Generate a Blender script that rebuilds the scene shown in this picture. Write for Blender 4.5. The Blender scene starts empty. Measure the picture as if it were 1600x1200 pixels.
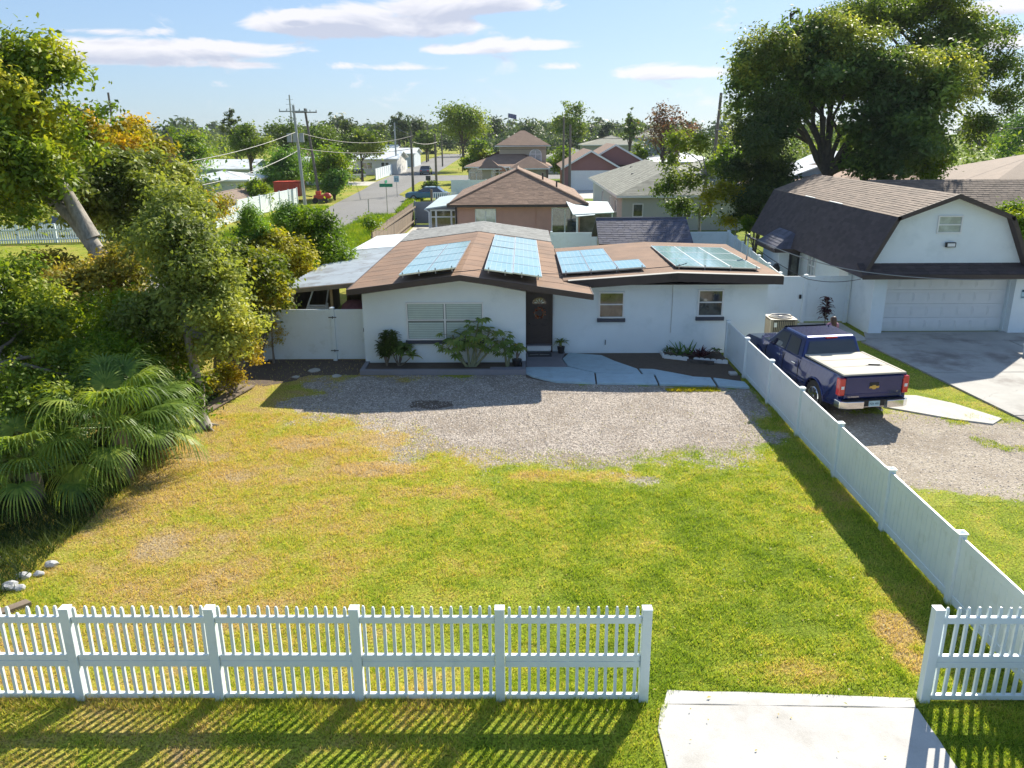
import bpy, bmesh, math, random
import numpy as np
from mathutils import Vector, Matrix
R = math.radians
random.seed(7)
scn = bpy.context.scene
C = scn.collection

# ------------------------------------------------------------------ camera
FPX = 1255.0; PITCH, YAW, ROLL, CAMH = R(17.35), R(-0.8), R(-0.4), 7.05
cam_d = bpy.data.cameras.new('camera'); cam = bpy.data.objects.new('camera', cam_d); C.objects.link(cam)
cam_d.sensor_width = 36; cam_d.lens = 36 * FPX / 1600; cam_d.clip_end = 6000; cam_d.clip_start = .1
_fw = Vector((math.sin(YAW) * math.cos(PITCH), math.cos(YAW) * math.cos(PITCH), -math.sin(PITCH)))
_r = Vector((math.cos(YAW), -math.sin(YAW), 0)); _u = _r.cross(_fw)
_r, _u = math.cos(ROLL) * _r + math.sin(ROLL) * _u, -math.sin(ROLL) * _r + math.cos(ROLL) * _u
cam.matrix_world = Matrix(((_r.x, _u.x, -_fw.x, 0), (_r.y, _u.y, -_fw.y, 0), (_r.z, _u.z, -_fw.z, CAMH), (0, 0, 0, 1)))
scn.camera = cam

# ------------------------------------------------------------------ light
SUN = Vector((0.72, 1.27, 1.0)).normalized()          # towards the sun
el = math.asin(SUN.z); az = math.atan2(SUN.x, SUN.y)
sl = bpy.data.lights.new('sun', 'SUN'); so = bpy.data.objects.new('sun', sl); C.objects.link(so)
sl.energy = 4.3; sl.angle = R(.5); sl.color = (1, .93, .80)
so.rotation_euler = (-SUN).to_track_quat('-Z', 'Y').to_euler()
scn.view_settings.view_transform = 'Standard'; scn.view_settings.look = 'None'
scn.view_settings.exposure = 1.08; scn.view_settings.gamma = 1; scn.view_settings.use_curve_mapping = False
scn.render.engine = 'CYCLES'
scn.cycles.max_bounces = 6; scn.cycles.transparent_max_bounces = 12
scn.cycles.diffuse_bounces = 3; scn.cycles.glossy_bounces = 3; scn.cycles.transmission_bounces = 4

W = bpy.data.worlds.new('World'); scn.world = W; W.use_nodes = True
def N(nt, typ, **kw):
    n = nt.nodes.new('ShaderNode' + typ)
    for k, v in kw.items():
        if k.startswith('i_'): n.inputs[k[2:]].default_value = v
        else: setattr(n, k, v)
    return n
def math_(nt, op, a, b=None, c=None, clamp=False):
    n = nt.nodes.new('ShaderNodeMath'); n.operation = op; n.use_clamp = clamp
    for i, v in enumerate((a, b, c)):
        if v is None: continue
        if isinstance(v, (int, float)): n.inputs[i].default_value = v
        else: nt.links.new(v, n.inputs[i])
    return n.outputs[0]
def mixc(nt, f, a, b, mode='MIX'):
    n = nt.nodes.new('ShaderNodeMix'); n.data_type = 'RGBA'; n.blend_type = mode
    for s, v in ((0, f), (6, a), (7, b)):
        if isinstance(v, (int, float)): n.inputs[s].default_value = v
        elif isinstance(v, (tuple, list)): n.inputs[s].default_value = (*v[:3], 1)
        else: nt.links.new(v, n.inputs[s])
    return n.outputs[2]
def world():
    nt = W.node_tree; nt.nodes.clear(); L = nt.links.new
    sky = N(nt, 'TexSky', sky_type='NISHITA', sun_disc=False, sun_elevation=el, sun_rotation=az, altitude=10, air_density=1.0, dust_density=.5, ozone_density=1.6)
    tc = N(nt, 'TexCoord'); sep = N(nt, 'SeparateXYZ'); L(tc.outputs['Generated'], sep.inputs[0])
    x, y, z = sep.outputs
    h = math_(nt, 'SQRT', math_(nt, 'ADD', math_(nt, 'MULTIPLY', x, x), math_(nt, 'MULTIPLY', y, y)))
    v = math_(nt, 'DIVIDE', z, math_(nt, 'MAXIMUM', h, .02))      # tan of elevation
    a = math_(nt, 'ARCTAN2', x, y)                                 # azimuth
    def dens(dv):
        cx = N(nt, 'CombineXYZ'); L(a, cx.inputs[0])
        vv = math_(nt, 'ADD', v, dv)
        L(math_(nt, 'MULTIPLY', vv, 2.7), cx.inputs[1])
        n1 = N(nt, 'TexNoise', noise_dimensions='2D', i_Scale=11.0, i_Detail=9, i_Roughness=.62, i_Distortion=.35); L(cx.outputs[0], n1.inputs['Vector'])
        n2 = N(nt, 'TexNoise', noise_dimensions='2D', i_Scale=2.6, i_Detail=3, i_Roughness=.5); L(cx.outputs[0], n2.inputs['Vector'])
        s = math_(nt, 'ADD', math_(nt, 'MULTIPLY', n1.outputs[0], .62), math_(nt, 'MULTIPLY', n2.outputs[0], .16))
        for (ba, bv, ra, rv, k) in BLOBS:
            du = math_(nt, 'DIVIDE', math_(nt, 'SUBTRACT', a, ba), ra)
            dw = math_(nt, 'DIVIDE', math_(nt, 'SUBTRACT', vv, bv), rv)
            # flat bottoms: distance grows faster below the middle
            dw = math_(nt, 'MAXIMUM', dw, math_(nt, 'MULTIPLY', dw, -1.7))
            d = math_(nt, 'SQRT', math_(nt, 'ADD', math_(nt, 'MULTIPLY', du, du), math_(nt, 'MULTIPLY', dw, dw)))
            bl = math_(nt, 'MULTIPLY', math_(nt, 'SUBTRACT', 1.0, d, clamp=True), k * 1.45)
            s = math_(nt, 'ADD', s, bl)
        return s
    d0 = dens(0.0); d1 = dens(.011)
    m = N(nt, 'MapRange', interpolation_type='SMOOTHSTEP'); L(d0, m.inputs[0]); m.inputs[1].default_value = .45; m.inputs[2].default_value = .60
    shade = N(nt, 'MapRange'); L(d1, shade.inputs[0]); shade.inputs[1].default_value = .50; shade.inputs[2].default_value = .72
    cc = mixc(nt, shade.outputs[0], (4.5, 4.35, 4.5), (2.75, 2.85, 3.4))
    fade = N(nt, 'MapRange', interpolation_type='SMOOTHSTEP'); L(v, fade.inputs[0]); fade.inputs[1].default_value = .0; fade.inputs[2].default_value = .07
    f = math_(nt, 'MULTIPLY', math_(nt, 'MULTIPLY', m.outputs[0], .95), math_(nt, 'ADD', math_(nt, 'MULTIPLY', fade.outputs[0], .75), .15))
    gm = N(nt, 'Gamma', i_Gamma=.52); L(sky.outputs[0], gm.inputs['Color'])
    tint = mixc(nt, 1.0, gm.outputs[0], SKYTINT, 'MULTIPLY')
    col = mixc(nt, f, tint, cc)
    bg = N(nt, 'Background', i_Strength=.11); L(col, bg.inputs[0])
    out = N(nt, 'OutputWorld'); L(bg.outputs[0], out.inputs[0])
def sky_uv(px, py):
    d = _fw + _r * ((px - 800) / FPX) - _u * ((py - 600) / FPX)
    return math.atan2(d.x, d.y), d.z / math.hypot(d.x, d.y)
BLOBS = []
for (px, py, rx, ry, k) in [(570, 42, 220, 34, .30), (720, 8, 200, 30, .30), (470, 40, 110, 24, .2), (840, 72, 130, 16, .26), (700, 80, 90, 14, .22), (886, 104, 55, 14, .22),
                            (230, 80, 240, 22, .20), (350, 72, 110, 14, .18), (150, 48, 120, 10, .16), (620, 106, 160, 10, .12), (1050, 112, 110, 18, .2), (1080, 118, 120, 12, .14),
                            (1560, 12, 90, 22, .3), (1580, 66, 70, 20, .28), (460, 20, 22, 6, .2), (1120, 170, 60, 14, .12), (300, 100, 260, 12, .12), (340, 135, 260, 10, .08)]:
    a_, v_ = sky_uv(px, py)
    BLOBS.append((a_, v_, rx / FPX * .95, ry / FPX, k))
SKYTINT = (.88, 1.12, 1.46)
world()

# ------------------------------------------------------------------ helpers
def ray(px, py): return _fw + _r * ((px - 800) / FPX) - _u * ((py - 600) / FPX)
def at(px, py, Y):                       # the point of that depth seen there
    d = ray(px, py); t = Y / d.y; return Vector((0, 0, CAMH)) + d * t
def gp(px, py, z=0.0):                   # the point of that height seen there
    d = ray(px, py); t = (z - CAMH) / d.z; return Vector((0, 0, CAMH)) + d * t

def tag(o, label=None, cat=None, group=None, kind=None):
    if label: o['label'] = label
    if cat: o['category'] = cat
    if group: o['group'] = group
    if kind: o['kind'] = kind
    return o
def worigin(o):
    v = Vector((0, 0, 0))
    while o is not None: v = v + o.location; o = o.parent
    return v
def thing(name, label, cat, loc=(0, 0, 0), rz=0, group=None):
    o = bpy.data.objects.new(name, None); C.objects.link(o); o.location = loc; o.rotation_euler = (0, 0, rz)
    o.empty_display_size = .3
    return tag(o, label, cat, group)
class MB:
    def __init__(s): s.v = []; s.f = []; s.m = []
    def add(s, vs, fs, mi=0):
        b = len(s.v); s.v += [tuple(v) for v in vs]; s.f += [tuple(b + i for i in f) for f in fs]; s.m += [mi] * len(fs); return s
    def box(s, x0, x1, y0, y1, z0, z1, mi=0):
        vs = [(x, y, z) for z in (z0, z1) for y in (y0, y1) for x in (x0, x1)]
        return s.add(vs, [(0, 2, 3, 1), (4, 5, 7, 6), (0, 1, 5, 4), (2, 6, 7, 3), (0, 4, 6, 2), (1, 3, 7, 5)], mi)
    def hexa(s, p, mi=0):                # 8 corners: bottom ring 0-3, top ring 4-7
        return s.add(p, [(3, 2, 1, 0), (4, 5, 6, 7), (0, 1, 5, 4), (1, 2, 6, 5), (2, 3, 7, 6), (3, 0, 4, 7)], mi)
    def prism(s, poly, z0, z1, mi=0):
        n = len(poly)
        vs = [(x, y, z0) for x, y in poly] + [(x, y, z1) for x, y in poly]
        return s.add(vs, [tuple(range(n - 1, -1, -1)), tuple(range(n, 2 * n))] + [(i, (i + 1) % n, n + (i + 1) % n, n + i) for i in range(n)], mi)
    def xprism(s, poly, x0, x1, mi=0):   # poly in (y,z)
        n = len(poly)
        vs = [(x0, y, z) for y, z in poly] + [(x1, y, z) for y, z in poly]
        return s.add(vs, [tuple(range(n)), tuple(range(2 * n - 1, n - 1, -1))] + [(i, n + i, n + (i + 1) % n, (i + 1) % n) for i in range(n)], mi)
    def yprism(s, poly, y0, y1, mi=0):   # poly in (x,z)
        n = len(poly)
        vs = [(x, y0, z) for x, z in poly] + [(x, y1, z) for x, z in poly]
        return s.add(vs, [tuple(range(n - 1, -1, -1)), tuple(range(n, 2 * n))] + [(i, (i + 1) % n, n + (i + 1) % n, n + i) for i in range(n)], mi)
    def slab(s, quad, t, mi=0):          # quad thickened downwards along its normal
        q = [Vector(p) for p in quad]; n = (q[1] - q[0]).cross(q[-1] - q[0]).normalized()
        if n.z < 0: n = -n
        k = len(q); vs = [p - n * t for p in q] + q
        return s.add(vs, [tuple(range(k - 1, -1, -1)), tuple(range(k, 2 * k))] + [(i, (i + 1) % k, k + (i + 1) % k, k + i) for i in range(k)], mi)
    def tube(s, pts, rs, n=6, mi=0, cap=True):
        pts = [Vector(p) for p in pts]
        if isinstance(rs, (int, float)): rs = [rs] * len(pts)
        b = len(s.v); ref = None
        for i, p in enumerate(pts):
            d = (pts[min(i + 1, len(pts) - 1)] - pts[max(i - 1, 0)]).normalized()
            if ref is None: ref = Vector((0, 0, 1)) if abs(d.z) < .9 else Vector((1, 0, 0))
            u = d.cross(ref).normalized(); w = d.cross(u).normalized()
            ref = u.cross(d) if abs(u.cross(d).dot(d)) < .1 else ref
            for k in range(n):
                a = 2 * math.pi * k / n; s.v.append(tuple(p + (u * math.cos(a) + w * math.sin(a)) * rs[i]))
        for i in range(len(pts) - 1):
            for k in range(n):
                s.f.append((b + i * n + k, b + i * n + (k + 1) % n, b + (i + 1) * n + (k + 1) % n, b + (i + 1) * n + k)); s.m.append(mi)
        if cap:
            s.f.append(tuple(b + k for k in range(n))); s.m.append(mi)
            s.f.append(tuple(b + (len(pts) - 1) * n + k for k in range(n - 1, -1, -1))); s.m.append(mi)
        return s
    def cyl(s, p0, p1, r0, r1=None, n=16, mi=0): return s.tube([p0, p1], [r0, r0 if r1 is None else r1], n, mi)
    def ball(s, c, r, n=8, mi=0):
        r = r if isinstance(r, (tuple, list)) else (r, r, r); b = len(s.v); m = n // 2
        for i in range(m + 1):
            t = math.pi * i / m
            for k in range(n):
                a = 2 * math.pi * k / n
                s.v.append((c[0] + r[0] * math.sin(t) * math.cos(a), c[1] + r[1] * math.sin(t) * math.sin(a), c[2] + r[2] * math.cos(t)))
        for i in range(m):
            for k in range(n):
                s.f.append((b + i * n + k, b + (i + 1) * n + k, b + (i + 1) * n + (k + 1) % n, b + i * n + (k + 1) % n)); s.m.append(mi)
        return s
    def build(s, name, mats, parent=None, local=False, smooth=False, bevel=0, merge=False):
        me = bpy.data.meshes.new(name)
        off = Vector((0, 0, 0)) if (parent is None or local) else worigin(parent)
        me.from_pydata([(v[0] - off.x, v[1] - off.y, v[2] - off.z) for v in s.v], [], s.f)
        for m in (mats if isinstance(mats, (list, tuple)) else [mats]): me.materials.append(m)
        me.polygons.foreach_set('material_index', s.m)
        if merge:
            bm = bmesh.new(); bm.from_mesh(me); bmesh.ops.remove_doubles(bm, verts=bm.verts, dist=1e-5); bmesh.ops.recalc_face_normals(bm, faces=bm.faces); bm.to_mesh(me); bm.free()
        if smooth: me.polygons.foreach_set('use_smooth', [True] * len(me.polygons))
        me.update()
        o = bpy.data.objects.new(name, me); C.objects.link(o)
        if parent is not None: o.parent = parent
        if bevel:
            b = o.modifiers.new('bevel', 'BEVEL'); b.width = bevel; b.segments = 2; b.limit_method = 'ANGLE'; b.angle_limit = R(35); b.harden_normals = False
        return o
def inst(name, src, parent, loc, rz=0, sc=(1, 1, 1)):
    o = bpy.data.objects.new(name, src.data if hasattr(src, 'data') else src); C.objects.link(o); o.parent = parent
    o.location = Vector(loc) - (worigin(parent) if parent is not None else Vector((0, 0, 0))); o.rotation_euler = (0, 0, rz); o.scale = sc
    return o
def copy_tree(o, parent=None):
    c = o.copy(); C.objects.link(c); c.parent = parent
    for ch in list(o.children): copy_tree(ch, c)
    return c
def text(name, s, size, mat, parent, loc, rot, depth=.003, align='CENTER'):
    cu = bpy.data.curves.new(name, 'FONT'); cu.body = s; cu.size = size; cu.extrude = depth; cu.align_x = align; cu.align_y = 'CENTER'
    t = bpy.data.objects.new(name + '_curve', cu); C.objects.link(t)
    me = bpy.data.meshes.new_from_object(t.evaluated_get(bpy.context.evaluated_depsgraph_get()))
    bpy.data.objects.remove(t); bpy.data.curves.remove(cu); me.name = name; me.materials.clear(); me.materials.append(mat)
    o = bpy.data.objects.new(name, me); C.objects.link(o); o.parent = parent
    o.location = loc; o.rotation_euler = rot
    return o

# ------------------------------------------------------------------ materials
def newmat(name):
    m = bpy.data.materials.new(name); m.use_nodes = True; nt = m.node_tree; nt.nodes.clear()
    out = N(nt, 'OutputMaterial'); b = N(nt, 'BsdfPrincipled'); nt.links.new(b.outputs[0], out.inputs[0])
    return m, nt, b, out
def wpos(nt, scale=(1, 1, 1)):
    g = N(nt, 'NewGeometry'); mp = N(nt, 'Mapping'); nt.links.new(g.outputs['Position'], mp.inputs[0]); mp.inputs['Scale'].default_value = scale
    return mp.outputs[0]
def noise(nt, vec, scale, detail=4, rough=.55, dist=0):
    n = N(nt, 'TexNoise', i_Scale=scale, i_Detail=detail, i_Roughness=rough, i_Distortion=dist)
    nt.links.new(vec, n.inputs['Vector']); return n.outputs[0]
def ramp(nt, fac, stops):
    r = N(nt, 'ValToRGB'); nt.links.new(fac, r.inputs[0]); e = r.color_ramp.elements
    while len(e) < len(stops): e.new(.5)
    for el_, (p, c) in zip(e, stops): el_.position = p; el_.color = (*c, 1) if len(c) == 3 else c
    return r.outputs[0]
def bump(nt, b, h, strength=.4, dist=.02):
    n = N(nt, 'Bump', i_Strength=strength, i_Distance=dist); nt.links.new(h, n.inputs['Height']); nt.links.new(n.outputs[0], b.inputs['Normal'])
def mat(name, col, rough=.6, var=.12, vscale=2.0, fine=0, bumps=0, bscale=60, metal=0, spec=.5, coat=0, dirt=None, island=0, scale3=(1, 1, 1), crack=0):
    """base colour with two scales of wear, optional per-piece variation"""
    m, nt, b, out = newmat(name)
    p = wpos(nt, scale3)
    c = col
    n1 = noise(nt, p, vscale, 5, .6)
    lo = tuple(x * (1 - var) for x in col); hi = tuple(min(x * (1 + var), 1) for x in col)
    c = ramp(nt, n1, [(.3, lo), (.7, hi)])
    if dirt:
        n2 = noise(nt, p, dirt[1], 6, .65); r2 = N(nt, 'MapRange'); nt.links.new(n2, r2.inputs[0]); r2.inputs[1].default_value = dirt[2]; r2.inputs[2].default_value = dirt[2] + .16
        c = mixc(nt, math_(nt, 'MULTIPLY', r2.outputs[0], dirt[3]), c, dirt[0])
    if fine:
        n3 = noise(nt, p, bscale, 3, .7)
        c = mixc(nt, fine, c, ramp(nt, n3, [(.35, tuple(x * .45 for x in col)), (.65, tuple(min(1, x * 1.5) for x in col))]))
    if crack:
        wv = N(nt, 'TexNoise', i_Scale=1.3, i_Detail=5); nt.links.new(p, wv.inputs['Vector']); av = N(nt, 'VectorMath', operation='ADD'); sv = N(nt, 'VectorMath', operation='SCALE'); sv.inputs['Scale'].default_value = .5
        nt.links.new(wv.outputs['Color'], sv.inputs[0]); nt.links.new(p, av.inputs[0]); nt.links.new(sv.outputs[0], av.inputs[1])
        vo = N(nt, 'TexVoronoi', feature='DISTANCE_TO_EDGE', i_Scale=crack); nt.links.new(av.outputs[0], vo.inputs['Vector'])
        br = noise(nt, p, .9, 3, .5)
        k_ = math_(nt, 'MULTIPLY', math_(nt, 'LESS_THAN', vo.outputs['Distance'], .006 * crack), math_(nt, 'GREATER_THAN', br, .5))
        c = mixc(nt, math_(nt, 'MULTIPLY', k_, .35), c, tuple(x * .3 for x in col))
    if island:
        g = N(nt, 'NewGeometry'); k = math_(nt, 'ADD', math_(nt, 'MULTIPLY', g.outputs['Random Per Island'], island), 1 - island / 2)
        cx = N(nt, 'CombineXYZ')
        for i in range(3): nt.links.new(k, cx.inputs[i])
        c = mixc(nt, 1.0, c, cx.outputs[0], 'MULTIPLY')
    nt.links.new(c, b.inputs['Base Color'])
    b.inputs['Roughness'].default_value = rough; b.inputs['Metallic'].default_value = metal
    b.inputs['Specular IOR Level'].default_value = spec; b.inputs['Coat Weight'].default_value = coat
    if bumps: bump(nt, b, noise(nt, p, bscale, 4, .6), bumps, .01)
    return m
def leafmat(name, stops, trans=.42, big=.35, rough=.55, spec=.25):
    m, nt, b, out = newmat(name); g = N(nt, 'NewGeometry')
    n = noise(nt, g.outputs['Position'], big, 3, .5)
    f = math_(nt, 'ADD', math_(nt, 'MULTIPLY', g.outputs['Random Per Island'], .30), math_(nt, 'MULTIPLY', math_(nt, 'SUBTRACT', n, .5), 1.9)); f = math_(nt, 'ADD', f, .36, clamp=True)
    c = ramp(nt, f, stops)
    nt.links.new(c, b.inputs['Base Color']); b.inputs['Roughness'].default_value = rough; b.inputs['Specular IOR Level'].default_value = spec
    t = N(nt, 'BsdfTranslucent'); nt.links.new(mixc(nt, 1.0, c, (1.6, 1.6, .75), 'MULTIPLY'), t.inputs[0])
    mx = N(nt, 'MixShader'); mx.inputs[0].default_value = trans
    nt.links.new(b.outputs[0], mx.inputs[1]); nt.links.new(t.outputs[0], mx.inputs[2]); nt.links.new(mx.outputs[0], out.inputs[0])
    return m
M = {}
M['vinyl'] = mat('white_vinyl', (.76, .83, .85), .42, .03, 1.5, dirt=((.50, .53, .46), 2.6, .55, .35))
M['white'] = mat('white_paint', (.78, .79, .78), .5, .03, 3)
M['stucco'] = mat('white_painted_block', (.77, .84, .86), .8, .04, 1.2, bumps=.35, bscale=45, dirt=((.47, .56, .58), .9, .56, .4))
M['brown_trim'] = mat('dark_brown_trim', (.055, .038, .034), .55, .15, 3)
M['sill'] = mat('dark_sill', (.05, .055, .075), .6)
M['roof_brown'] = mat('brown_roll_roofing', (.25, .15, .095), .9, .28, .7, fine=.25, bscale=160, bumps=.3, dirt=((.13, .09, .065), .8, .48, .65))
M['roof_grey'] = mat('grey_shingle', (.24, .245, .235), .9, .2, 2, fine=.3, bscale=90, island=.35)
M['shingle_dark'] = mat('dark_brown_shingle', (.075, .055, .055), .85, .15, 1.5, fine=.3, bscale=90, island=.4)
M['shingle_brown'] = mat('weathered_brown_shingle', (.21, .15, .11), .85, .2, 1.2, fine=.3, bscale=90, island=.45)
M['shingle_blue'] = mat('slate_shingle', (.10, .10, .135), .8, .15, 1.5, fine=.3, bscale=90, island=.5)
M['shingle_tan'] = mat('tan_brown_shingle', (.27, .17, .115), .9, .2, 1.2, fine=.3, bscale=90, island=.4)
M['shingle_sage'] = mat('grey_green_shingle', (.25, .25, .20), .9, .2, 1.2, fine=.3, bscale=90, island=.3)
M['salmon'] = mat('salmon_stucco', (.62, .34, .27), .85, .08, 1.2, bumps=.2)
M['concrete'] = mat('concrete', (.50, .475, .42), .85, .12, 1.3, fine=.12, bscale=70, bumps=.25, dirt=((.30, .28, .24), 1.6, .55, .45))
M['concrete_dk'] = mat('stained_concrete', (.40, .385, .35), .85, .16, .9, fine=.12, bscale=70, bumps=.2, dirt=((.14, .115, .10), .5, .50, .8), crack=.35)
M['white_conc'] = mat('bleached_concrete', (.54, .52, .485), .85, .1, 1.4, fine=.1, bscale=60, bumps=.3, dirt=((.36, .33, .28), 1.7, .52, .5))
M['blue_conc'] = mat('pale_blue_painted_concrete', (.42, .55, .60), .7, .1, 2.0, fine=.08, dirt=((.30, .38, .42), 3, .52, .5))
M['porch_grey'] = mat('grey_painted_concrete', (.23, .22, .24), .7, .1, 2)
M['mulch'] = mat('dark_soil', (.12, .085, .06), .95, .3, 6, fine=.5, bscale=50, bumps=.6)
M['asphalt'] = mat('asphalt', (.19, .185, .175), .9, .12, .25, fine=.15, bscale=30, dirt=((.11, .105, .10), .15, .5, .5), scale3=(1, .3, 1))
M['wood'] = mat('weathered_wood', (.22, .17, .12), .85, .3, 2.0, fine=.2, scale3=(1, 1, .15), island=.3)
M['newwood'] = mat('yellow_pine_post', (.38, .24, .10), .7, .15, 3)
M['bark'] = mat('grey_bark', (.20, .165, .13), .95, .35, 3, fine=.4, bscale=14, bumps=1.0, scale3=(1, 1, .35))
M['bark_lt'] = mat('pale_bark', (.32, .29, .25), .95, .35, 3, fine=.4, bscale=12, bumps=1.0, scale3=(1, 1, .35))
M['bark_dk'] = mat('dark_bark', (.085, .07, .06), .95, .35, 2, fine=.4, bscale=10, bumps=1.0, scale3=(1, 1, .35))
M['metal_roof'] = mat('corrugated_metal', (.74, .78, .77), .5, .12, 1.0, metal=.05, dirt=((.34, .28, .22), 1.1, .5, .5))
M['awning'] = mat('pale_blue_grey_awning', (.46, .54, .55), .6, .08, 1.5)
M['metal'] = mat('grey_metal', (.45, .46, .47), .35, .1, 5, metal=.7)
M['dark_metal'] = mat('dark_metal', (.05, .05, .055), .45, .1, 5, metal=.5)
M['gap'] = mat('blind_gap', (.16, .20, .19), .3)
M['black'] = mat('black_plastic', (.018, .018, .02), .5, .1, 5)
M['rubber'] = mat('rubber', (.025, .024, .023), .85, .2, 8)
M['chrome'] = mat('chrome', (.78, .78, .80), .12, .04, 4, metal=1)
M['pole'] = mat('utility_pole_wood', (.16, .14, .12), .9, .25, 3, scale3=(1, 1, .1))
M['concpole'] = mat('grey_pole', (.36, .38, .38), .7, .1, 2)
M['wire'] = mat('cable', (.06, .06, .065), .6)
M['wire_lt'] = mat('pale_cable', (.30, .30, .29), .6)
def glassmat(name, base, rough=.06, var=.5, sc=3.0):
    m, nt, b, out = newmat(name); p = wpos(nt)
    n = noise(nt, p, sc, 4, .6, .6)
    nt.links.new(ramp(nt, n, [(.35, tuple(x * (1 - var) for x in base)), (.65, tuple(min(1, x * (1 + var)) for x in base))]), b.inputs['Base Color'])
    b.inputs['Roughness'].default_value = rough; b.inputs['Specular IOR Level'].default_value = .8; b.inputs['Coat Weight'].default_value = .6
    b.inputs['Coat Roughness'].default_value = .03
    return m
M['glass_dk'] = glassmat('window_glass', (.06, .065, .055))
M['glass_lt'] = glassmat('pale_window_glass', (.42, .47, .46), .1, .2)
M['glass_tint'] = glassmat('tinted_glass', (.012, .010, .014), .03, .3)
M['blind'] = mat('pale_blind', (.56, .66, .60), .6, .06, 3)
M['truck'] = mat('deep_blue_metallic_paint', (.005, .017, .125), .2, .05, 2, metal=.5, coat=1.0)
M['red_lens'] = mat('red_lens', (.62, .02, .015), .15, .1, 20, coat=1)
M['gold'] = mat('gold_emblem', (.62, .42, .12), .3, .1, 20, metal=.6)
M['bedcover'] = mat('dusty_bed_cover', (.50, .46, .38), .8, .08, 1.5, fine=.08, dirt=((.36, .32, .26), 1.5, .5, .4), scale3=(1, 2.5, 1))
M['plate'] = mat('plate_blue_white', (.45, .62, .68), .4, .1, 10)
M['plate_ink'] = mat('plate_ink', (.02, .07, .12), .5)
def panelmat():
    m, nt, b, out = newmat('solar_cells'); g = N(nt, 'TexCoord'); sep = N(nt, 'SeparateXYZ'); nt.links.new(g.outputs['Object'], sep.inputs[0])
    def lines(c, pitch, w):
        f = math_(nt, 'FRACT', math_(nt, 'DIVIDE', c, pitch)); f = math_(nt, 'ABSOLUTE', math_(nt, 'SUBTRACT', f, .5)); return math_(nt, 'GREATER_THAN', f, .5 - w)
    l = math_(nt, 'MAXIMUM', lines(sep.outputs[0], .162, .05), lines(sep.outputs[1], .324, .05))
    l2 = math_(nt, 'MULTIPLY', lines(sep.outputs[0], .054, .06), .25)
    p = wpos(nt); n = noise(nt, p, 1.1, 4, .6)
    base = ramp(nt, n, [(.35, (.10, .36, .38)), (.65, (.20, .45, .45))])
    c = mixc(nt, math_(nt, 'MAXIMUM', l, l2), base, (.50, .62, .64))
    nt.links.new(c, b.inputs['Base Color']); b.inputs['Roughness'].default_value = .3; b.inputs['Coat Weight'].default_value = 1; b.inputs['Coat Roughness'].default_value = .08
    return m
M['solar'] = panelmat()
# foliage
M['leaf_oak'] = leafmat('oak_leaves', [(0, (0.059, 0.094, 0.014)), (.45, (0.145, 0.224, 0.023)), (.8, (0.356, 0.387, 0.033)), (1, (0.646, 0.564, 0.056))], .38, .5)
M['leaf_olive'] = leafmat('olive_leaves', [(0, (0.067, 0.095, 0.017)), (.4, (0.193, 0.240, 0.048)), (.8, (0.387, 0.412, 0.087)), (1, (0.621, 0.558, 0.087))], .35, .5)
M['leaf_orange'] = leafmat('autumn_leaves', [(0, (0.095, 0.119, 0.010)), (.4, (0.283, 0.258, 0.015)), (.75, (0.530, 0.344, 0.020)), (1, (0.643, 0.300, 0.030))], .42, .5)
M['leaf_brown'] = leafmat('brown_leaves', [(0, (0.086, 0.108, 0.020)), (.5, (0.256, 0.249, 0.042)), (1, (0.682, 0.465, 0.072))], .3, .5)
M['leaf_bright'] = leafmat('bright_leaves', [(0, (0.044, 0.092, 0.007)), (.5, (0.131, 0.224, 0.012)), (1, (0.351, 0.369, 0.024))], .42, .6)
M['leaf_yellow'] = leafmat('yellow_leaves', [(0, (0.103, 0.127, 0.008)), (.5, (0.299, 0.299, 0.015)), (1, (0.575, 0.437, 0.030))], .42, .8)
M['leaf_dark'] = leafmat('dark_leaves', [(0, (0.018, 0.038, 0.010)), (.5, (0.055, 0.088, 0.020)), (1, (0.138, 0.168, 0.034))], .3, .4)
M['leaf_deep'] = leafmat('deep_green_leaves', [(0, (0.037, 0.086, 0.019)), (.5, (0.110, 0.229, 0.034)), (1, (0.295, 0.423, 0.042))], .35, .6)
M['leaf_far'] = leafmat('haze_tinted_leaves', [(0, (0.036, 0.063, 0.034)), (.5, (0.072, 0.113, 0.051)), (1, (0.161, 0.194, 0.075))], .3, .06)  # blue-grey of distance haze mixed into the leaf colour
M['leaf_papaya'] = leafmat('papaya_leaves', [(0, (.08, .13, .03)), (.5, (.17, .25, .06)), (1, (.36, .38, .12))], .35, 2)
M['leaf_corner'] = leafmat('corner_leaves', [(0, (0.037, 0.068, 0.012)), (.45, (0.125, 0.171, 0.019)), (.8, (0.325, 0.308, 0.024)), (1, (0.525, 0.410, 0.036))], .42, .8)
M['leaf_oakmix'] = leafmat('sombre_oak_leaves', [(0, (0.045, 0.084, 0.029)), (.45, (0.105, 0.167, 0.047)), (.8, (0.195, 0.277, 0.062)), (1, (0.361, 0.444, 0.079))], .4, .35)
M['leaf_mid'] = leafmat('mid_leaves', [(0, (0.042, 0.080, 0.015)), (.5, (0.127, 0.191, 0.029)), (1, (0.320, 0.362, 0.048))], .38, .15)
M['leaf_red'] = leafmat('reddish_leaves', [(0, (.06, .05, .03)), (.5, (.12, .08, .05)), (1, (.26, .09, .06))], .35, .3)
M['leaf_purple'] = leafmat('purple_leaves', [(0, (.02, .008, .012)), (.5, (.06, .015, .025)), (1, (.12, .03, .04))], .3, 3)
M['frond'] = leafmat('palm_frond', [(0, (0.053, 0.106, 0.020)), (.5, (0.171, 0.264, 0.041)), (1, (0.428, 0.476, 0.083))], .38, 1.0, .5, .3)
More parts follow.
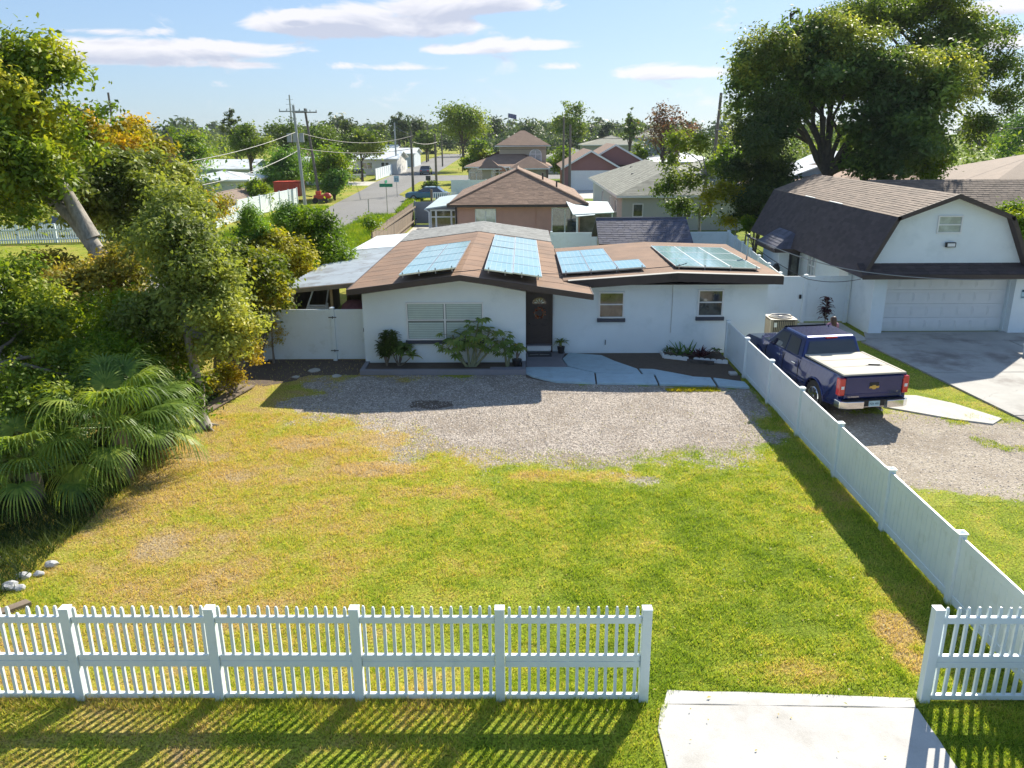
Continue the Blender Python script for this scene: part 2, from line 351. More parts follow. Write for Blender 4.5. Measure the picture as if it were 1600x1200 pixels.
# ------------------------------------------------------------------ the ground
def lawn_color(nt, blades=False):
    g = N(nt, 'NewGeometry'); p = g.outputs['Position']; sep = N(nt, 'SeparateXYZ'); nt.links.new(p, sep.inputs[0])
    flat = N(nt, 'CombineXYZ'); nt.links.new(sep.outputs[0], flat.inputs[0]); nt.links.new(sep.outputs[1], flat.inputs[1]); p = flat.outputs[0]
    big = noise(nt, p, .22, 3, .5, .4); mid = noise(nt, p, 1.1, 5, .62, .5); fin = noise(nt, p, 7, 4, .6)
    # dryness: the left half of the yard is drier
    gx = N(nt, 'MapRange', interpolation_type='SMOOTHSTEP'); nt.links.new(sep.outputs[0], gx.inputs[0]); gx.inputs[1].default_value = -5; gx.inputs[2].default_value = 1.5; gx.inputs[3].default_value = .60; gx.inputs[4].default_value = .26
    gy = N(nt, 'MapRange', interpolation_type='SMOOTHSTEP'); nt.links.new(sep.outputs[1], gy.inputs[0]); gy.inputs[1].default_value = 13.5; gy.inputs[2].default_value = 17; gy.inputs[3].default_value = 0; gy.inputs[4].default_value = .08
    far = N(nt, 'MapRange', interpolation_type='SMOOTHSTEP'); nt.links.new(sep.outputs[1], far.inputs[0]); far.inputs[1].default_value = 28; far.inputs[2].default_value = 40; far.inputs[3].default_value = 0; far.inputs[4].default_value = -.26
    f = math_(nt, 'ADD', gx.outputs[0], math_(nt, 'MULTIPLY', math_(nt, 'SUBTRACT', big, .5), .9))
    f = math_(nt, 'ADD', f, math_(nt, 'MULTIPLY', math_(nt, 'SUBTRACT', mid, .5), 1.15))
    f = math_(nt, 'ADD', f, math_(nt, 'MULTIPLY', math_(nt, 'SUBTRACT', fin, .5), .35))
    f = math_(nt, 'ADD', math_(nt, 'ADD', f, gy.outputs[0]), far.outputs[0])
    dm = N(nt, 'Mapping'); nt.links.new(p, dm.inputs[0]); wob = noise(nt, p, 2.2, 4, .6)
    for (cx, cy, rx, ry, amt) in ((5.5, 10.3, .40, .5, .55), (5.45, 9.6, .3, .3, .5), (-6.5, 12.8, .5, .7, .3), (-3.2, 16.3, 1.0, .45, .5), (-5.3, 17.9, .8, .5, .35), (-1.6, 15.1, .9, .4, .3), (1.2, 15.9, 1.6, .35, .4), (-8.2, 9.6, 1.0, .6, .5), (3.6, 9.3, 1.0, .35, .35)):
        dx = math_(nt, 'DIVIDE', math_(nt, 'SUBTRACT', sep.outputs[0], cx), rx); dy = math_(nt, 'DIVIDE', math_(nt, 'SUBTRACT', sep.outputs[1], cy), ry)
        dd = math_(nt, 'ADD', math_(nt, 'MULTIPLY', dx, dx), math_(nt, 'MULTIPLY', dy, dy)); dd = math_(nt, 'ADD', dd, math_(nt, 'MULTIPLY', math_(nt, 'SUBTRACT', wob, .5), 2.2))
        f = math_(nt, 'ADD', f, math_(nt, 'MULTIPLY', math_(nt, 'SUBTRACT', 1.3, dd, clamp=True), amt))
    if blades:
        f = math_(nt, 'ADD', f, math_(nt, 'MULTIPLY', math_(nt, 'SUBTRACT', g.outputs['Random Per Island'], .5), .62))
    c = ramp(nt, f, [(.05, (.20, .30, .025)), (.28, (.35, .44, .045)), (.46, (.50, .52, .075)), (.62, (.60, .50, .13)), (.78, (.60, .44, .19)), (1, (.62, .48, .30))])
    return c, f, p
def groundmat():
    m, nt, b, out = newmat('lawn_soil'); c, f, p = lawn_color(nt)
    n = noise(nt, p, 24, 5, .7); k = ramp(nt, n, [(.36, (.20, .18, .15)), (.60, (.85, .85, .8))])
    nt.links.new(mixc(nt, 1.0, c, k, 'MULTIPLY'), b.inputs['Base Color']); b.inputs['Roughness'].default_value = .95; b.inputs['Specular IOR Level'].default_value = .1
    bump(nt, b, n, .8, .03); return m
def blademat():
    m, nt, b, out = newmat('grass_blades'); c, f, p = lawn_color(nt, True)
    nt.links.new(c, b.inputs['Base Color']); b.inputs['Roughness'].default_value = .5; b.inputs['Specular IOR Level'].default_value = .3
    t = N(nt, 'BsdfTranslucent'); nt.links.new(mixc(nt, 1.0, c, (1.5, 1.45, .8), 'MULTIPLY'), t.inputs[0]); mx = N(nt, 'MixShader'); mx.inputs[0].default_value = .42
    nt.links.new(b.outputs[0], mx.inputs[1]); nt.links.new(t.outputs[0], mx.inputs[2]); nt.links.new(mx.outputs[0], out.inputs[0]); return m
M['ground'] = groundmat(); M['blade'] = blademat()
def gravelmat(name, c1, c2, c3, soil=(.22, .175, .13)):
    m, nt, b, out = newmat(name); p = wpos(nt)
    v = N(nt, 'TexVoronoi', i_Scale=26.0); nt.links.new(p, v.inputs['Vector'])
    sp = N(nt, 'SeparateColor'); nt.links.new(v.outputs['Color'], sp.inputs[0])
    c = ramp(nt, sp.outputs[0], [(0, c1), (.5, c2), (1, c3)])
    n = noise(nt, p, .7, 6, .68, .5); c = mixc(nt, math_(nt, 'MULTIPLY', ramp(nt, n, [(.44, (0, 0, 0)), (.62, (1, 1, 1))]), .6), c, soil)
    lc, lf, lp = lawn_color(nt); n3 = noise(nt, lp, 24, 5, .7); lc = mixc(nt, 1.0, lc, ramp(nt, n3, [(.36, (.25, .22, .18)), (.60, (.9, .88, .8))]), 'MULTIPLY')
    at_ = N(nt, 'Attribute', attribute_name='cover'); e = noise(nt, p, 5, 6, .7); k = math_(nt, 'ADD', at_.outputs['Fac'], math_(nt, 'MULTIPLY', math_(nt, 'SUBTRACT', e, .5), 1.0))
    mr = N(nt, 'MapRange', interpolation_type='SMOOTHSTEP'); nt.links.new(k, mr.inputs[0]); mr.inputs[1].default_value = .38; mr.inputs[2].default_value = .62
    c = mixc(nt, mr.outputs[0], lc, c)
    nt.links.new(c, b.inputs['Base Color']); b.inputs['Roughness'].default_value = .92; b.inputs['Specular IOR Level'].default_value = .2
    bump(nt, b, v.outputs['Distance'], .9, .02); return m
M['gravel'] = gravelmat('crushed_gravel', (.18, .15, .13), (.37, .315, .26), (.55, .48, .405))
M['stone'] = mat('gravel_stone', (.41, .355, .30), .85, .15, 3, island=1.1)
M['dirt'] = gravelmat('sandy_dirt', (.30, .25, .19), (.40, .345, .27), (.48, .42, .34))
def pip(x, y, poly):                       # numpy point in polygon
    c = np.zeros(x.shape, bool); n = len(poly)
    for i in range(n):
        x0, y0 = poly[i]; x1, y1 = poly[i - 1]
        k = ((y0 > y) != (y1 > y)) & (x < (x1 - x0) * (y - y0) / ((y1 - y0) or 1e-9) + x0); c ^= k
    return c
def pdist(x, y, poly):                     # distance to the outline
    d = np.full(x.shape, 1e9); n = len(poly)
    for i in range(n):
        a = np.array(poly[i - 1]); b_ = np.array(poly[i]); e = b_ - a; L2 = max((e ** 2).sum(), 1e-9)
        t = np.clip(((x - a[0]) * e[0] + (y - a[1]) * e[1]) / L2, 0, 1)
        d = np.minimum(d, np.hypot(x - a[0] - e[0] * t, y - a[1] - e[1] * t))
    return d
rng = np.random.default_rng(11)
_G = rng.random((64, 64))
def vnoise(x, y, s):                       # value noise
    x = np.asarray(x) * s + 20; y = np.asarray(y) * s + 20; xi = np.floor(x).astype(int); yi = np.floor(y).astype(int)
    fx = x - xi; fy = y - yi; fx = fx * fx * (3 - 2 * fx); fy = fy * fy * (3 - 2 * fy); q = lambda a, b_: _G[a % 64, b_ % 64]
    return (q(xi, yi) * (1 - fx) + q(xi + 1, yi) * fx) * (1 - fy) + (q(xi, yi + 1) * (1 - fx) + q(xi + 1, yi + 1) * fx) * fy
def rough_outline(poly, amp=.25, step=.3):
    out = []
    for i in range(len(poly)):
        a = Vector(poly[i]); b_ = Vector(poly[(i + 1) % len(poly)]); n = max(1, int((b_ - a).length / step))
        for k in range(n):
            p = a.lerp(b_, k / n); d = (vnoise(p.x, p.y, 1.7) - .5 + .5 * (vnoise(p.x, p.y, 5) - .5)) * amp * 2
            nn = Vector((-(b_ - a).y, (b_ - a).x)).normalized(); out.append((p.x + nn.x * d, p.y + nn.y * d))
    return out
def sheet(name, poly, z, m, label=None):
    o = MB(); o.add([(x, y, z) for x, y in poly], [tuple(range(len(poly)))])
    ob = o.build(name, m); me = ob.data
    bm = bmesh.new(); bm.from_mesh(me); bmesh.ops.triangulate(bm, faces=bm.faces)
    for f in bm.faces:
        if f.normal.z < 0: f.normal_flip()
    bm.to_mesh(me); bm.free(); return tag(ob, label, kind='structure')
g = MB(); g.add([(-1290, -50, 0), (1290, -50, 0), (1290, 1490, 0), (-1290, 1490, 0)], [(0, 1, 2, 3)]); tag(g.build('ground', M['ground']), kind='structure')
GRAVEL = [(-6.4, 20.7), (-5.6, 19.6), (-4.6, 18.9), (-3.4, 18.3), (-2.7, 17.2), (-1.6, 16.5), (-.2, 16.3), (1.2, 16.2), (2.6, 16.0), (4.0, 16.8), (5.2, 17.1), (5.8, 18.2), (6.3, 19.6), (6.55, 21.9), (.4, 23.1), (-.1, 23.55), (-5.0, 23.45), (-6.2, 22.4)]
GRAVEL2 = [(6.75, 22.5), (6.75, 15.4), (8.3, 15.0), (10.5, 14.9), (13.4, 15.3), (13.3, 18.6), (11.5, 19.1), (10.0, 19.9), (9.0, 20.4), (8.6, 22.4)]
def mesh_np(name, verts, faces, m, k, parent=None, smooth=False):
    me = bpy.data.meshes.new(name); nv = len(verts); nf = len(faces)
    me.vertices.add(nv); me.vertices.foreach_set('co', np.ascontiguousarray(verts, dtype=np.float32).ravel())
    me.loops.add(nf * k); me.loops.foreach_set('vertex_index', np.ascontiguousarray(faces, dtype=np.int32).ravel())
    me.polygons.add(nf); me.polygons.foreach_set('loop_start', np.arange(0, nf * k, k, dtype=np.int32))
    if smooth: me.polygons.foreach_set('use_smooth', np.ones(nf, bool))
    me.materials.append(m); me.update(calc_edges=True)
    o = bpy.data.objects.new(name, me); C.objects.link(o)
    if parent is not None: o.parent = parent
    return o
def edge_s(x, y, P):                       # signed depth inside an outline, made uneven
    ins = pip(x, y, P); d = pdist(x, y, P); return np.where(ins, d, -d) + (vnoise(x, y, 1.1) - .5) * 1.3 + (vnoise(x, y, 3.5) - .5) * .5
def cover_sheet(name, P, x0, x1, y0, y1, m, z=.004, st=.1):
    nx, ny = int((x1 - x0) / st), int((y1 - y0) / st); X, Y = np.meshgrid(np.linspace(x0, x1, nx + 1), np.linspace(y0, y1, ny + 1)); X = X.ravel(); Y = Y.ravel()
    I = np.arange((nx + 1) * (ny + 1)).reshape(ny + 1, nx + 1); F = np.stack([I[:-1, :-1], I[:-1, 1:], I[1:, 1:], I[1:, :-1]], -1).reshape(-1, 4)
    cv = np.clip(.5 + edge_s(X, Y, P) / 1.1, 0, 1); keepf = cv[F].max(1) > 0.001; F = F[keepf]
    u, inv = np.unique(F.ravel(), return_inverse=True); o = mesh_np(name, np.stack([X[u], Y[u], np.full(len(u), z)], -1), inv.reshape(-1, 4), m, 4)
    at_ = o.data.attributes.new('cover', 'FLOAT', 'POINT'); at_.data.foreach_set('value', cv[u].astype(np.float32)); return tag(o, kind='structure')

sheet('soil', [(-9.2, 25.4), (-9.2, 23.0), (-7.6, 22.4), (-6.5, 23.2), (-5.05, 23.5), (-5.05, 25.2)], .003, M['mulch'])
cover_sheet('gravel_yard', GRAVEL, -8.6, 6.60, 14.2, 23.5, M['gravel'])
cover_sheet('gravel_drive', GRAVEL2, 6.68, 13.9, 13.4, 23.0, M['dirt'])
sheet('dirt_patch', rough_outline([(-3.0, 20.45), (-2.4, 20.35), (-1.9, 20.6), (-1.95, 20.95), (-2.5, 21.1), (-3.05, 20.9)], .12, .12), .009, M['mulch'])
# streets
ROAD = [(-19.3, 60), (-18.97, 75.25), (-19.9, 87.3), (-21.3, 112), (-22.4, 124), (-24.0, 165), (-26.5, 230), (-28, 300), (-20, 300), (-18.0, 230), (-16.3, 165), (-15.7, 124), (-15.0, 100), (-12.6, 92), (-10.5, 88), (-8, 88), (-8, 80), (-10.0, 79.0), (-12.2, 76), (-12.9, 73), (-14.0, 66), (-14.9, 60)]
sheet('road', ROAD, .005, M['asphalt'])
sheet('side_street', [(-19.3, 60), (-14.9, 60), (-14.3, 50), (-14.4, 40), (-16.0, 30), (-17.5, 20), (-18.5, 8), (-23.5, 8), (-22.4, 25), (-21.0, 38), (-20.2, 50)], .005, M['asphalt'])
sheet('cross_street', [(-15.9, 128), (-16.1, 146), (60, 150), (60, 142), (0, 132)], .004, M['asphalt'])
sheet('gravel_apron', [(-19.9, 84), (-20.4, 97), (-29, 98), (-29, 92), (-24, 90)], .006, M['dirt'])
sheet('side_driveway', [(-22.0, 118), (-22.6, 128), (-34, 129), (-34, 121)], .007, M['concrete'])
sheet('paved_court', [(-8.6, 45.5), (-4.8, 45.5), (-4.8, 66), (-8.6, 66)], .004, M['concrete'])
sheet('neighbor_drive', [(3.6, 92), (12.5, 92), (12.5, 105.4), (3.6, 105.4)], .006, M['concrete'])
sheet('neighbor_drive', [(3.2, 64), (6.3, 64), (6.3, 92), (3.2, 92)], .005, M['concrete'])

# concrete by the street: the driveway apron
ap = thing('driveway_apron', None, None); ap['kind'] = 'structure'
def pieces(parent, name, polys, m, z1=.03, z0=-.05):
    for k, p in enumerate(polys):
        b = MB(); b.prism(p, z0, z1); b.build(name, m, parent, bevel=.008)
pieces(ap, 'slab', [rough_outline([(1.66, 3.0), (4.98, 3.0), (5.02, 8.60), (1.78, 8.66), (1.66, 8.2)], .010, .2)], M['white_conc'], .022)
pieces(ap, 'edge_strip', [rough_outline([(1.80, 8.675), (5.02, 8.615), (5.06, 8.80), (3.7, 8.87), (2.9, 8.90), (1.90, 8.95)], .02, .25)], M['white_conc'], .018)
# front walkway: four slabs along the gravel, a pad behind and the porch floor
wk = thing('front_walkway', None, None); wk['kind'] = 'structure'
fr = [(.62, 22.93), (.95, 22.68), (1.9, 22.50), (2.15, 22.49), (3.95, 22.37), (5.6, 22.18), (6.52, 22.0)]
J1, J2, J3 = 2.13, 3.93, 5.58
pieces(wk, 'slab', [[(.05, 23.62), (.30, 23.2), (.62, 22.90), (1.0, 22.64), (1.9, 22.50), (J1, 22.48), (J1 + .05, 23.52), (1.9, 23.75), (1.45, 24.15), (.12, 24.15), (.02, 23.9)],
     [(J1 + .05, 22.48), (J2, 22.36), (J2 + .02, 23.32), (J1 + .1, 23.5)], [(J2 + .06, 22.35), (J3, 22.17), (J3 + .02, 22.98), (J2 + .08, 23.3)], [(J3 + .07, 22.16), (6.5, 22.0), (6.5, 22.55), (J3 + .1, 22.96)]], M['blue_conc'], .06)
pieces(wk, 'pad', [[(1.42, 24.35), (1.98, 23.82), (2.25, 23.60), (3.6, 23.42), (3.55, 24.0), (2.95, 24.9), (2.6, 25.6), (1.55, 25.9), (1.30, 25.2)],
     [(3.66, 23.41), (5.1, 23.16), (4.6, 23.55), (4.05, 23.95), (3.62, 24.0)]], M['blue_conc'], .045)
pieces(wk, 'porch_floor', [[(.12, 24.2), (1.40, 24.2), (1.26, 25.1), (1.42, 25.95), (.12, 25.98)]], M['porch_grey'], .075)
sheet('soil', [(.1, 25.98), (.1, 23.2), (.7, 22.75), (2.0, 22.5), (3.9, 22.35), (6.55, 22.02), (6.56, 23.2), (6.5, 25.98)], .0055, M['mulch'])
sheet('soil', [(3.1, 25.95), (3.4, 24.6), (4.0, 24.05), (4.8, 23.6), (5.7, 23.05), (6.56, 22.6), (6.56, 25.98)], .006, M['mulch'])
# right hand driveway slabs
dw = thing('concrete_driveway', None, None); dw['kind'] = 'structure'
def xe(y): return 11.86 + (26.9 - y) * .105
pieces(dw, 'slab', [[(12.0, 27.35), (23, 27.35), (23, 28.68), (12.45, 28.68)],
                    [(xe(27.3) - .02, 27.31), (16.9, 27.31), (16.9, 23.5), (xe(23.5), 23.5)], [(16.94, 27.31), (23, 27.31), (23, 23.5), (16.94, 23.5)],
                    [(xe(23.46), 23.46), (16.9, 23.46), (16.9, 19.6), (xe(19.6), 19.6)], [(16.94, 23.46), (23, 23.46), (23, 19.6), (16.94, 19.6)],
                    [(xe(19.56), 19.56), (23, 19.56), (23, 15.2), (xe(15.2), 15.2)]], M['concrete_dk'], .05)
pieces(dw, 'path_slab', [[(9.6, 20.35), (11.0, 19.35), (11.75, 19.0), (12.2, 19.4), (11.6, 20.6), (10.9, 21.3), (9.9, 21.35)]], M['concrete'], .04)
pieces(dw, 'path_slab', [[(7.0, 25.0), (8.0, 25.0), (8.0, 26.6), (12.2, 27.6), (12.2, 30.3), (8.2, 30.3), (8.2, 26.7), (7.0, 26.5)]], M['concrete'], .025)

# ------------------------------------------------------------------ grass and stones (beyond counting)
def blades(name, x, y, hgt, wid, lean, m, seed):
    r = np.random.default_rng(seed); n = len(x); a = r.random(n) * 2 * np.pi
    h = hgt * (.5 + .8 * r.random(n)) * (.45 + 1.1 * vnoise(x, y, 7.3)); w = wid * (.6 + .8 * r.random(n)); t = lean * (.3 + 1.0 * r.random(n)); b = r.random(n) * 2 * np.pi
    v = np.zeros((n, 3, 3)); v[:, 0, 0] = x - np.cos(a) * w / 2; v[:, 0, 1] = y - np.sin(a) * w / 2
    v[:, 1, 0] = x + np.cos(a) * w / 2; v[:, 1, 1] = y + np.sin(a) * w / 2
    v[:, 2, 0] = x + np.cos(b) * t * h; v[:, 2, 1] = y + np.sin(b) * t * h; v[:, 2, 2] = h; v[:, :2, 2] = -.005
    return tag(mesh_np(name, v.reshape(-1, 3), np.arange(3 * n).reshape(-1, 3), m, 3), kind='stuff')
def rnd_pts(n, x0, x1, y0, y1, seed, ybias=None):
    r = np.random.default_rng(seed); x = x0 + (x1 - x0) * r.random(n)
    y = (y0 + (y1 - y0) * r.random(n)) if ybias is None else y0 + (y1 - y0) * r.random(n) ** ybias
    return x, y
r_k = lambda n: np.random.default_rng(77).random(n)
OUTS = [[(1.60, 0), (5.0, 0), (5.05, 8.8), (2.9, 8.93), (1.97, 8.95), (1.60, 8.0)], [(0, 22.5), (6.6, 21.9), (6.6, 26), (0, 26)], [(-5.05, 23.4), (.1, 23.4), (.1, 26), (-5.05, 26)],
        [(9.6, 20.35), (11.0, 19.35), (11.75, 19.0), (12.2, 19.4), (11.6, 20.6), (10.9, 21.3), (9.9, 21.35)],
        [(xe(27.3), 27.4), (xe(19), 19), (xe(15), 15.2), (23, 15.2), (23, 28)], [(7, 25), (12.4, 25.8), (12.4, 31), (7, 31)]]
def keep(x, y, fade=.45, seed=1):
    r = np.random.default_rng(seed); k = np.ones(len(x), bool)
    for P in OUTS: k &= ~pip(x, y, P)
    for P in (GRAVEL, GRAVEL2):
        s = edge_s(x, y, P)
        k &= ~(r.random(len(x)) < np.clip(.35 + s / 1.3, 0, .997) ** .8)
    # thin, worn places
    w = vnoise(x + 7, y, .55) * .6 + vnoise(x, y + 3, 1.8) * .4
    k &= ~((w > .62) & (r.random(len(x)) < .65))
    k &= r.random(len(x)) < .35 + 1.1 * vnoise(x + 3, y + 9, 6.1)
    return k
x, y = rnd_pts(520000, -9.6, 6.58, 6.4, 20, 5, 1.25); k = keep(x, y); blades('grass', x[k], y[k], .052, .013, 1.0, M['blade'], 1)
x, y = rnd_pts(60000, -9.6, 6.58, 16, 25.3, 6); k = keep(x, y); k &= ~((x < -5) & (y > 22.6) & (rng.random(len(x)) < .8)); blades('grass', x[k], y[k], .045, .014, 1.0, M['blade'], 2)
x, y = rnd_pts(90000, 5.0, 14.5, 6.4, 28, 7, 1.3); k = keep(x, y) & (x > 6.72) | ((x > 5.1) & (y < 8.7) & keep(x, y, seed=3)); blades('grass', x[k], y[k], .05, .013, 1.0, M['blade'], 3)
x, y = rnd_pts(9000, 10.7, 12.4, 17.2, 19.8, 71); k = (vnoise(x, y, 1.4) > .5) & (r_k(len(x)) < .8); blades('grass', x[k], y[k], .05, .014, 1.0, M['blade'], 72)
# longer tufts at the foot of the fences, and on the verge in front of the pickets
x, y = rnd_pts(16000, -9.4, 1.5, 8.55, 9.0, 8); blades('grass', x, y, .085, .010, .7, M['blade'], 4)
r_ = np.random.default_rng(9); y = 8.9 + 14 * r_.random(9000); x = 6.64 + (r_.random(9000) - .5) * .35; blades('grass', x, y, .09, .011, .6, M['blade'], 5)
# tall roadside grass across the street
x, y = rnd_pts(60000, -14.4, -8.9, 44, 73, 12); k = (x > -14.3 + (y - 44) * .02); blades('tall_grass', x[k], y[k], .30, .05, .6, M['leaf_bright'], 6)
x, y = rnd_pts(26000, -22.6, -19.6, 52, 83, 13); blades('tall_grass', x, y, .22, .05, .6, M['leaf_bright'], 7)
x, y = rnd_pts(22000, -14.8, -11, 76, 100, 14); k = x > -13.2 + (100 - y) * .06; blades('tall_grass', x[k], y[k], .3, .08, .6, M['leaf_bright'], 8)
def stones(name, n, x0, x1, y0, y1, poly, size, seed):
    r = np.random.default_rng(seed); x = x0 + (x1 - x0) * r.random(n); y = y0 + (y1 - y0) * r.random(n)
    k = r.random(n) < np.clip(edge_s(x, y, poly) / 1.1 + .3, 0, 1)
    for P in OUTS: k &= ~pip(x, y, P)
    x, y = x[k], y[k]; n = len(x); sz = size * (.4 + r.random(n) ** 2)
    base = np.array([[1, 0, 0], [0, 1, 0], [-1, 0, 0], [0, -1, 0], [0, 0, .7]]); a = r.random(n) * 6.28
    v = np.zeros((n, 5, 3)); jit = .6 + .7 * r.random((n, 5, 3)); b = base[None] * jit
    v[:, :, 0] = x[:, None] + sz[:, None] * (b[:, :, 0] * np.cos(a)[:, None] - b[:, :, 1] * np.sin(a)[:, None])
    v[:, :, 1] = y[:, None] + sz[:, None] * (b[:, :, 0] * np.sin(a)[:, None] + b[:, :, 1] * np.cos(a)[:, None]); v[:, :, 2] = sz[:, None] * b[:, :, 2] + .004
    f = np.array([[0, 1, 4], [1, 2, 4], [2, 3, 4], [3, 0, 4]])[None] + 5 * np.arange(n)[:, None, None]
    tag(mesh_np(name, v.reshape(-1, 3), f.reshape(-1, 3), M['stone'], 3), kind='stuff')
stones('gravel', 60000, -6.9, 6.6, 15.2, 23.6, GRAVEL, .021, 21)
stones('gravel', 22000, 6.72, 13.6, 14.2, 22.6, GRAVEL2, .019, 22)
# ------------------------------------------------------------------ builders for buildings
def window(parent, x0, x1, z0, z1, Y, frame=.05, face=(0, -1), mull_v=(), mull_h=(), glass='glass_dk', fm='white', name='window', depth=.06, sill=None, plane='y', pane_names='pane'):
    """frame with panes; plane 'y': lies at y=Y facing -y; plane 'x': x0..x1 run along y at x=Y facing face"""
    b = MB(); t = frame; s = face[1] if plane == 'y' else face[0]
    def bx(a0, a1, c0, c1, d0, d1):
        lo, hi = sorted((Y + s * d0, Y + s * d1))
        if plane == 'y': b.box(a0, a1, lo, hi, c0, c1)
        else: b.box(lo, hi, a0, a1, c0, c1)
    bx(x0, x0 + t, z0, z1, -.03, depth); bx(x1 - t, x1, z0, z1, -.03, depth); bx(x0 + t, x1 - t, z0, z0 + t, -.03, depth); bx(x0 + t, x1 - t, z1 - t, z1, -.03, depth)
    for m in mull_v: bx(m - t * .6, m + t * .6, z0 + t, z1 - t, -.03, depth * .8)
    vs = [x0 + t] + sum([[m - t * .6, m + t * .6] for m in mull_v], []) + [x1 - t]
    for i in range(0, len(vs), 2):
        for m in mull_h: bx(vs[i], vs[i + 1], m - t * .4, m + t * .4, -.03, depth * .7)
    o = b.build(name, M[fm], parent)
    hs = [z0 + t] + sum([[m - t * .4, m + t * .4] for m in mull_h], []) + [z1 - t]
    for i in range(0, len(vs), 2):
        for j in range(0, len(hs), 2):
            p = MB(); lo, hi = sorted((Y + s * -.01, Y + s * .012))
            if plane == 'y': p.box(vs[i], vs[i + 1], lo, hi, hs[j], hs[j + 1])
            else: p.box(lo, hi, vs[i], vs[i + 1], hs[j], hs[j + 1])
            p.build(pane_names, M[glass], o)
    if sill:
        q = MB(); q.box(x0 - .04, x1 + .04, Y - .10, Y - .002, z0 - sill, z0 - .004); q.build('sill', M['sill'], o)
    return o
def tabs(mb, quad, row=.145, tab=.30, t=.012, mi=0, seed=0, thick=.016):
    """lapped shingle tabs over a roof plane given as (eave-left, eave-right, top-left, top-right)"""
    r = random.Random(seed); bl, br, tl, tr = [Vector(q) for q in quad]
    n = (br - bl).cross((tl + tr) / 2 - (bl + br) / 2).normalized()
    if n.z < 0: n = -n
    H = ((tl + tr) / 2 - (bl + br) / 2).length; rows = max(1, int(H / row))
    for i in range(rows):
        f0, f1 = i / rows, min(1, (i + 1.25) / rows); a0, b0, a1, b1 = bl.lerp(tl, f0), br.lerp(tr, f0), bl.lerp(tl, f1), br.lerp(tr, f1)
        W_ = (b0 - a0).length; k = max(1, round(W_ / tab)); off = r.random() * .8
        es = [0] + sorted(min(max((j + off) / k, 0), 1) for j in range(k)) + [1]; es = sorted(set(es))
        for e0, e1 in zip(es[:-1], es[1:]):
            if e1 - e0 < 1e-4: continue
            up = n * (t + thick * r.random() * .5); g_ = .006 / max(W_, .1)
            p = [a0.lerp(b0, e0 + g_) + up, a0.lerp(b0, e1 - g_) + up, a1.lerp(b1, e1 - g_) + n * .003, a1.lerp(b1, e0 + g_) + n * .003]
            q = [p[0] - n * (thick + t), p[1] - n * (thick + t)]
            mb.add(p + q, [(0, 1, 2, 3), (4, 5, 1, 0)], mi)
def hip_planes(x0, x1, y0, y1, e, h, axis='y', inset=None):
    """four (or two) planes as (bl, br, tl, tr)"""
    cx, cy = (x0 + x1) / 2, (y0 + y1) / 2
    if axis == 'y':
        d = (x1 - x0) / 2 if inset is None else inset
        A, B = (cx, y0 + d, h), (cx, y1 - d, h)
        P = [((x0, y1, e), (x0, y0, e), B, A), ((x1, y0, e), (x1, y1, e), A, B)]
        if d > .01: P += [((x0, y0, e), (x1, y0, e), A, A), ((x1, y1, e), (x0, y1, e), B, B)]
    else:
        d = (y1 - y0) / 2 if inset is None else inset
        A, B = (x0 + d, cy, h), (x1 - d, cy, h)
        P = [((x0, y0, e), (x1, y0, e), A, B), ((x1, y1, e), (x0, y1, e), B, A)]
        if d > .01: P += [((x0, y1, e), (x0, y0, e), A, A), ((x1, y0, e), (x1, y1, e), B, B)]
    return P
def roof(parent, P, m, t=.12, shingle=0, trim='white', name='roof', seed=0, shingle_planes=None, fascia=True, row=.145, tab=.3):
    b = MB()
    for q in P:
        bl, br, tl, tr = q
        pts = [bl, br, tr] + ([tl] if (Vector(tl) - Vector(tr)).length > .01 else [])
        b.slab(pts, t)
    o = b.build(name, M[m], parent)
    if shingle:
        s = MB()
        for i, q in enumerate(P):
            if shingle_planes is None or i in shingle_planes: tabs(s, q, seed=seed + i, row=row, tab=tab)
        tag(s.build('shingles', M[m], o), kind='stuff')
    if fascia:
        f = MB(); seen = []
        for q in P:
            a, c = Vector(q[0]), Vector(q[1]); f.add([a + Vector((0, 0, -.16)), c + Vector((0, 0, -.16)), c + Vector((0, 0, -.01)), a + Vector((0, 0, -.01))], [(0, 1, 2, 3)])
        # give the band its thickness
        v = f.v[:]; f2 = MB(); ctr = sum((Vector(p) for p in v), Vector()) / len(v)
        for i in range(0, len(v), 4):
            q = [Vector(p) for p in v[i:i + 4]]; nn = (q[1] - q[0]).cross(q[3] - q[0]).normalized()
            if nn.dot(q[0] - ctr) < 0: nn = -nn
            f2.add([p + nn * .002 for p in q] + [p + nn * .03 for p in q], [(0, 1, 2, 3), (7, 6, 5, 4), (0, 4, 5, 1), (1, 5, 6, 2), (2, 6, 7, 3), (3, 7, 4, 0)])
        f2.build('fascia', M[trim], parent)
    return o
def walls(parent, x0, x1, y0, y1, h, m, gable=None, name='wall', z0=0):
    b = MB(); b.box(x0, x1, y0, y1, z0, h)
    if gable:
        ax, gh, inner = gable
        if ax == 'y': b.yprism([(x0 + .01, h), (x1 - .01, h), ((x0 + x1) / 2, gh)], y0 + .004, y1 - .004)
        else: b.xprism([(y0 + .01, h), (y1 - .01, h), ((y0 + y1) / 2, gh)], x0 + .004, x1 - .004)
    return b.build(name, m if not isinstance(m, str) else M[m], parent)
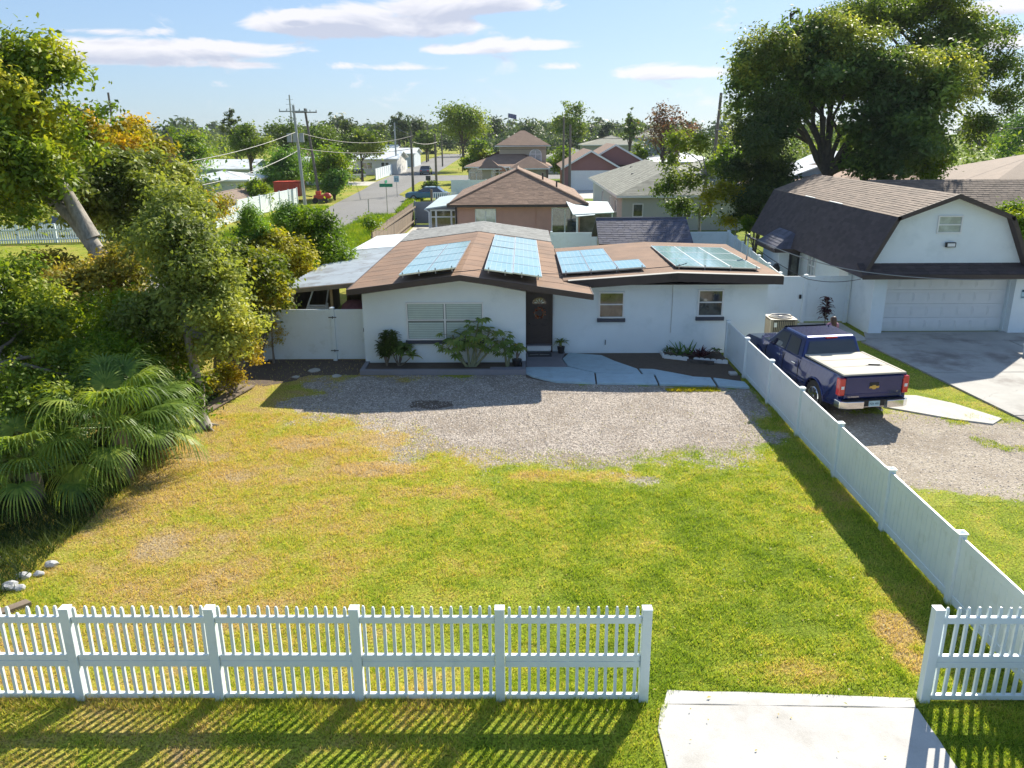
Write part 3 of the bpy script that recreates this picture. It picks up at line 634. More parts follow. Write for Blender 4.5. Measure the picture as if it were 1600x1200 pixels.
def vpost(parent, x, y, h, w=.127, cap=True, name='post', m='vinyl'):
    b = MB(); b.box(x - w / 2, x + w / 2, y - w / 2, y + w / 2, 0, h); o = b.build(name, M[m], parent, bevel=.006)
    if cap:
        c = MB(); c.box(x - w / 2 - .012, x + w / 2 + .012, y - w / 2 - .012, y + w / 2 + .012, h, h + .018)
        k = w / 2 + .004; c.add([(x - k, y - k, h + .018), (x + k, y - k, h + .018), (x + k, y + k, h + .018), (x - k, y + k, h + .018), (x, y, h + .05)], [(0, 1, 4), (1, 2, 4), (2, 3, 4), (3, 0, 4)])
        c.build('cap', M[m], o)
    return o
def privacy(name, label, pts, h, boards=False, group=None, cat='fence', m='vinyl', gap=.05, posts=True, steps=None):
    """solid vinyl fence along pts (the posts stand at pts)"""
    t = thing(name, label, cat, (pts[0][0], pts[0][1], 0), group=group)
    if posts:
        for i, (x, y) in enumerate(pts): vpost(t, x, y, h + .04, m=m)
    proto = {}
    for (x0, y0), (x1, y1) in zip(pts[:-1], pts[1:]):
        d = Vector((x1 - x0, y1 - y0, 0)); L = d.length - .135; d.normalize(); nn = Vector((-d.y, d.x, 0)); a = Vector((x0, y0, 0)) + d * .0675; rz = math.atan2(d.y, d.x)
        key = round(L, 3)
        if key not in proto:
            pr = MB(); pr.box(0, L, -.02, .02, h - .14, h, 0); rail = pr.build('rail', M[m], t, local=True, bevel=.005)
            pr = MB(); pr.box(0, L, -.02, .02, gap, gap + .14, 0); rail2 = pr.build('rail', M[m], t, local=True, bevel=.005)
            nb = max(1, round(L / .152)); w = L / nb
            pb = MB(); z0, z1 = gap + .14, h - .14
            if boards:
                pb.add([(.0, -.011, z0), (w * .93, -.011, z0), (w * .93, .011, z0), (0, .011, z0), (0, -.011, z1), (w * .93, -.011, z1), (w * .93, .011, z1), (0, .011, z1)],
                       [(0, 1, 5, 4), (1, 2, 6, 5), (2, 3, 7, 6), (3, 0, 4, 7), (4, 5, 6, 7)])
                pb.box(w * .93, w, -.006, .006, z0, z1)
                bd = pb.build('board', M[m], t, local=True)
            else:
                for k in range(nb):
                    pb.box(k * w, k * w + w * .94, -.011, .011, z0, z1)
                    pb.box(k * w + w * .94, (k + 1) * w, -.006, .006, z0, z1)
                bd = tag(pb.build('panel', M[m], t, local=True), kind='stuff')
            proto[key] = (rail, rail2, bd, nb, w, True)
        rail, rail2, bd, nb, w, first = proto[key]
        items = [(rail, 0), (rail2, 0)] + ([(bd, k * w) for k in range(nb)] if boards else [(bd, 0)])
        loc0 = a - worigin(t)
        used = set()
        for o, dx in items:
            if first and o not in used: c = o; used.add(o)
            else: c = o.copy(); C.objects.link(c)
            c.parent = t; c.location = loc0 + d * dx; c.rotation_euler = (0, 0, rz)
        proto[key] = (rail, rail2, bd, nb, w, False)
    return t

# ------------------------------------------------------------------ picket fence in front
PY = 8.77
def picket_fence(name, label, xs, x_end=None):
    t = thing(name, label, 'fence', (xs[0], PY, 0)); hp = 1.40
    pk = MB(); w = .019; pk.box(-w, w, -.019, .019, .10, hp - .05)
    pk.add([(-w, -.019, hp - .05), (w, -.019, hp - .05), (w, .019, hp - .05), (-w, .019, hp - .05), (-w * .55, -.011, hp - .012), (w * .55, -.011, hp - .012), (w * .55, .011, hp - .012), (-w * .55, .011, hp - .012)],
           [(0, 1, 5, 4), (1, 2, 6, 5), (2, 3, 7, 6), (3, 0, 4, 7), (4, 5, 6, 7)])
    src = pk.build('picket', M['vinyl'], t, local=True, bevel=.004); first = True
    rr = random.Random(4)
    for x in xs[:len(xs) if x_end is None else -1]:
        b = MB(); s = .060; b.box(x - s, x + s, PY - s, PY + s, 0, 1.365); p = b.build('post', M['vinyl'], t, bevel=.006)
        c = MB(); s2 = .063; c.box(x - s2, x + s2, PY - s2, PY + s2, 1.365, 1.378); c.build('cap', M['vinyl'], p, bevel=.004)
    for x0, x1 in zip(xs[:-1], xs[1:]):
        a, b_ = x0 + .066, x1 - .066
        for (z0, z1) in ((1.16, 1.25), (.605, .69), (.515, .601), (.03, .10)):
            r = MB(); r.box(a, b_, PY - .028, PY + .028, z0, z1); r.build('rail', M['vinyl'], t, bevel=.004)
        n = max(1, round((x1 - x0) / .1221) - 1); st = (x1 - x0) / (n + 1)
        for k in range(n):
            x = x0 + st * (k + 1) + rr.uniform(-.004, .004); zz = -.05 if (abs(x + 6.35) < .06 and x0 < -6) else rr.uniform(-.008, .008)
            if first: o = src; first = False; o.location = Vector((x, PY, zz)) - worigin(t)
            else: o = inst('picket', src, t, (x, PY, zz))
            o.rotation_euler = (rr.uniform(-.01, .01), rr.uniform(-.008, .008), 0)
            o.scale = (1, 1, .974 if zz == -.05 else 1)
    return t
xs = [1.53 - 1.83 * k for k in range(6)][::-1]; xs[-1] = 1.55
xs = [xs[0] - 1.83] + xs
picket_fence('picket_fence', 'long white vinyl picket fence across the lawn left of the concrete driveway apron', xs)
picket_fence('picket_fence', 'short white vinyl picket fence section right of the concrete driveway apron', [5.17, 6.56], x_end=1)

# the privacy fence between the yards
YP = [25.4, 23.12] + [23.12 - 2.42 * k for k in range(1, 8)]
privacy('privacy_fence', 'long low white privacy fence running from the house wall to the street beside the lawn', [(6.64, y) for y in YP], 1.18, boards=True)
privacy('fence_gate', 'tall white double gate left of the house under the carport roof', [(-8.40, 25.2), (-6.10, 25.2), (-5.02, 25.2)], 1.70, boards=True, cat='gate')
gh = [o for o in C.objects if o.name.startswith('fence_gate')][0]
for z in (1.45, .35):
    b = MB(); b.box(-6.22, -5.97, 25.12, 25.14, z - .012, z + .012); b.cyl((-6.09, 25.12, z - .04), (-6.09, 25.12, z + .04), .012, n=8); b.build('hinge', M['dark_metal'], gh)
b = MB(); b.box(-5.12, -5.06, 25.11, 25.135, .98, 1.10); b.build('latch', M['black'], gh)
t = thing('old_fence_post', 'leaning white post and pickets at the left end of the double gate', 'post', (-8.6, 25.2, 0))
b = MB(); b.tube([(-8.62, 25.15, 0), (-8.72, 25.1, 1.6)], .05, 4); b.build('post', M['vinyl'], t)
for k in range(3):
    b = MB(); b.tube([(-8.85 - .1 * k, 25.1 - .05 * k, 0), (-9.05 - .13 * k, 25.0, 1.25)], .035, 4); b.build('picket', M['vinyl'], t)

# ------------------------------------------------------------------ the house
hs = thing('house', 'low pale blue-white house with brown roof, solar panels and dark front door', 'house', (0, 24.5, 0))
b = MB(); lw = [(-4.98, 0), (.10, 0), (.10, 2.38), (-1.87, 2.74), (-4.98, 2.32)]
b.yprism([p for p in lw], 24.5, 38.8); b.build('wall', M['stucco'], hs, merge=False)
b = MB(); b.yprism([(.104, 0), (8.0, 0), (8.0, 2.42), (4.9, 2.50), (.104, 2.42)], 26.0, 32.3); b.build('wall', M['stucco'], hs)
# left wing roof: two slopes, grey shingled behind
FZ = .17
def lroof(y0, y1, name, m, zo=0, par=hs):
    b = MB(); L_, A_, R_ = (-5.26, 2.59 + zo), (-1.87, 3.02 + zo), (2.10, 2.42 + zo)
    R2 = (1.25, 2.549 + zo)
    for (p, q) in ((L_, A_), (A_, R_ if y0 < 24 else R2)):
        b.slab([(p[0], y0, p[1]), (q[0], y0, q[1]), (q[0], y1, q[1]), (p[0], y1, p[1])], .05)
    return b.build(name, M[m], par)
lroof(23.86, 26.4, 'roof_front', 'roof_brown'); lroof(26.4, 34.9, 'roof', 'roof_brown', -.001)
gr = lroof(34.9, 39.1, 'back_roof', 'roof_grey', .012)
s = MB(); tabs(s, ((-5.26, 39.1, 2.60), (-5.26, 34.9, 2.60), (-1.87, 39.1, 3.03), (-1.87, 34.9, 3.03))); tabs(s, ((1.25, 34.9, 2.56), (1.25, 39.1, 2.56), (-1.87, 34.9, 3.03), (-1.87, 39.1, 3.03)))
tag(s.build('shingles', M['roof_grey'], gr), kind='stuff')
# seams of the rolled roofing, lapped strips running up the slope
for k in range(9):
    y = 24.9 + 1.02 * k
    b = MB()
    for (x0, z0, x1, z1) in ((-5.26, 2.59, -1.87, 3.02), (-1.87, 3.02, 1.3, 2.541)):
        b.hexa([(x0, y, z0), (x1, y, z1), (x1, y + 1.0, z1), (x0, y + 1.0, z0), (x0, y, z0 + .005), (x1, y, z1 + .005), (x1, y + 1.0, z1 + .002), (x0, y + 1.0, z0 + .002)])
    b.build('roofing_strip', M['roof_brown'], hs)
b = MB()
for (x0, z0, x1, z1) in ((-5.27, 2.585, -1.87, 3.015), (-1.87, 3.015, 2.11, 2.415)):
    b.hexa([(x0, 23.80, z0 - FZ), (x1, 23.80, z1 - FZ), (x1, 23.84, z1 - FZ), (x0, 23.84, z0 - FZ), (x0, 23.80, z0 + .008), (x1, 23.80, z1 + .008), (x1, 23.84, z1 + .008), (x0, 23.84, z0 + .008)])
b.build('fascia', M['brown_trim'], hs)
b = MB(); b.box(-5.30, -5.272, 23.80, 39.1, 2.42, 2.59); b.build('fascia', M['brown_trim'], hs)
b = MB(); b.box(2.112, 2.14, 23.80, 26.38, 2.25, 2.42); b.build('fascia', M['brown_trim'], hs)
b = MB(); b.slab([(-5.26, 23.85, 2.44), (-4.99, 23.85, 2.475), (-4.99, 39, 2.475), (-5.26, 39, 2.44)], .02); b.slab([(.11, 23.85, 2.53), (2.1, 23.85, 2.30), (2.1, 26.2, 2.30), (.11, 26.2, 2.53)], .02); b.build('soffit', M['brown_trim'], hs)
# right wing roof
RWp = [(1.30, 2.55), (4.90, 2.80), (8.22, 2.69)]
b = MB()
for p, q in zip(RWp[:-1], RWp[1:]):
    b.slab([(p[0], 25.32, p[1]), (q[0], 25.32, q[1]), (q[0], 32.75, q[1] + .02), (p[0], 32.75, p[1] + .02)], .06)
b.build('roof', M['roof_brown'], hs)
for k in range(7):
    y = 25.34 + 1.03 * k; b = MB()
    for p, q in zip(RWp[:-1], RWp[1:]):
        b.hexa([(p[0], y, p[1]), (q[0], y, q[1]), (q[0], y + 1.0, q[1]), (p[0], y + 1.0, p[1]), (p[0], y, p[1] + .014), (q[0], y, q[1] + .014), (q[0], y + 1.0, q[1] + .022), (p[0], y + 1.0, p[1] + .022)])
    b.build('roofing_strip', M['roof_brown'], hs)
b = MB()
for p, q in zip([(1.45, 2.56), (4.90, 2.80)], [(4.90, 2.80), (8.22, 2.69)]):
    b.hexa([(p[0], 25.27, p[1] - .27), (q[0], 25.27, q[1] - .27), (q[0], 25.31, q[1] - .27), (p[0], 25.31, p[1] - .27), (p[0], 25.27, p[1]), (q[0], 25.27, q[1]), (q[0], 25.31, q[1]), (p[0], 25.31, p[1])])
b.build('fascia', M['brown_trim'], hs)
b = MB(); b.box(8.222, 8.25, 25.27, 32.7, 2.42, 2.68); b.build('fascia', M['brown_trim'], hs)
b = MB(); b.slab([(1.3, 25.32, 2.44), (8.2, 25.32, 2.44), (8.2, 26.0, 2.44), (1.3, 26.0, 2.44)], .02); b.build('soffit', M['brown_trim'], hs)
text('house_number', '426', .19, M['black'], hs, Vector((4.78, 25.262, 2.66)) - worigin(hs), (R(90), 0, 0), .004)
# pale drip edges along the eaves
b = MB()
for p, q in zip([(1.45, 2.562), (4.90, 2.802)], [(4.90, 2.802), (8.25, 2.692)]):
    b.hexa([(p[0], 25.25, p[1]), (q[0], 25.25, q[1]), (q[0], 25.40, q[1] + .01), (p[0], 25.40, p[1] + .01), (p[0], 25.25, p[1] + .012), (q[0], 25.25, q[1] + .012), (q[0], 25.40, q[1] + .024), (p[0], 25.40, p[1] + .024)])
b.build('drip_edge', M['concrete'], hs)
# windows and door
fw_ = window(hs, -3.62, -1.22, .86, 2.06, 24.5, .045, mull_v=(-2.42,), mull_h=(1.50,), glass='gap', name='front_window', depth=.05, sill=.11)
for (a, c) in ((-3.56, -2.47), (-2.37, -1.28)):       # slatted blinds behind the glass
    for zz in (.92, 1.535):
        b = MB()
        for k in range(9): b.box(a, c, 24.462, 24.472, zz + k * .0565, zz + k * .0565 + .045)
        tag(b.build('blind', M['blind'], fw_), kind='stuff')
window(hs, 2.50, 3.34, 1.20, 2.08, 26.0, .05, mull_h=(1.66,), name='bedroom_window', depth=.05, sill=.12)
window(hs, 5.74, 6.58, 1.24, 2.14, 26.0, .05, mull_h=(1.72,), name='bedroom_window', depth=.05, sill=.12)
dr = MB(); dr.box(.13, .96, 25.93, 25.995, .34, 2.26); door = dr.build('front_door', M['brown_trim'], hs)
b = MB()
b.box(.108, .165, 25.86, 25.99, .08, 2.30); b.box(.93, .99, 25.86, 25.99, .08, 2.30); b.box(.165, .93, 25.86, 25.99, 2.12, 2.30); b.build('door_frame', M['brown_trim'], door)
b = MB()
for (a, c, z0, z1) in ((.26, .50, .55, 1.02), (.60, .84, .55, 1.02), (.26, .84, 1.16, 1.60)):
    for (e0, e1, f0, f1) in ((a, c, z0, z0 + .02), (a, c, z1 - .02, z1), (a, a + .02, z0 + .02, z1 - .02), (c - .02, c, z0 + .02, z1 - .02)): b.box(e0, e1, 25.912, 25.928, f0, f1)
    b.box(a + .05, c - .05, 25.905, 25.928, z0 + .05, z1 - .05)
b.build('door_panels', M['brown_trim'], door)
b = MB()                                               # fanlight
arc = [(.55 + .235 * math.cos(a), 1.70 + .215 * math.sin(a)) for a in [math.pi * k / 12 for k in range(13)]]
b.yprism([(.315, 1.70)] + arc[::-1][1:], 25.915, 25.928); b.build('fanlight', M['glass_dk'], door)
for k in range(5):
    a = math.pi * (k + .5) / 5; b = MB(); c0 = Vector((.55, 25.908, 1.71)); d = Vector((math.cos(a), 0, math.sin(a) * .92)); n_ = Vector((-d.z, 0, d.x))
    b.add([c0 + d * .05, c0 + d * .13 + n_ * .022, c0 + d * .19, c0 + d * .13 - n_ * .022], [(0, 1, 2, 3)]); b.add([v + Vector((0, .006, 0)) for v in [c0 + d * .05, c0 + d * .13 + n_ * .022, c0 + d * .19, c0 + d * .13 - n_ * .022]], [(3, 2, 1, 0)]); b.build('fanlight_petal', M['blind'], door)
b = MB(); b.cyl((.21, 25.92, 1.05), (.21, 25.86, 1.05), .022, n=10); b.ball((.21, 25.85, 1.05), .03, 8); b.build('handle', M['dark_metal'], door)
b = MB(); b.box(.15, .94, 25.78, 25.90, .15, .315); b.build('step', M['white'], hs)
b = MB(); b.box(.12, .97, 25.74, 25.92, .318, .345); b.build('threshold', M['porch_grey'], hs)
text('street_number', '4\n2\n6\n6', .17, M['white'], hs, Vector((1.03, 25.97, 1.60)) - worigin(hs), (R(90), 0, 0), .004)
b = MB(); b.box(1.25, 1.45, 25.92, 25.996, 2.02, 2.06); b.build('porch_light', M['dark_metal'], hs)
# cable hanging down the wall, hose tap
b = MB(); b.tube([(4.9, 25.985, 2.4), (4.91, 25.985, 1.6), (4.90, 25.985, .7)], .008, 5); b.build('cable', M['metal'], hs)
b = MB(); b.tube([(2.75, 25.97, .30), (2.75, 25.94, .42), (2.75, 25.97, .46)], .015, 5); b.build('hose_tap', M['dark_metal'], hs)
# wreath, mat
t = thing('wreath', 'orange and red leaf wreath hanging on the dark front door', 'wreath', (.55, 25.89, 1.40))
rr = random.Random(5); b = MB()
for k in range(90):
    a = rr.random() * 6.28; rad = .155 + rr.gauss(0, .025); c = Vector((.55 + rad * math.cos(a), 25.885 + rr.uniform(-.03, .02), 1.40 + rad * math.sin(a)))
    u = Vector((rr.gauss(0, 1), rr.gauss(0, 1), rr.gauss(0, 1))).normalized() * .035; w = Vector((rr.gauss(0, 1), rr.gauss(0, 1), rr.gauss(0, 1))).normalized() * .022
    b.add([c - u, c + w, c + u, c - w], [(0, 1, 2, 3)])
M['wreath'] = leafmat('wreath_leaves', [(0, (.16, .02, .01)), (.5, (.5, .10, .02)), (1, (.62, .30, .12))], .2, 9)
tag(b.build('leaves', M['wreath'], t), kind='stuff')
b = MB(); b.tube([(.55 + .155 * math.cos(a), 25.89, 1.40 + .155 * math.sin(a)) for a in [6.283 * k / 20 for k in range(21)]], .02, 6); b.build('hoop', M['wood'], t)
t = thing('door_mat', 'dark doormat on the porch floor before the front door', 'mat', (.55, 25.4, .08))
b = MB(); b.box(.18, .95, 25.30, 25.70, .078, .095); b.build('mat', M['black'], t); 
b = MB(); b.box(.24, .52, 25.46, 25.50, .096, .098); b.box(.56, .88, 25.46, 25.50, .096, .098); b.build('print', M['metal'], t)

# solar arrays
def solar(label, o, ux, uy, cells):
    """o: front-left corner, ux right vector (unit), uy up-slope vector (unit); cells: list of (i,j,w,h)"""
    ux = Vector(ux).normalized(); uy = Vector(uy).normalized(); n = ux.cross(uy).normalized()
    t = thing('solar_array', label, 'solar panels', o)
    mtx = Matrix((ux, uy, n)).transposed().to_4x4()
    eul = mtx.to_euler()
    protos = {}
    for (u0, v0, w, h, lift) in cells:
        p = Vector(o) + ux * u0 + uy * v0 + n * lift
        key = (w, h)
        if key not in protos:
            b = MB(); b.box(.018, w - .018, .018, h - .018, -.012, 0); src = b.build('solar_panel', M['solar'], t, local=True)
            f = MB(); f.box(0, w, 0, .018, -.035, .006); f.box(0, w, h - .018, h, -.035, .006); f.box(0, .018, .018, h - .018, -.035, .006); f.box(w - .018, w, .018, h - .018, -.035, .006)
            fr_ = f.build('frame', M['chrome_dull'], src, local=True); protos[key] = (src, fr_); c = src
        else:
            src, fr_ = protos[key]; c = src.copy(); C.objects.link(c); c.parent = t; f = fr_.copy(); C.objects.link(f); f.parent = c
        c.location = p - worigin(t); c.rotation_euler = eul
    W_ = max(u + w for (u, v, w, h, l) in cells if v < .1)
    for k in range(4):                                 # feet under the raised front edge
        u = .12 + (W_ - .24) * k / 3; p = Vector(o) + ux * u
        b = MB(); b.tube([p + n * .06 + uy * .02, p + uy * .03 + Vector((0, 0, -.11))], .02, 4); b.build('foot', M['metal'], t)
    return t
M['chrome_dull'] = mat('panel_frame_aluminium', (.55, .58, .60), .35, .05, 5, metal=.8)
def slopeL(x): return 2.59 + (x + 5.26) * (3.02 - 2.59) / 3.39
def slopeR(x): return 3.02 - (x + 1.87) * (.60 / 3.97)
sL, sR = .43 / 3.39, -.60 / 3.97
dz = .07
solar('pale blue solar array two panels wide on the left slope of the brown roof', (-3.72, 23.97, slopeL(-3.72) + .22), (1, 0, sL), (0, 1, -.018),
      [(i * .875, j * 1.82, .865, 1.81, 0) for i in range(2) for j in range(4)])
solar('longest pale solar array running up the roof just right of the ridge', (-1.14, 24.05, slopeR(-1.14) + .25), (1, 0, sR), (0, 1, -.016),
      [(0, j * 1.95 + (.14 if j > 2 else 0), .86, 1.94, 0) for j in range(5)] + [(.87, j * 1.98, .88, 1.97, .02) for j in range(5)])
solar('stepped solar array with one low panel on its right, middle of the right roof', (1.30, 26.0, 2.55 + .15), (1, 0, .07), (0, 1, -.012),
      [(i * .915, j * 1.76, .905, 1.75, 0) for i in range(2) for j in range(3)] + [(1.84, 0, .87, 1.80, 0)])
solar('wide pale green solar array at the right end of the house roof', (4.95, 25.95, 2.80 + .12), (1, 0, -.033), (0, 1, -.01),
      [(i * .915, j * 1.76, .905, 1.75, 0) for i in range(3) for j in range(3)])
# planting bed in front of the left wing
t = thing('planting_bed', 'long grey kerbed planting bed below the big front window', 'planting bed', (-5.0, 23.6, 0))
b = MB(); b.box(-4.98, .10, 23.48, 23.62, 0, .17); b.box(-4.98, -4.85, 23.62, 24.49, 0, .17); b.box(-.02, .10, 23.62, 24.49, 0, .17); b.box(-1.0, -.02, 23.62, 23.80, 0, .174); b.build('kerb', M['porch_grey'], t, bevel=.01)
b = MB(); b.box(-4.85, -.02, 23.62, 24.49, 0, .12); b.build('soil', M['mulch'], t)
# scalloped border bed near the fence
t = thing('flower_bed', 'small flower bed with white scalloped edging by the low fence', 'flower bed', (5.6, 25.2, 0))
def scallop(b, p0, p1, n):
    p0 = Vector(p0); p1 = Vector(p1); d = (p1 - p0) / n; w = d.normalized(); nn = Vector((-w.y, w.x, 0)) * .03
    for k in range(n):
        a = p0 + d * k; L = d.length * .96; pts = [(0, 0), (L, 0)] + [(L / 2 + L / 2 * math.cos(x), .10 + .035 * math.sin(x)) for x in (0, .7, 1.57, 2.44, 3.14)]
        v = [a + w * q + Vector((0, 0, z)) - nn for q, z in pts] + [a + w * q + Vector((0, 0, z)) + nn for q, z in pts]; m_ = len(pts)
        b.add(v, [tuple(range(m_)), tuple(range(2 * m_ - 1, m_ - 1, -1))] + [(i, m_ + i, m_ + (i + 1) % m_, (i + 1) % m_) for i in range(m_)])
for p0, p1, n in (((4.60, 25.95, 0), (4.60, 25.35, 0), 3), ((4.62, 25.33, 0), (5.35, 25.0, 0), 4), ((5.5, 24.98, 0), (6.0, 24.80, 0), 3), ((6.0, 24.79, 0), (6.52, 24.62, 0), 3)):
    b = MB(); scallop(b, p0, p1, n); b.build('edging', M['white'], t)
b = MB(); b.hexa([(5.25, 24.78, 0), (6.05, 24.5, 0), (6.08, 24.62, 0), (5.28, 24.9, 0), (5.25, 24.78, .1), (6.05, 24.5, .1), (6.08, 24.62, .1), (5.28, 24.9, .1)]); b.build('log', M['bark_dk'], t)
b = MB(); b.prism([(4.65, 25.93), (4.66, 25.38), (6.55, 24.67), (6.55, 25.93)], .008, .06); b.build('soil', M['mulch'], t)
t = tag(MB().box(6.28, 6.50, 23.35, 23.6, .0, .07).build('paving_block', M['white_conc'], bevel=.01), 'loose pale paving block on the soil at the foot of the low fence', 'block')
# broken slabs and bits by the gate
for k, (x, y, s) in enumerate(((-6.5, 24.0, .22), (-5.7, 23.4, .16), (-6.9, 23.3, .14))):
    poly = [(x + s * rr.uniform(.7, 1.2) * math.cos(a), y + s * rr.uniform(.7, 1.2) * math.sin(a)) for a in [6.283 * j / 7 for j in range(7)]]
    b = MB(); b.prism(poly, .0, .03); tag(b.build('paver', M['concrete'], bevel=.005), ['round grey stepping stone in the shade before the double gate', 'flat broken slab near the left end of the planting bed', 'small flat stone in the shaded grass left of the others'][k], 'stone')

# AC unit
t = thing('air_conditioner', 'tan outdoor air conditioning unit beside the house behind the truck', 'air conditioner', (9.0, 27.55, 0))
b = MB(); b.box(8.55, 9.45, 27.1, 28.0, 0, .06); b.build('pad', M['concrete'], t)
b = MB(); b.prism([(8.62, 27.14), (9.38, 27.14), (9.42, 27.18), (9.42, 27.92), (9.38, 27.96), (8.62, 27.96), (8.58, 27.92), (8.58, 27.18)], .06, .84); b.build('cabinet', M['dark_metal'], t)
M['tan'] = mat('tan_enamel', (.36, .31, .24), .5, .08, 3)
b = MB()
for k in range(13): b.box(8.61 + k * .064, 8.61 + k * .064 + .03, 27.118, 27.138, .10, .80)
for k in range(12): b.box(8.556, 8.576, 27.2 + k * .06, 27.2 + k * .06 + .03, .10, .80); b.box(9.424, 9.444, 27.2 + k * .06, 27.2 + k * .06 + .03, .10, .80)
tag(b.build('louvres', M['tan'], t), kind='stuff')
for x, y in ((8.59, 27.15), (9.41, 27.15), (8.59, 27.95), (9.41, 27.95)):
    b = MB(); b.box(x - .045, x + .045, y - .045, y + .045, .06, .842); b.build('corner_post', M['tan'], t)
b = MB(); b.box(8.54, 9.46, 27.10, 28.0, .845, .87); b.tube([(9 + .38 * math.cos(a), 27.55 + .38 * math.sin(a), .885) for a in [6.283 * k / 24 for k in range(25)]], .03, 6)
b.build('lid', M['tan'], t, bevel=.01)
b = MB(); b.cyl((9, 27.55, .871), (9, 27.55, .880), .35, n=24); b.build('fan_well', M['black'], t)
b = MB()
for rad in (.09, .15, .21, .27, .33): b.tube([(9 + rad * math.cos(a), 27.55 + rad * math.sin(a), .905) for a in [6.283 * k / 20 for k in range(21)]], .006, 4)
for k in range(6): a = k * math.pi / 3; b.tube([(9 + .05 * math.cos(a), 27.55 + .05 * math.sin(a), .905), (9 + .38 * math.cos(a), 27.55 + .38 * math.sin(a), .90)], .006, 4)
tag(b.build('fan_grille', M['metal'], t), kind='stuff')
b = MB(); b.cyl((9, 27.55, .882), (9, 27.55, .912), .07, n=12); b.build('fan_motor', M['tan'], t)
b = MB(); b.box(8.66, 8.76, 27.108, 27.116, .60, .76); b.build('label', M['white'], t)

# ------------------------------------------------------------------ carport on the left
t = thing('carport', 'lean-to carport with corrugated metal roof and timber posts left of the house', 'carport', (-6.5, 27, 0))
cr = [(-8.0, 26.3, 2.15), (-5.3, 26.0, 2.44), (-5.3, 34.4, 2.44), (-7.6, 34.4, 2.2)]
b = MB(); n_ = 30
for k in range(n_):                                    # corrugated sheet
    f0, f1 = k / n_, (k + 1) / n_
    q = [Vector(cr[0]).lerp(Vector(cr[3]), f0), Vector(cr[1]).lerp(Vector(cr[2]), f0), Vector(cr[1]).lerp(Vector(cr[2]), f1), Vector(cr[0]).lerp(Vector(cr[3]), f1)]
    up = Vector((0, 0, .055)); mid0, mid1 = (q[0] + q[3]) / 2 + up, (q[1] + q[2]) / 2 + up
    b.add([q[0], q[1], mid1, mid0, q[2], q[3]], [(0, 1, 2, 3), (3, 2, 4, 5)])
tag(b.build('roof_sheet', M['metal_roof'], t), kind='stuff')
b = MB(); b.slab([(-8.0, 26.3, 2.13), (-5.3, 26.0, 2.42), (-5.3, 34.4, 2.42), (-7.6, 34.4, 2.18)], .03); b.build('roof_deck', M['wood'], t)
for (x, y, z) in ((-6.35, 26.3, 2.3), (-7.7, 26.5, 2.13), (-7.5, 34, 2.15), (-5.35, 30, 2.4)):
    b = MB(); b.box(x - .045, x + .045, y - .045, y + .045, 0, z - .05); b.build('post', M['newwood'], t)
b = MB(); b.hexa([(-8.0, 26.22, 2.00), (-5.3, 25.92, 2.29), (-5.3, 25.97, 2.29), (-8.0, 26.27, 2.00), (-8.0, 26.22, 2.14), (-5.3, 25.92, 2.43), (-5.3, 25.97, 2.43), (-8.0, 26.27, 2.14)]); b.build('beam', M['wood'], t)
b = MB(); b.box(-7.6, -5.1, 34.2, 34.3, 0, 2.1); b.box(-7.95, -7.85, 27.0, 34, 0, 2.05); b.build('back_wall', M['wood'], t)
for k in range(2):
    b = MB(); b.hexa([(-7.9 + .5 * k, 26.6 + 2 * k, 0), (-7.85 + .5 * k, 26.6 + 2 * k, 0), (-7.85 + .5 * k, 26.65 + 2 * k, 0), (-7.9 + .5 * k, 26.65 + 2 * k, 0), (-7.1 + .5 * k, 26.9, 2.1), (-7.05 + .5 * k, 26.9, 2.1), (-7.05 + .5 * k, 26.95, 2.1), (-7.1 + .5 * k, 26.95, 2.1)]); b.build('brace', M['white'], t)
t = thing('patio_roof', 'pale flat metal patio roof behind the carport', 'roof', (-6, 36.5, 0))
b = MB(); b.slab([(-7.35, 34.6, 2.3), (-5.3, 34.6, 2.45), (-5.3, 39.5, 2.45), (-7.1, 39.5, 2.3)], .06); b.build('roof_panel', M['metal_roof'], t)
for (x, y) in ((-7.2, 34.8), (-7.0, 39.3)):
    b = MB(); b.box(x - .05, x + .05, y - .05, y + .05, 0, 2.26); b.build('post', M['white'], t)
t = thing('patio_chair', 'white slatted patio chair under the carport behind the double gate', 'chair', (-7.0, 27.2, 0))
b = MB(); b.box(-7.3, -6.65, 26.9, 27.5, .68, .74); b.build('seat', M['white'], t)
for k in range(6): b = MB(); b.box(-7.28, -6.67, 26.86, 26.89, 1.02 + k * .085, 1.08 + k * .085); b.build('slat', M['white'], t)
for x in (-7.3, -6.66): b = MB(); b.box(x - .03, x + .03, 26.89, 26.93, 0, 1.56); b.build('leg', M['white'], t); b = MB(); b.box(x - .03, x + .03, 27.45, 27.5, 0, .68); b.build('leg', M['white'], t)
M['pinkcloth'] = mat('faded_red_cloth', (.30, .12, .13), .9, .2, 5, bumps=.5, bscale=6)
t = thing('barbecue_grill', 'round grill under a faded red cover beneath the carport', 'grill', (-5.75, 26.9, 0))
b = MB(); b.tube([(-5.75, 26.9, .1), (-5.75, 26.9, .9), (-5.75, 26.9, 1.25), (-5.75, 26.9, 1.5), (-5.75, 26.9, 1.64), (-5.75, 26.9, 1.67)], [.45, .46, .48, .40, .22, .03], 16); b.build('cover', M['pinkcloth'], t, smooth=True)
for k in range(3): b = MB(); a = k * 2.1; b.tube([(-5.75 + .3 * math.cos(a), 26.9 + .3 * math.sin(a), 0), (-5.75 + .25 * math.cos(a), 26.9 + .25 * math.sin(a), .3)], .02, 5); b.build('leg', M['black'], t)

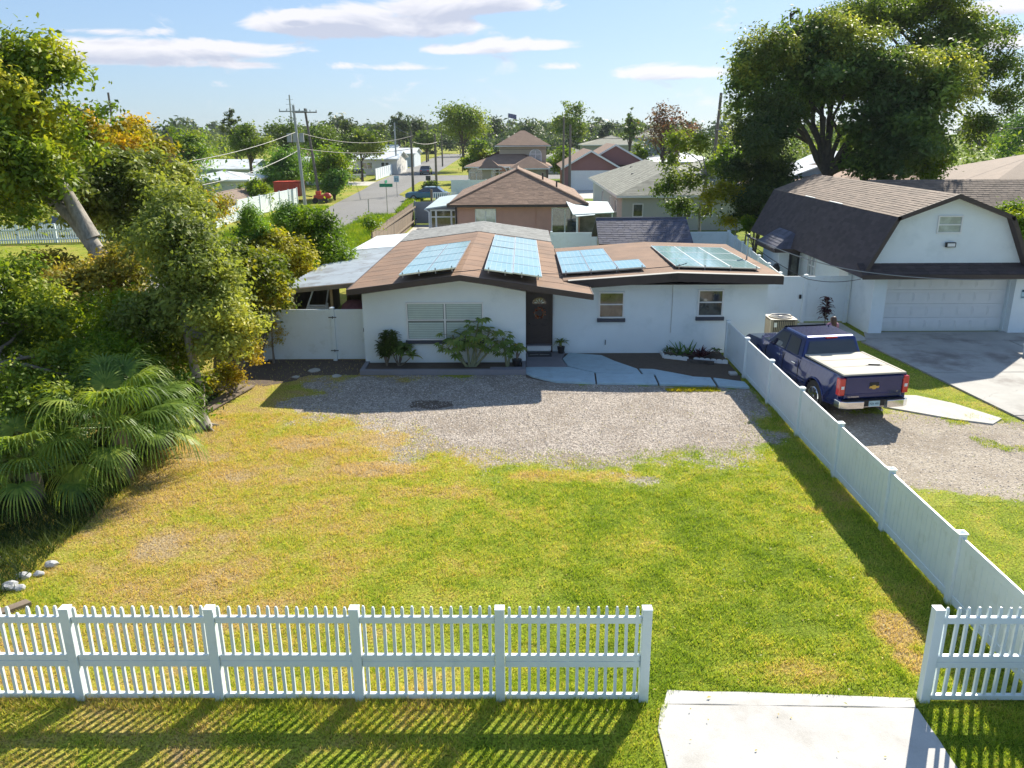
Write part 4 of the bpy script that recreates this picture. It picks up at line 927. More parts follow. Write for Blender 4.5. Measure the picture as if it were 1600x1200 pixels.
# boards and rocks on the left
t = None
for k, (x0, y0, x1, y1, lab) in enumerate(((-8.7, 19.9, -8.2, 22.4, 'long weathered board on the ground behind the slim tree trunk'), (-8.45, 19.8, -7.9, 22.3, 'second weathered board nearest the lawn beside the slim tree trunk'), (-9.0, 20.4, -8.6, 22.4, 'board furthest from the lawn in the pile behind the slim trunk'))):
    d = Vector((x1 - x0, y1 - y0, 0)).normalized(); n2 = Vector((-d.y, d.x, 0)) * .10; a, c = Vector((x0, y0, .02 + k * .012)), Vector((x1, y1, .04 + k * .012)); up = Vector((0, 0, .03))
    b = MB(); b.hexa([a - n2, a + n2, c + n2, c - n2, a - n2 + up, a + n2 + up, c + n2 + up, c - n2 + up]); tag(b.build('board', M['wood']), lab, 'board')
b = MB(); b.hexa([(-9.2, 22.6, 0), (-8.35, 22.3, 0), (-8.3, 22.36, 0), (-9.15, 22.66, 0), (-9.1, 22.9, 1.15), (-8.45, 22.75, 1.15), (-8.4, 22.81, 1.15), (-9.05, 22.96, 1.15)]); tag(b.build('plywood_sheet', M['wood']), 'grey plywood sheet leaning up in the bushes behind the slim tree', 'plywood')
b = MB(); b.hexa([(-8.9, 10.9, 0), (-7.75, 10.95, 0), (-7.78, 11.12, 0), (-8.95, 11.07, 0), (-8.9, 10.4, .09), (-7.75, 11.0, .09), (-7.78, 11.12, .09), (-8.95, 10.62, .09)]); b = MB()
b.hexa([(-9.1, 9.6, .0), (-8.96, 9.52, .0), (-7.72, 10.92, .0), (-7.86, 11.0, .0), (-9.1, 9.6, .08), (-8.96, 9.52, .08), (-7.72, 10.92, .08), (-7.86, 11.0, .08)]); tag(b.build('timber', M['wood']), 'pale timber lying on the ground at the left just behind the picket fence', 'timber')
M['rock'] = mat('pale_rock', (.42, .42, .42), .85, .2, 6, fine=.2, bscale=20, bumps=.6)
rr = random.Random(3); lab_r = ['large pale rock nearest the timber in the left rock pile', 'middle rock of the left rock pile', 'flat rock at the lawn side of the left rock pile', 'rock behind the middle one in the left rock pile', 'small rock topmost in the left rock pile', 'furthest pale rock of the left rock pile under the palm', 'small pale stone at the left edge of the rock pile']
for k, (x, y, s) in enumerate((x_, y_, s_ * .72) for x_, y_, s_ in ((-8.55, 11.15, .17), (-8.4, 11.45, .15), (-8.2, 11.4, .11), (-8.35, 11.75, .14), (-8.15, 11.85, .10), (-8.1, 12.15, .13), (-8.75, 11.4, .10))):
    bm = bmesh.new(); bmesh.ops.create_icosphere(bm, subdivisions=2, radius=1)
    for v in bm.verts: v.co = Vector((x, y, s * .35)) + Vector((v.co.x * s * 1.25, v.co.y * s, v.co.z * s * .7)) * (1 + .22 * (vnoise(np.array([v.co.x * 3 + k]), np.array([v.co.y * 3 + v.co.z * 2]), 1.3)[0] - .5) * 2)
    me = bpy.data.meshes.new('rock'); bm.to_mesh(me); bm.free(); me.materials.append(M['rock']); o = bpy.data.objects.new('rock', me); C.objects.link(o); tag(o, lab_r[k], 'rock')
# ------------------------------------------------------------------ the barn-like garage on the right
t = thing('gambrel_garage', 'white barn-shaped garage with dark gambrel roof at the right', 'garage', (15, 28.7, 0)); barn = t
CX = 14.9; EV, KN, AP = (11.88, 2.12), (12.90, 4.20), (CX, 4.96); BY0, BY1 = 28.2, 42.4
KR = (2 * CX - KN[0], KN[1]); ER = (2 * CX - EV[0] - .08, 2.25)
b = MB(); b.box(12.5, 12.62, 28.72, 42, 0, 2.42); b.box(17.95, 19.3, 28.75, 42, 0, 2.3); b.box(12.62, 17.95, 41.8, 42, 0, 2.3)
b.box(12.62, 18.0, 29.1, 29.2, 0, 2.2)
b.box(12.50, 12.97, 28.45, 28.72, 0, 2.22); b.box(17.50, 19.3, 28.45, 28.75, 0, 2.22); b.box(12.97, 17.50, 28.62, 28.75, 2.06, 2.22); b.box(12.97, 13.0, 28.75, 29.0, 0, 2.2); b.box(17.47, 17.5, 28.75, 29.0, 0, 2.2)
b.build('wall', M['stucco'], t)
g_ = [(12.22, 2.42), (17.62, 2.42), (17.62, 2.9), (KR[0] - .12, KR[1] - .06), (CX, AP[1] - .09), (KN[0] + .12, KN[1] - .06), (12.22, 2.9)]
g_ = [(12.16, 2.40), (17.66, 2.40), (KR[0] - .07, KR[1] - .07), (CX, AP[1] - .08), (KN[0] + .07, KN[1] - .07)]
b = MB(); b.yprism(g_, 28.55, 28.7); b.build('gable_wall', M['stucco'], t); b = MB(); b.yprism(g_, 41.9, 42.0); b.build('gable_wall', M['stucco'], t)
planes = [((EV[0], BY1, EV[1]), (EV[0], BY0, EV[1]), (KN[0], BY1, KN[1]), (KN[0], BY0, KN[1])), ((KN[0], BY1, KN[1]), (KN[0], BY0, KN[1]), (AP[0], BY1, AP[1]), (AP[0], BY0, AP[1])),
          ((KR[0], BY0, KR[1]), (KR[0], BY1, KR[1]), (AP[0], BY0, AP[1]), (AP[0], BY1, AP[1])), ((ER[0], BY0, ER[1]), (ER[0], BY1, ER[1]), (KR[0], BY0, KR[1]), (KR[0], BY1, KR[1]))]
for i, q in enumerate(planes):
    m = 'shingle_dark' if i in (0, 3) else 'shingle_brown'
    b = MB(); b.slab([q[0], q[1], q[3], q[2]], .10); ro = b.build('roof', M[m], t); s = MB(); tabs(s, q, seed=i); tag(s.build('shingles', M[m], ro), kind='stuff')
b = MB()                                               # rake boards on the gable edge
pts = [EV, KN, AP, KR, ER]
for p, q in zip(pts[:-1], pts[1:]):
    d = Vector((q[0] - p[0], 0, q[1] - p[1])).normalized(); n_ = Vector((-d.z, 0, d.x)); n_ = n_ if n_.z > 0 or n_.x < 0 else -n_
    for sgn in (0,):
        a, c = Vector((p[0], 0, p[1])), Vector((q[0], 0, q[1])); lo = -n_ * .14 if (d.cross(Vector((0, 1, 0)))).z < 9 else n_
        lo = Vector((0, 0, -.14)) if abs(d.z) < .6 else Vector((.14 if p[0] < CX else -.14, 0, 0))
        b.hexa([a + lo + Vector((0, 28.15, 0)), c + lo + Vector((0, 28.15, 0)), c + lo + Vector((0, 28.195, 0)), a + lo + Vector((0, 28.195, 0)), a + Vector((0, 28.15, .02)), c + Vector((0, 28.15, .02)), c + Vector((0, 28.195, .02)), a + Vector((0, 28.195, .02))])
b.build('rake_board', M['brown_trim'], t)
b = MB(); b.slab([(11.84, 27.95, 2.24), (19.4, 27.95, 2.24), (19.4, 28.56, 2.56), (11.84, 28.56, 2.56)], .08); pr = b.build('pent_roof', M['shingle_dark'], t)
s = MB(); tabs(s, ((11.84, 27.95, 2.25), (19.4, 27.95, 2.25), (11.84, 28.56, 2.57), (19.4, 28.56, 2.57)), row=.16); tag(s.build('shingles', M['shingle_dark'], pr), kind='stuff')
b = MB(); b.box(11.84, 19.4, 27.90, 27.945, 2.10, 2.25); b.build('fascia', M['brown_trim'], t)
b = MB(); b.box(KN[0] - .03, KN[0] + .03, 33.2, 34.6, KN[1] + .02, KN[1] + .05); b.build('flashing', M['white'], t)
b = MB(); b.box(KN[0] - .03, KN[0] + .03, 36.4, 37.6, KN[1] + .02, KN[1] + .05); b.build('flashing', M['white'], t)
# garage door: sections with raised panels
b = MB()
for k in range(4): b.box(13.0, 17.47, 28.93, 28.97, .01 + k * .512, .01 + k * .512 + .505)
gd = b.build('garage_door', M['white'], t)
pn = MB(); pn.box(0, .50, -.014, 0, 0, .33); pn.box(.045, .455, -.026, -.014, .045, .285); src = pn.build('door_panel', M['white'], gd, local=True, bevel=.006); f = True
for j in range(4):
    for i in range(8):
        loc = (13.05 + i * .552, 28.93, .095 + j * .512)
        if f: src.location = Vector(loc) - worigin(gd); f = False
        else: inst('door_panel', src, gd, loc)
window(t, 14.46, 15.32, 3.60, 4.22, 28.55, .05, mull_h=(3.90,), glass='glass_lt', name='loft_window', depth=.05)
b = MB(); b.box(14.82, 15.16, 28.42, 28.52, 3.13, 3.30); fl = b.build('floodlight', M['black'], t, bevel=.01)
b = MB(); b.box(14.86, 15.12, 28.405, 28.419, 3.16, 3.27); b.build('lens', M['white'], fl)
b = MB(); b.box(17.75, 18.15, 28.42, 28.445, 1.30, 1.62); sg = b.build('wall_sign', M['plate'], t)
b = MB(); b.box(17.75, 18.15, 28.412, 28.419, 1.54, 1.62); b.box(17.75, 18.15, 28.412, 28.419, 1.34, 1.37); b.build('stripe', M['plate_ink'], sg)
window(t, 34.3, 35.2, 1.05, 1.95, 12.5, .06, face=(-1, 0), mull_h=(1.5,), mull_v=(34.75,), glass='glass_lt', plane='x', name='side_window')
b = MB(); b.box(12.42, 12.498, 30.6, 31.5, .02, 2.0); sd = b.build('side_door', M['white'], t)
b = MB(); b.ball((12.39, 30.72, 1.0), .04, 8); b.build('handle', M['metal'], sd)
# small porch on the side
b = MB(); b.box(11.5, 12.49, 36.2, 38.4, 0, 2.1); b.build('porch_wall', M['stucco'], t)
P = hip_planes(11.15, 12.95, 35.8, 38.7, 2.08, 2.75, 'y', .5); ro = roof(t, P, 'shingle_blue', shingle=1, trim='brown_trim', name='porch_roof', t=.08)
b = MB(); b.box(11.95, 12.40, 36.13, 36.19, .1, 2.0); pd = b.build('porch_door', M['dark_metal'], t)
b = MB(); b.box(12.05, 12.30, 36.10, 36.125, .5, 1.8); b.build('pane', M['glass_dk'], pd)
b = MB(); b.ball((11.35, 36.0, 1.15), (.18, .12, .28), 10); tag(b.build('kettle_grill', M['black'], smooth=True), 'black kettle grill standing by the side porch of the barn-shaped garage', 'grill')

# fences behind and between
privacy('side_gate', 'tall white fence and gate between the house and the barn-shaped garage', [(8.3, 30.4), (10.75, 30.4), (12.38, 30.4)], 1.8, boards=True, cat='gate')
b = MB(); b.box(10.55, 10.62, 30.30, 30.37, .95, 1.1); b.build('latch', M['black'], [o for o in C.objects if o.name.startswith('side_gate')][0])
def between(p, q, st=2.42):
    p = Vector((*p, 0)); q = Vector((*q, 0)); n = max(1, round((q - p).length / st)); return [(p.lerp(q, i / n).x, p.lerp(q, i / n).y) for i in range(n + 1)]
privacy('back_fence', 'white privacy fence across the back behind the slate-roofed shed', between((1.6, 44.8), (11.35, 44.8)), 1.8)
privacy('side_fence', 'white privacy fence running back along the barn-shaped garage side', between((9.95, 31.0), (11.35, 44.6)), 1.8)
# shed
t = thing('shed', 'garden shed with slate blue shingle roof behind the house', 'shed', (6.1, 39, 0))
b = MB(); b.box(3.95, 8.0, 39.2, 42.8, 0, 1.95); b.xprism([(39.2, 1.95), (42.8, 1.95), (41.0, 2.75)], 3.95, 8.0); b.build('wall', M['tan'], t)
sp = [((3.68, 38.9, 1.93), (8.22, 38.9, 1.93), (3.68, 41.0, 2.92), (8.22, 41.0, 2.92)), ((8.22, 43.1, 1.93), (3.68, 43.1, 1.93), (8.22, 41.0, 2.92), (3.68, 41.0, 2.92))]
roof(t, sp, 'shingle_blue', shingle=1, trim='brown_trim', shingle_planes=(0,), t=.06, tab=.3, row=.16)
b = MB(); b.tube([(3.68, 41.0, 2.94), (8.22, 41.0, 2.94)], .05, 6); b.build('ridge_cap', M['shingle_blue'], t)
# the salmon house
t = thing('salmon_house', 'salmon stucco house with tan hip roof directly behind the main house', 'house', (0, 54.5, 0))
walls(t, -4.35, 3.85, 54.6, 68.5, 2.5, 'salmon')
roof(t, hip_planes(-4.95, 4.35, 54.0, 69.1, 2.55, 4.55, 'y'), 'shingle_tan', shingle=1, trim='brown_trim', t=.08, shingle_planes=(0, 1, 2), row=.17, tab=.34)
b = MB()
for q in ((-4.95, 54.0), (4.35, 54.0)): b.tube([(q[0], q[1], 2.58), (-.3, 58.65, 4.60)], .07, 5)
b.tube([(-.3, 58.65, 4.6), (-.3, 64.4, 4.6)], .07, 5); b.build('ridge_cap', M['shingle_tan'], t)
for k, (x, y, z) in enumerate(((1.5, 60.2, 4.0), (2.4, 57.6, 3.5))): b = MB(); b.cyl((x, y, z - .2), (x, y, z + .3), .06, n=8); b.build('vent_pipe', M['dark_metal'], t)
window(t, -3.15, -1.75, 1.05, 2.25, 54.6, .06, mull_v=(-2.45,), glass='glass_lt', name='window')
sd = window(t, 1.95, 3.75, .1, 2.3, 54.6, .07, mull_v=(2.85,), glass='glass_dk', name='sliding_door')
b = MB(); b.tube([(.9, 54.55, 2.3), (.88, 54.55, 1.0)], .02, 5); b.build('conduit', M['salmon'], t)
b = MB(); b.tube([(-4.42, 54.5, 2.4), (-4.42, 54.5, 0)], .05, 5); b.build('downpipe', M['brown_trim'], t)
t = thing('screen_porch', 'white framed screened porch with pale metal roof left of the salmon house', 'porch', (-5.4, 56, 0))
b = MB(); b.slab([(-6.6, 55.6, 2.2), (-4.97, 55.6, 2.42), (-4.97, 66, 2.42), (-6.6, 66, 2.2)], .08); b.build('roof_panel', M['awning'], t)
window(t, -6.3, -4.5, .1, 2.1, 55.9, .1, mull_v=(-5.9, -4.85), mull_h=(1.6,), glass='glass_dk', name='screen')
b = MB(); b.tube([(-6.65, 55.6, 2.15), (-6.35, 55.7, 1.95), (-6.35, 55.75, 0)], .06, 6); b.build('downpipe', M['white'], t)
t = thing('awning', 'pale flat patio awning on a post at the right corner of the salmon house', 'awning', (4.2, 52, 0))
b = MB(); b.slab([(3.2, 51.4, 2.15), (5.9, 52.6, 2.15), (5.9, 56.6, 2.5), (2.9, 54.5, 2.75)], .06); b.slab([(3.4, 51.1, 2.05), (4.6, 51.6, 2.1), (4.6, 52.2, 2.12), (3.3, 51.6, 2.12)], .03); b.build('canopy', M['awning'], t)
for (x, y) in ((3.45, 51.5), (5.8, 52.7)): b = MB(); b.tube([(x, y, 0), (x, y, 2.1)], .05, 6); b.build('post', M['white'], t)
M['dkwall'] = mat('grey_block', (.22, .22, .22), .85, .3, 3)
b = MB(); b.box(3.9, 6.4, 55.5, 55.7, 0, 1.9); tag(b.build('block_wall', M['dkwall']), 'grey block wall in the shade under the patio awning', 'wall')
t = thing('above_ground_pool', 'blue rimmed small pool behind the back fence', 'pool', (4.5, 49, 0)); b = MB(); b.tube([(4.5, 49.3, 0), (4.5, 49.3, .95)], 1.2, 20); b.build('pool', mat('pool_blue', (.06, .16, .30), .3), t)
b = MB(); b.tube([(4.5 + 1.2 * math.cos(a), 49.3 + 1.2 * math.sin(a), .97) for a in [6.283 * k / 20 for k in range(21)]], .05, 6); b.build('rim', M['white'], t)
# wooden fence at the verge of the street
t = thing('wood_fence', 'weathered board fence along the grassy street verge', 'fence', (-8.8, 50, 0)); b = MB(); rr = random.Random(8); y = 46.0
while y < 66:
    x = -8.55 - (y - 45) * .012; b.box(x - .02, x + .02, y, y + .14, .02, 1.75 + rr.uniform(-.05, .05)); y += .155
tag(b.build('boards', M['wood'], t), kind='stuff')
b = MB(); b.box(-8.62, -8.56, 46, 66, .4, .5); b.box(-8.62, -8.56, 46, 66, 1.4, 1.5); b.build('rail', M['wood'], t)
M['bluepaint'] = mat('pale_blue_paint', (.28, .48, .55), .6, .1, 3)
b = MB(); b.box(-8.75, -8.69, 49, 50.6, .1, 1.8); b.build('blue_gate', M['bluepaint'], t)
privacy('grey_fence', 'grey board gate at the far end of the paved court', [(-8.7, 66.3), (-6.9, 66.3), (-5.0, 66.3)], 1.8, m='concpole', cat='gate')
privacy('driveway_gate', 'pale blue-white gate in the side yard of the two storey house', [(-8.2, 96), (-6.2, 96), (-4.2, 96)], 1.9, cat='gate')
# houses further off
def house(name, label, x0, x1, y0, y1, e, h, wall_c, roof_m, axis='x', inset=None, wins=(), cat='house', trim='white', gable=None, porch=None):
    t = thing(name, label, cat, ((x0 + x1) / 2, y0, 0))
    wm = mat(name + '_wall', wall_c, .85, .06, .8)
    walls(t, x0, x1, y0, y1, e, wm, gable=gable)
    o = .45; roof(t, hip_planes(x0 - o, x1 + o, y0 - o, y1 + o, e, h, axis, inset), roof_m, t=.1, trim=trim)
    for (a, c, z0, z1, g) in wins: window(t, a, c, z0, z1, y0, .08, glass=g, mull_v=((a + c) / 2,) if c - a > 1 else ())
    return t
t = house('grey_roof_house', 'pale house with large grey-green hip roof right of the salmon house', 7.4, 16.6, 61.0, 86, 2.6, 4.5, (.50, .52, .48), 'shingle_sage', 'y', wins=((8.2, 9.0, 1.0, 2.0, 'glass_dk'), (11.4, 12.6, .9, 2.1, 'glass_dk'), (13.2, 14.2, 1, 2, 'glass_dk')))
for k, y in enumerate((64, 68, 75)): window(t, y, y + 1.2, .8, 2.0, 7.4, .08, face=(-1, 0), plane='x', glass='glass_dk')
for (x, y, z) in ((9.5, 66.5, 3.4), (9.6, 72, 3.5), (10.4, 79, 3.8)): b = MB(); b.box(x - .15, x + .15, y - .1, y + .1, z - .3, z + .15); b.build('vent', M['dark_metal'], t)
s = MB()
for i, q in enumerate(hip_planes(6.95, 17.05, 60.55, 86.45, 2.6, 4.5, 'y')):
    if i in (0, 2): tabs(s, q, seed=40 + i, row=.2, tab=.6)
tag(s.build('shingles', M['shingle_sage'], t), kind='stuff')
# two storey house with arched windows
t = thing('two_storey_house', 'beige two storey house with brown hip roofs and arched windows', 'house', (-2, 113, 0))
wm = mat('beige_stucco', (.46, .40, .30), .85, .06, .8)
walls(t, -7.4, 3.6, 114, 126, 2.7, wm); walls(t, -3.2, 3.4, 118, 125, 5.4, wm, z0=2.7, name='upper_wall')
roof(t, hip_planes(-7.9, 4.1, 113.5, 126.5, 2.7, 4.9, 'x'), 'shingle_tan', t=.1, name='lower_roof', fascia=True)
roof(t, hip_planes(-3.8, 4.0, 117.4, 125.6, 5.4, 7.4, 'x', 3.6), 'shingle_tan', t=.1, name='upper_roof')
walls(t, -1.2, 3.2, 111.5, 114, 2.5, wm, name='porch_wall'); roof(t, hip_planes(-1.7, 3.7, 111, 116, 2.55, 4.0, 'x'), 'shingle_tan', t=.1, name='porch_roof')
walls(t, -5.4, -3.4, 112.8, 114, 2.3, wm, name='porch_wall'); roof(t, hip_planes(-6.0, -2.8, 112.3, 115, 2.5, 3.6, 'x'), 'shingle_tan', t=.1, name='porch_roof')
def arched(parent, cx, w, z0, z1, Y, glass='glass_lt'):
    n = 8; out = [(cx - w / 2 - .12, z0 - .1), (cx + w / 2 + .12, z0 - .1)] + [(cx + (w / 2 + .12) * math.cos(a), z1 + (w / 2 + .12) * .8 * math.sin(a)) for a in [math.pi * k / n for k in range(n + 1)]]
    inn = [(cx - w / 2, z0), (cx + w / 2, z0)] + [(cx + w / 2 * math.cos(a), z1 + w / 2 * .8 * math.sin(a)) for a in [math.pi * k / n for k in range(n + 1)]]
    b = MB(); b.yprism(out, Y - .05, Y); f = b.build('window', M['white'], parent); b = MB(); b.yprism(inn, Y - .08, Y - .055); p = b.build('pane', M[glass], f)
    b = MB(); b.box(cx - .04, cx + .04, Y - .10, Y - .085, z0, z1 + w * .3); b.box(cx - w / 2, cx + w / 2, Y - .10, Y - .085, z1 - .04, z1 + .04); b.build('glazing_bar', M['white'], f)
arched(t, 1.9, 1.5, 3.2, 4.2, 118); arched(t, -6.3, 1.7, .9, 1.9, 114, 'glass_dk'); arched(t, -3.1, 1.9, .5, 2.0, 112.79, 'glass_dk')
# pink house with the garage door
t = thing('pink_house', 'rose brown house with white garage door and cross gables', 'house', (9, 105, 0)); wm = mat('rose_stucco', (.30, .15, .14), .85, .06, .8)
walls(t, 5.4, 12.0, 105.5, 118, 2.8, wm, gable=('y', 4.7, 0)); walls(t, 12.0, 17.2, 107.5, 118, 2.8, wm)
roof(t, [((4.9, 119, 2.8), (4.9, 105, 2.8), (8.7, 119, 4.95), (8.7, 105, 4.95)), ((12.5, 105, 2.8), (12.5, 119, 2.8), (8.7, 105, 4.95), (8.7, 119, 4.95))], 'shingle_tan', t=.1, fascia=False)
b = MB()
for p, q in (((4.9, 2.8), (8.7, 4.95)), ((8.7, 4.95), (12.5, 2.8))): b.hexa([(p[0], 104.9, p[1] - .25), (q[0], 104.9, q[1] - .25), (q[0], 104.98, q[1] - .25), (p[0], 104.98, p[1] - .25), (p[0], 104.9, p[1]), (q[0], 104.9, q[1]), (q[0], 104.98, q[1]), (p[0], 104.98, p[1])])
b.build('rake_board', M['white'], t)
roof(t, [((8.2, 121, 3.4), (8.2, 109, 3.4), (12.2, 121, 5.6), (12.2, 109, 5.6)), ((17.8, 109, 2.5), (17.8, 121, 2.5), (12.2, 109, 5.6), (12.2, 121, 5.6))], 'shingle_tan', t=.1, fascia=False, name='back_roof')
b = MB(); b.yprism([(8.6, 3.2), (17.2, 2.8), (12.2, 5.4)], 109.2, 109.4); b.build('gable_wall', wm, t)
b = MB()
for p, q in (((8.2, 3.4), (12.2, 5.6)), ((12.2, 5.6), (17.8, 2.5))): b.hexa([(p[0], 108.9, p[1] - .25), (q[0], 108.9, q[1] - .25), (q[0], 108.98, q[1] - .25), (p[0], 108.98, p[1] - .25), (p[0], 108.9, p[1]), (q[0], 108.9, q[1]), (q[0], 108.98, q[1]), (p[0], 108.98, p[1])])
b.build('rake_board', M['white'], t)
b = MB(); b.box(6.2, 11.3, 105.38, 105.49, 0, 2.45); gd = b.build('garage_surround', M['white'], t); b = MB(); b.box(6.5, 11.0, 105.30, 105.37, .02, 2.15); dd = b.build('garage_door', M['white'], gd)
arched(t, 14.2, 2.2, .8, 2.0, 107.5, 'glass_dk')
# other roofs, left to right
H = [('beige_gable_house', 'beige gabled house behind the white street fence at the left', -28.6, -25.2, 71, 80, 1.45, 2.25, (.55, .46, .34), 'shingle_brown', 'y', 0, ((-27.4, -26.6, .5, 1.2, 'glass_dk'), (-26.0, -25.6, .1, 1.3, 'glass_dk'))),
     ('white_house', 'white low house with pale roof beyond the beige gabled house', -37, -29.5, 88, 96, 2.5, 3.3, (.62, .64, .64), 'metal_roof', 'x', None, ((-35, -34, 1, 2, 'glass_dk'),)),
     ('blue_white_house', 'small blue-white house with dark window far left', -46, -37, 112, 122, 2.7, 3.8, (.45, .55, .62), 'metal_roof', 'x', 0, ((-42, -39.5, 1, 2.3, 'glass_dk'),)),
     ('cream_house', 'cream house with tan roof peeking out at the far left', -54, -47, 118, 128, 2.8, 4.2, (.55, .45, .32), 'shingle_brown', 'x', None, ((-50, -49, 1, 2, 'glass_dk'),)),
     ('bungalow', 'white flat bungalow left of the tall twin poles', -40, -29, 132, 142, 2.8, 3.7, (.62, .6, .55), 'metal_roof', 'x', None, ((-36, -34, 1, 2, 'glass_dk'),)),
     ('bungalow', 'white bungalow with blue-grey roof behind the street fence beside the round tree', -32, -22.6, 150, 162, 2.8, 4.0, (.62, .6, .56), 'metal_roof', 'x', 0, ((-29, -27, 1, 2.2, 'glass_dk'), (-25.5, -24, 1, 2.2, 'glass_dk'))),
     ('long_bungalow', 'long blue-grey roofed bungalow in the middle distance across the street', -46, -24, 185, 197, 2.9, 4.0, (.5, .56, .6), 'metal_roof', 'x', 0, ((-40, -38, 1, 2, 'glass_dk'), (-33, -30, 1, 2, 'glass_dk'))),
     ('long_bungalow', 'furthest pale bungalow row below the distant trees at the left', -60, -34, 225, 238, 2.9, 4.2, (.6, .6, .58), 'metal_roof', 'x', 0, ()),
     ('maroon_roof_house', 'house with small dark red roof behind the twin poles', -47, -37, 170, 180, 2.8, 4.6, (.6, .58, .55), 'shingle_tan', 'x', None, ()),
     ('far_beige_house', 'distant beige house with pale hip roof above the pink house', 14, 27, 188, 202, 4.4, 6.4, (.42, .40, .32), 'shingle_sage', 'x', None, ()),
     ('far_blue_house', 'distant blue-grey two storey house with green-grey roof', 30, 42, 226, 240, 5.6, 8.0, (.36, .42, .48), 'shingle_sage', 'x', None, ((35, 37, 3.5, 5, 'glass_lt'), (39, 40.5, 3.5, 5, 'glass_lt'))),
     ('far_low_house', 'low pale roofed house between the two storey house and the pink one', 4.5, 14, 150, 160, 2.8, 4.4, (.5, .46, .38), 'shingle_sage', 'x', None, ()),
     ('white_roof_house', 'low white-roofed house just behind the grey-green roof', 20, 30, 128, 140, 2.7, 4.0, (.6, .6, .58), 'metal_roof', 'x', None, ()),
     ('grey_house', 'grey house with pale hip roof behind the leaning pole', 18.5, 30, 92, 104, 2.7, 4.6, (.45, .46, .45), 'shingle_sage', 'x', None, ()),
     ('blue_gable_house', 'blue-grey gable seen under the big oak beside its trunk', 22, 29, 72, 82, 2.8, 4.2, (.42, .52, .60), 'metal_roof', 'y', 0, ()),
     ('brown_roof_house', 'house with broad rose brown hip roof behind the gambrel garage', 20.5, 37, 61, 78, 2.5, 4.1, (.66, .66, .64), 'shingle_tan', 'x', None, ()),
     ('dark_roof_house', 'house with near-black hip roof behind the rose brown roof', 31, 41, 88, 98, 2.6, 4.4, (.5, .5, .5), 'shingle_dark', 'x', None, ()),
     ('tan_roof_house', 'pale house with tan hip roof and arched window at the right edge', 39.5, 56, 70, 86, 2.6, 5.0, (.60, .64, .64), 'shingle_brown', 'x', None, ()),
     ('far_right_house', 'small distant house with brown roof right of the oak', 48, 62, 125, 137, 2.6, 4.2, (.5, .45, .4), 'shingle_brown', 'x', None, ()),
     ('far_right_house', 'distant pale gabled house just left of the brown roofed one', 40, 47, 112, 122, 2.6, 4.4, (.6, .62, .62), 'metal_roof', 'y', 0, ())]
for a in H: t = house(a[0], a[1], *a[2:8], a[8], a[9], a[10], a[11], a[12], gable=('y', a[7] - .15, 0) if (a[11] == 0 and a[10] == 'y') else (('x', a[7] - .15, 0) if a[11] == 0 else None))
tr_ = [o for o in C.objects if o.name == 'tan_roof_house'][0]
arched(tr_, 43.6, 1.6, .5, 1.6, 70, 'glass_dk')
# small brown gabled roof right behind the garage
t = thing('brown_gable_annex', 'brown shingled gable roof just behind the right shoulder of the gambrel garage', 'building', (24, 43, 0))
b = MB(); b.box(18.3, 30, 40.5, 46, 0, 3.0); b.xprism([(40.5, 3.0), (46, 3.0), (43.2, 4.4)], 18.3, 30); b.build('wall', M['salmon'], t)
roof(t, [((17.9, 39.9, 2.85), (30, 39.9, 2.85), (17.9, 43.2, 4.6), (30, 43.2, 4.6)), ((30, 46.5, 2.85), (17.9, 46.5, 2.85), (30, 43.2, 4.6), (17.9, 43.2, 4.6))], 'shingle_brown', shingle=1, shingle_planes=(0,), trim='brown_trim', t=.1, row=.17)
s = [o for o in C.objects if o.name == 'brown_roof_house'][0]; sh = MB()
tabs(sh, hip_planes(20.05, 37.45, 60.55, 78.45, 2.5, 4.1, 'x')[0], seed=77, row=.2, tab=.6); tag(sh.build('shingles', M['shingle_tan'], s), kind='stuff')
b = MB(); b.cyl((32.2, 66, 3.0), (32.4, 66, 4.2), .1, n=6); b.build('vent_pipe', M['dark_metal'], s)

# ------------------------------------------------------------------ street fences
privacy('street_fence', 'tall white privacy fence panels along the far side of the street', between((-24.6, 70.5), (-23.6, 86)), 1.7, posts=True)
def low_picket(name, label, p, q, h=1.15, st=.16):
    t = thing(name, label, 'fence', (*p, 0)); P = between(p, q)
    for (x, y) in P: vpost(t, x, y, h + .05, cap=False)
    a, c = Vector((*p, 0)), Vector((*q, 0)); L = (c - a).length; d = (c - a) / L; nn = Vector((-d.y, d.x, 0)); b = MB()
    for k in range(int(L / st)):
        o = a + d * (k * st); w = d * .045; e = nn * .012
        b.hexa([o - w - e, o + w - e, o + w + e, o - w + e] + [v + Vector((0, 0, h)) for v in (o - w - e, o + w - e, o + w + e, o - w + e)])
    tag(b.build('pickets', M['vinyl'], t), kind='stuff'); b = MB()
    for z in (.2, .85):
        e = nn * .04; b.hexa([a - e + Vector((0, 0, z)), c - e + Vector((0, 0, z)), c + e + Vector((0, 0, z)), a + e + Vector((0, 0, z))] + [v + Vector((0, 0, z + .09)) for v in (a - e, c - e, c + e, a + e)])
    b.build('rail', M['vinyl'], t)
low_picket('street_picket_fence', 'white picket fence along the street seen between the trees and the beige gabled house', (-23.4, 50), (-24.6, 70.3), 1.3)
low_picket('street_picket_fence', 'white picket fence at the far left behind the leaning oak trunk', (-42, 54.5), (-27.5, 56.5), 1.25)
privacy('street_fence', 'white fence at the left edge of the picture low beside the side street', between((-26.0, 24), (-24.2, 38)), 1.3)
privacy('far_street_fence', 'white fence beside the street in front of the bungalow with the round tree', between((-23.2, 131), (-23.8, 172)), 1.8)
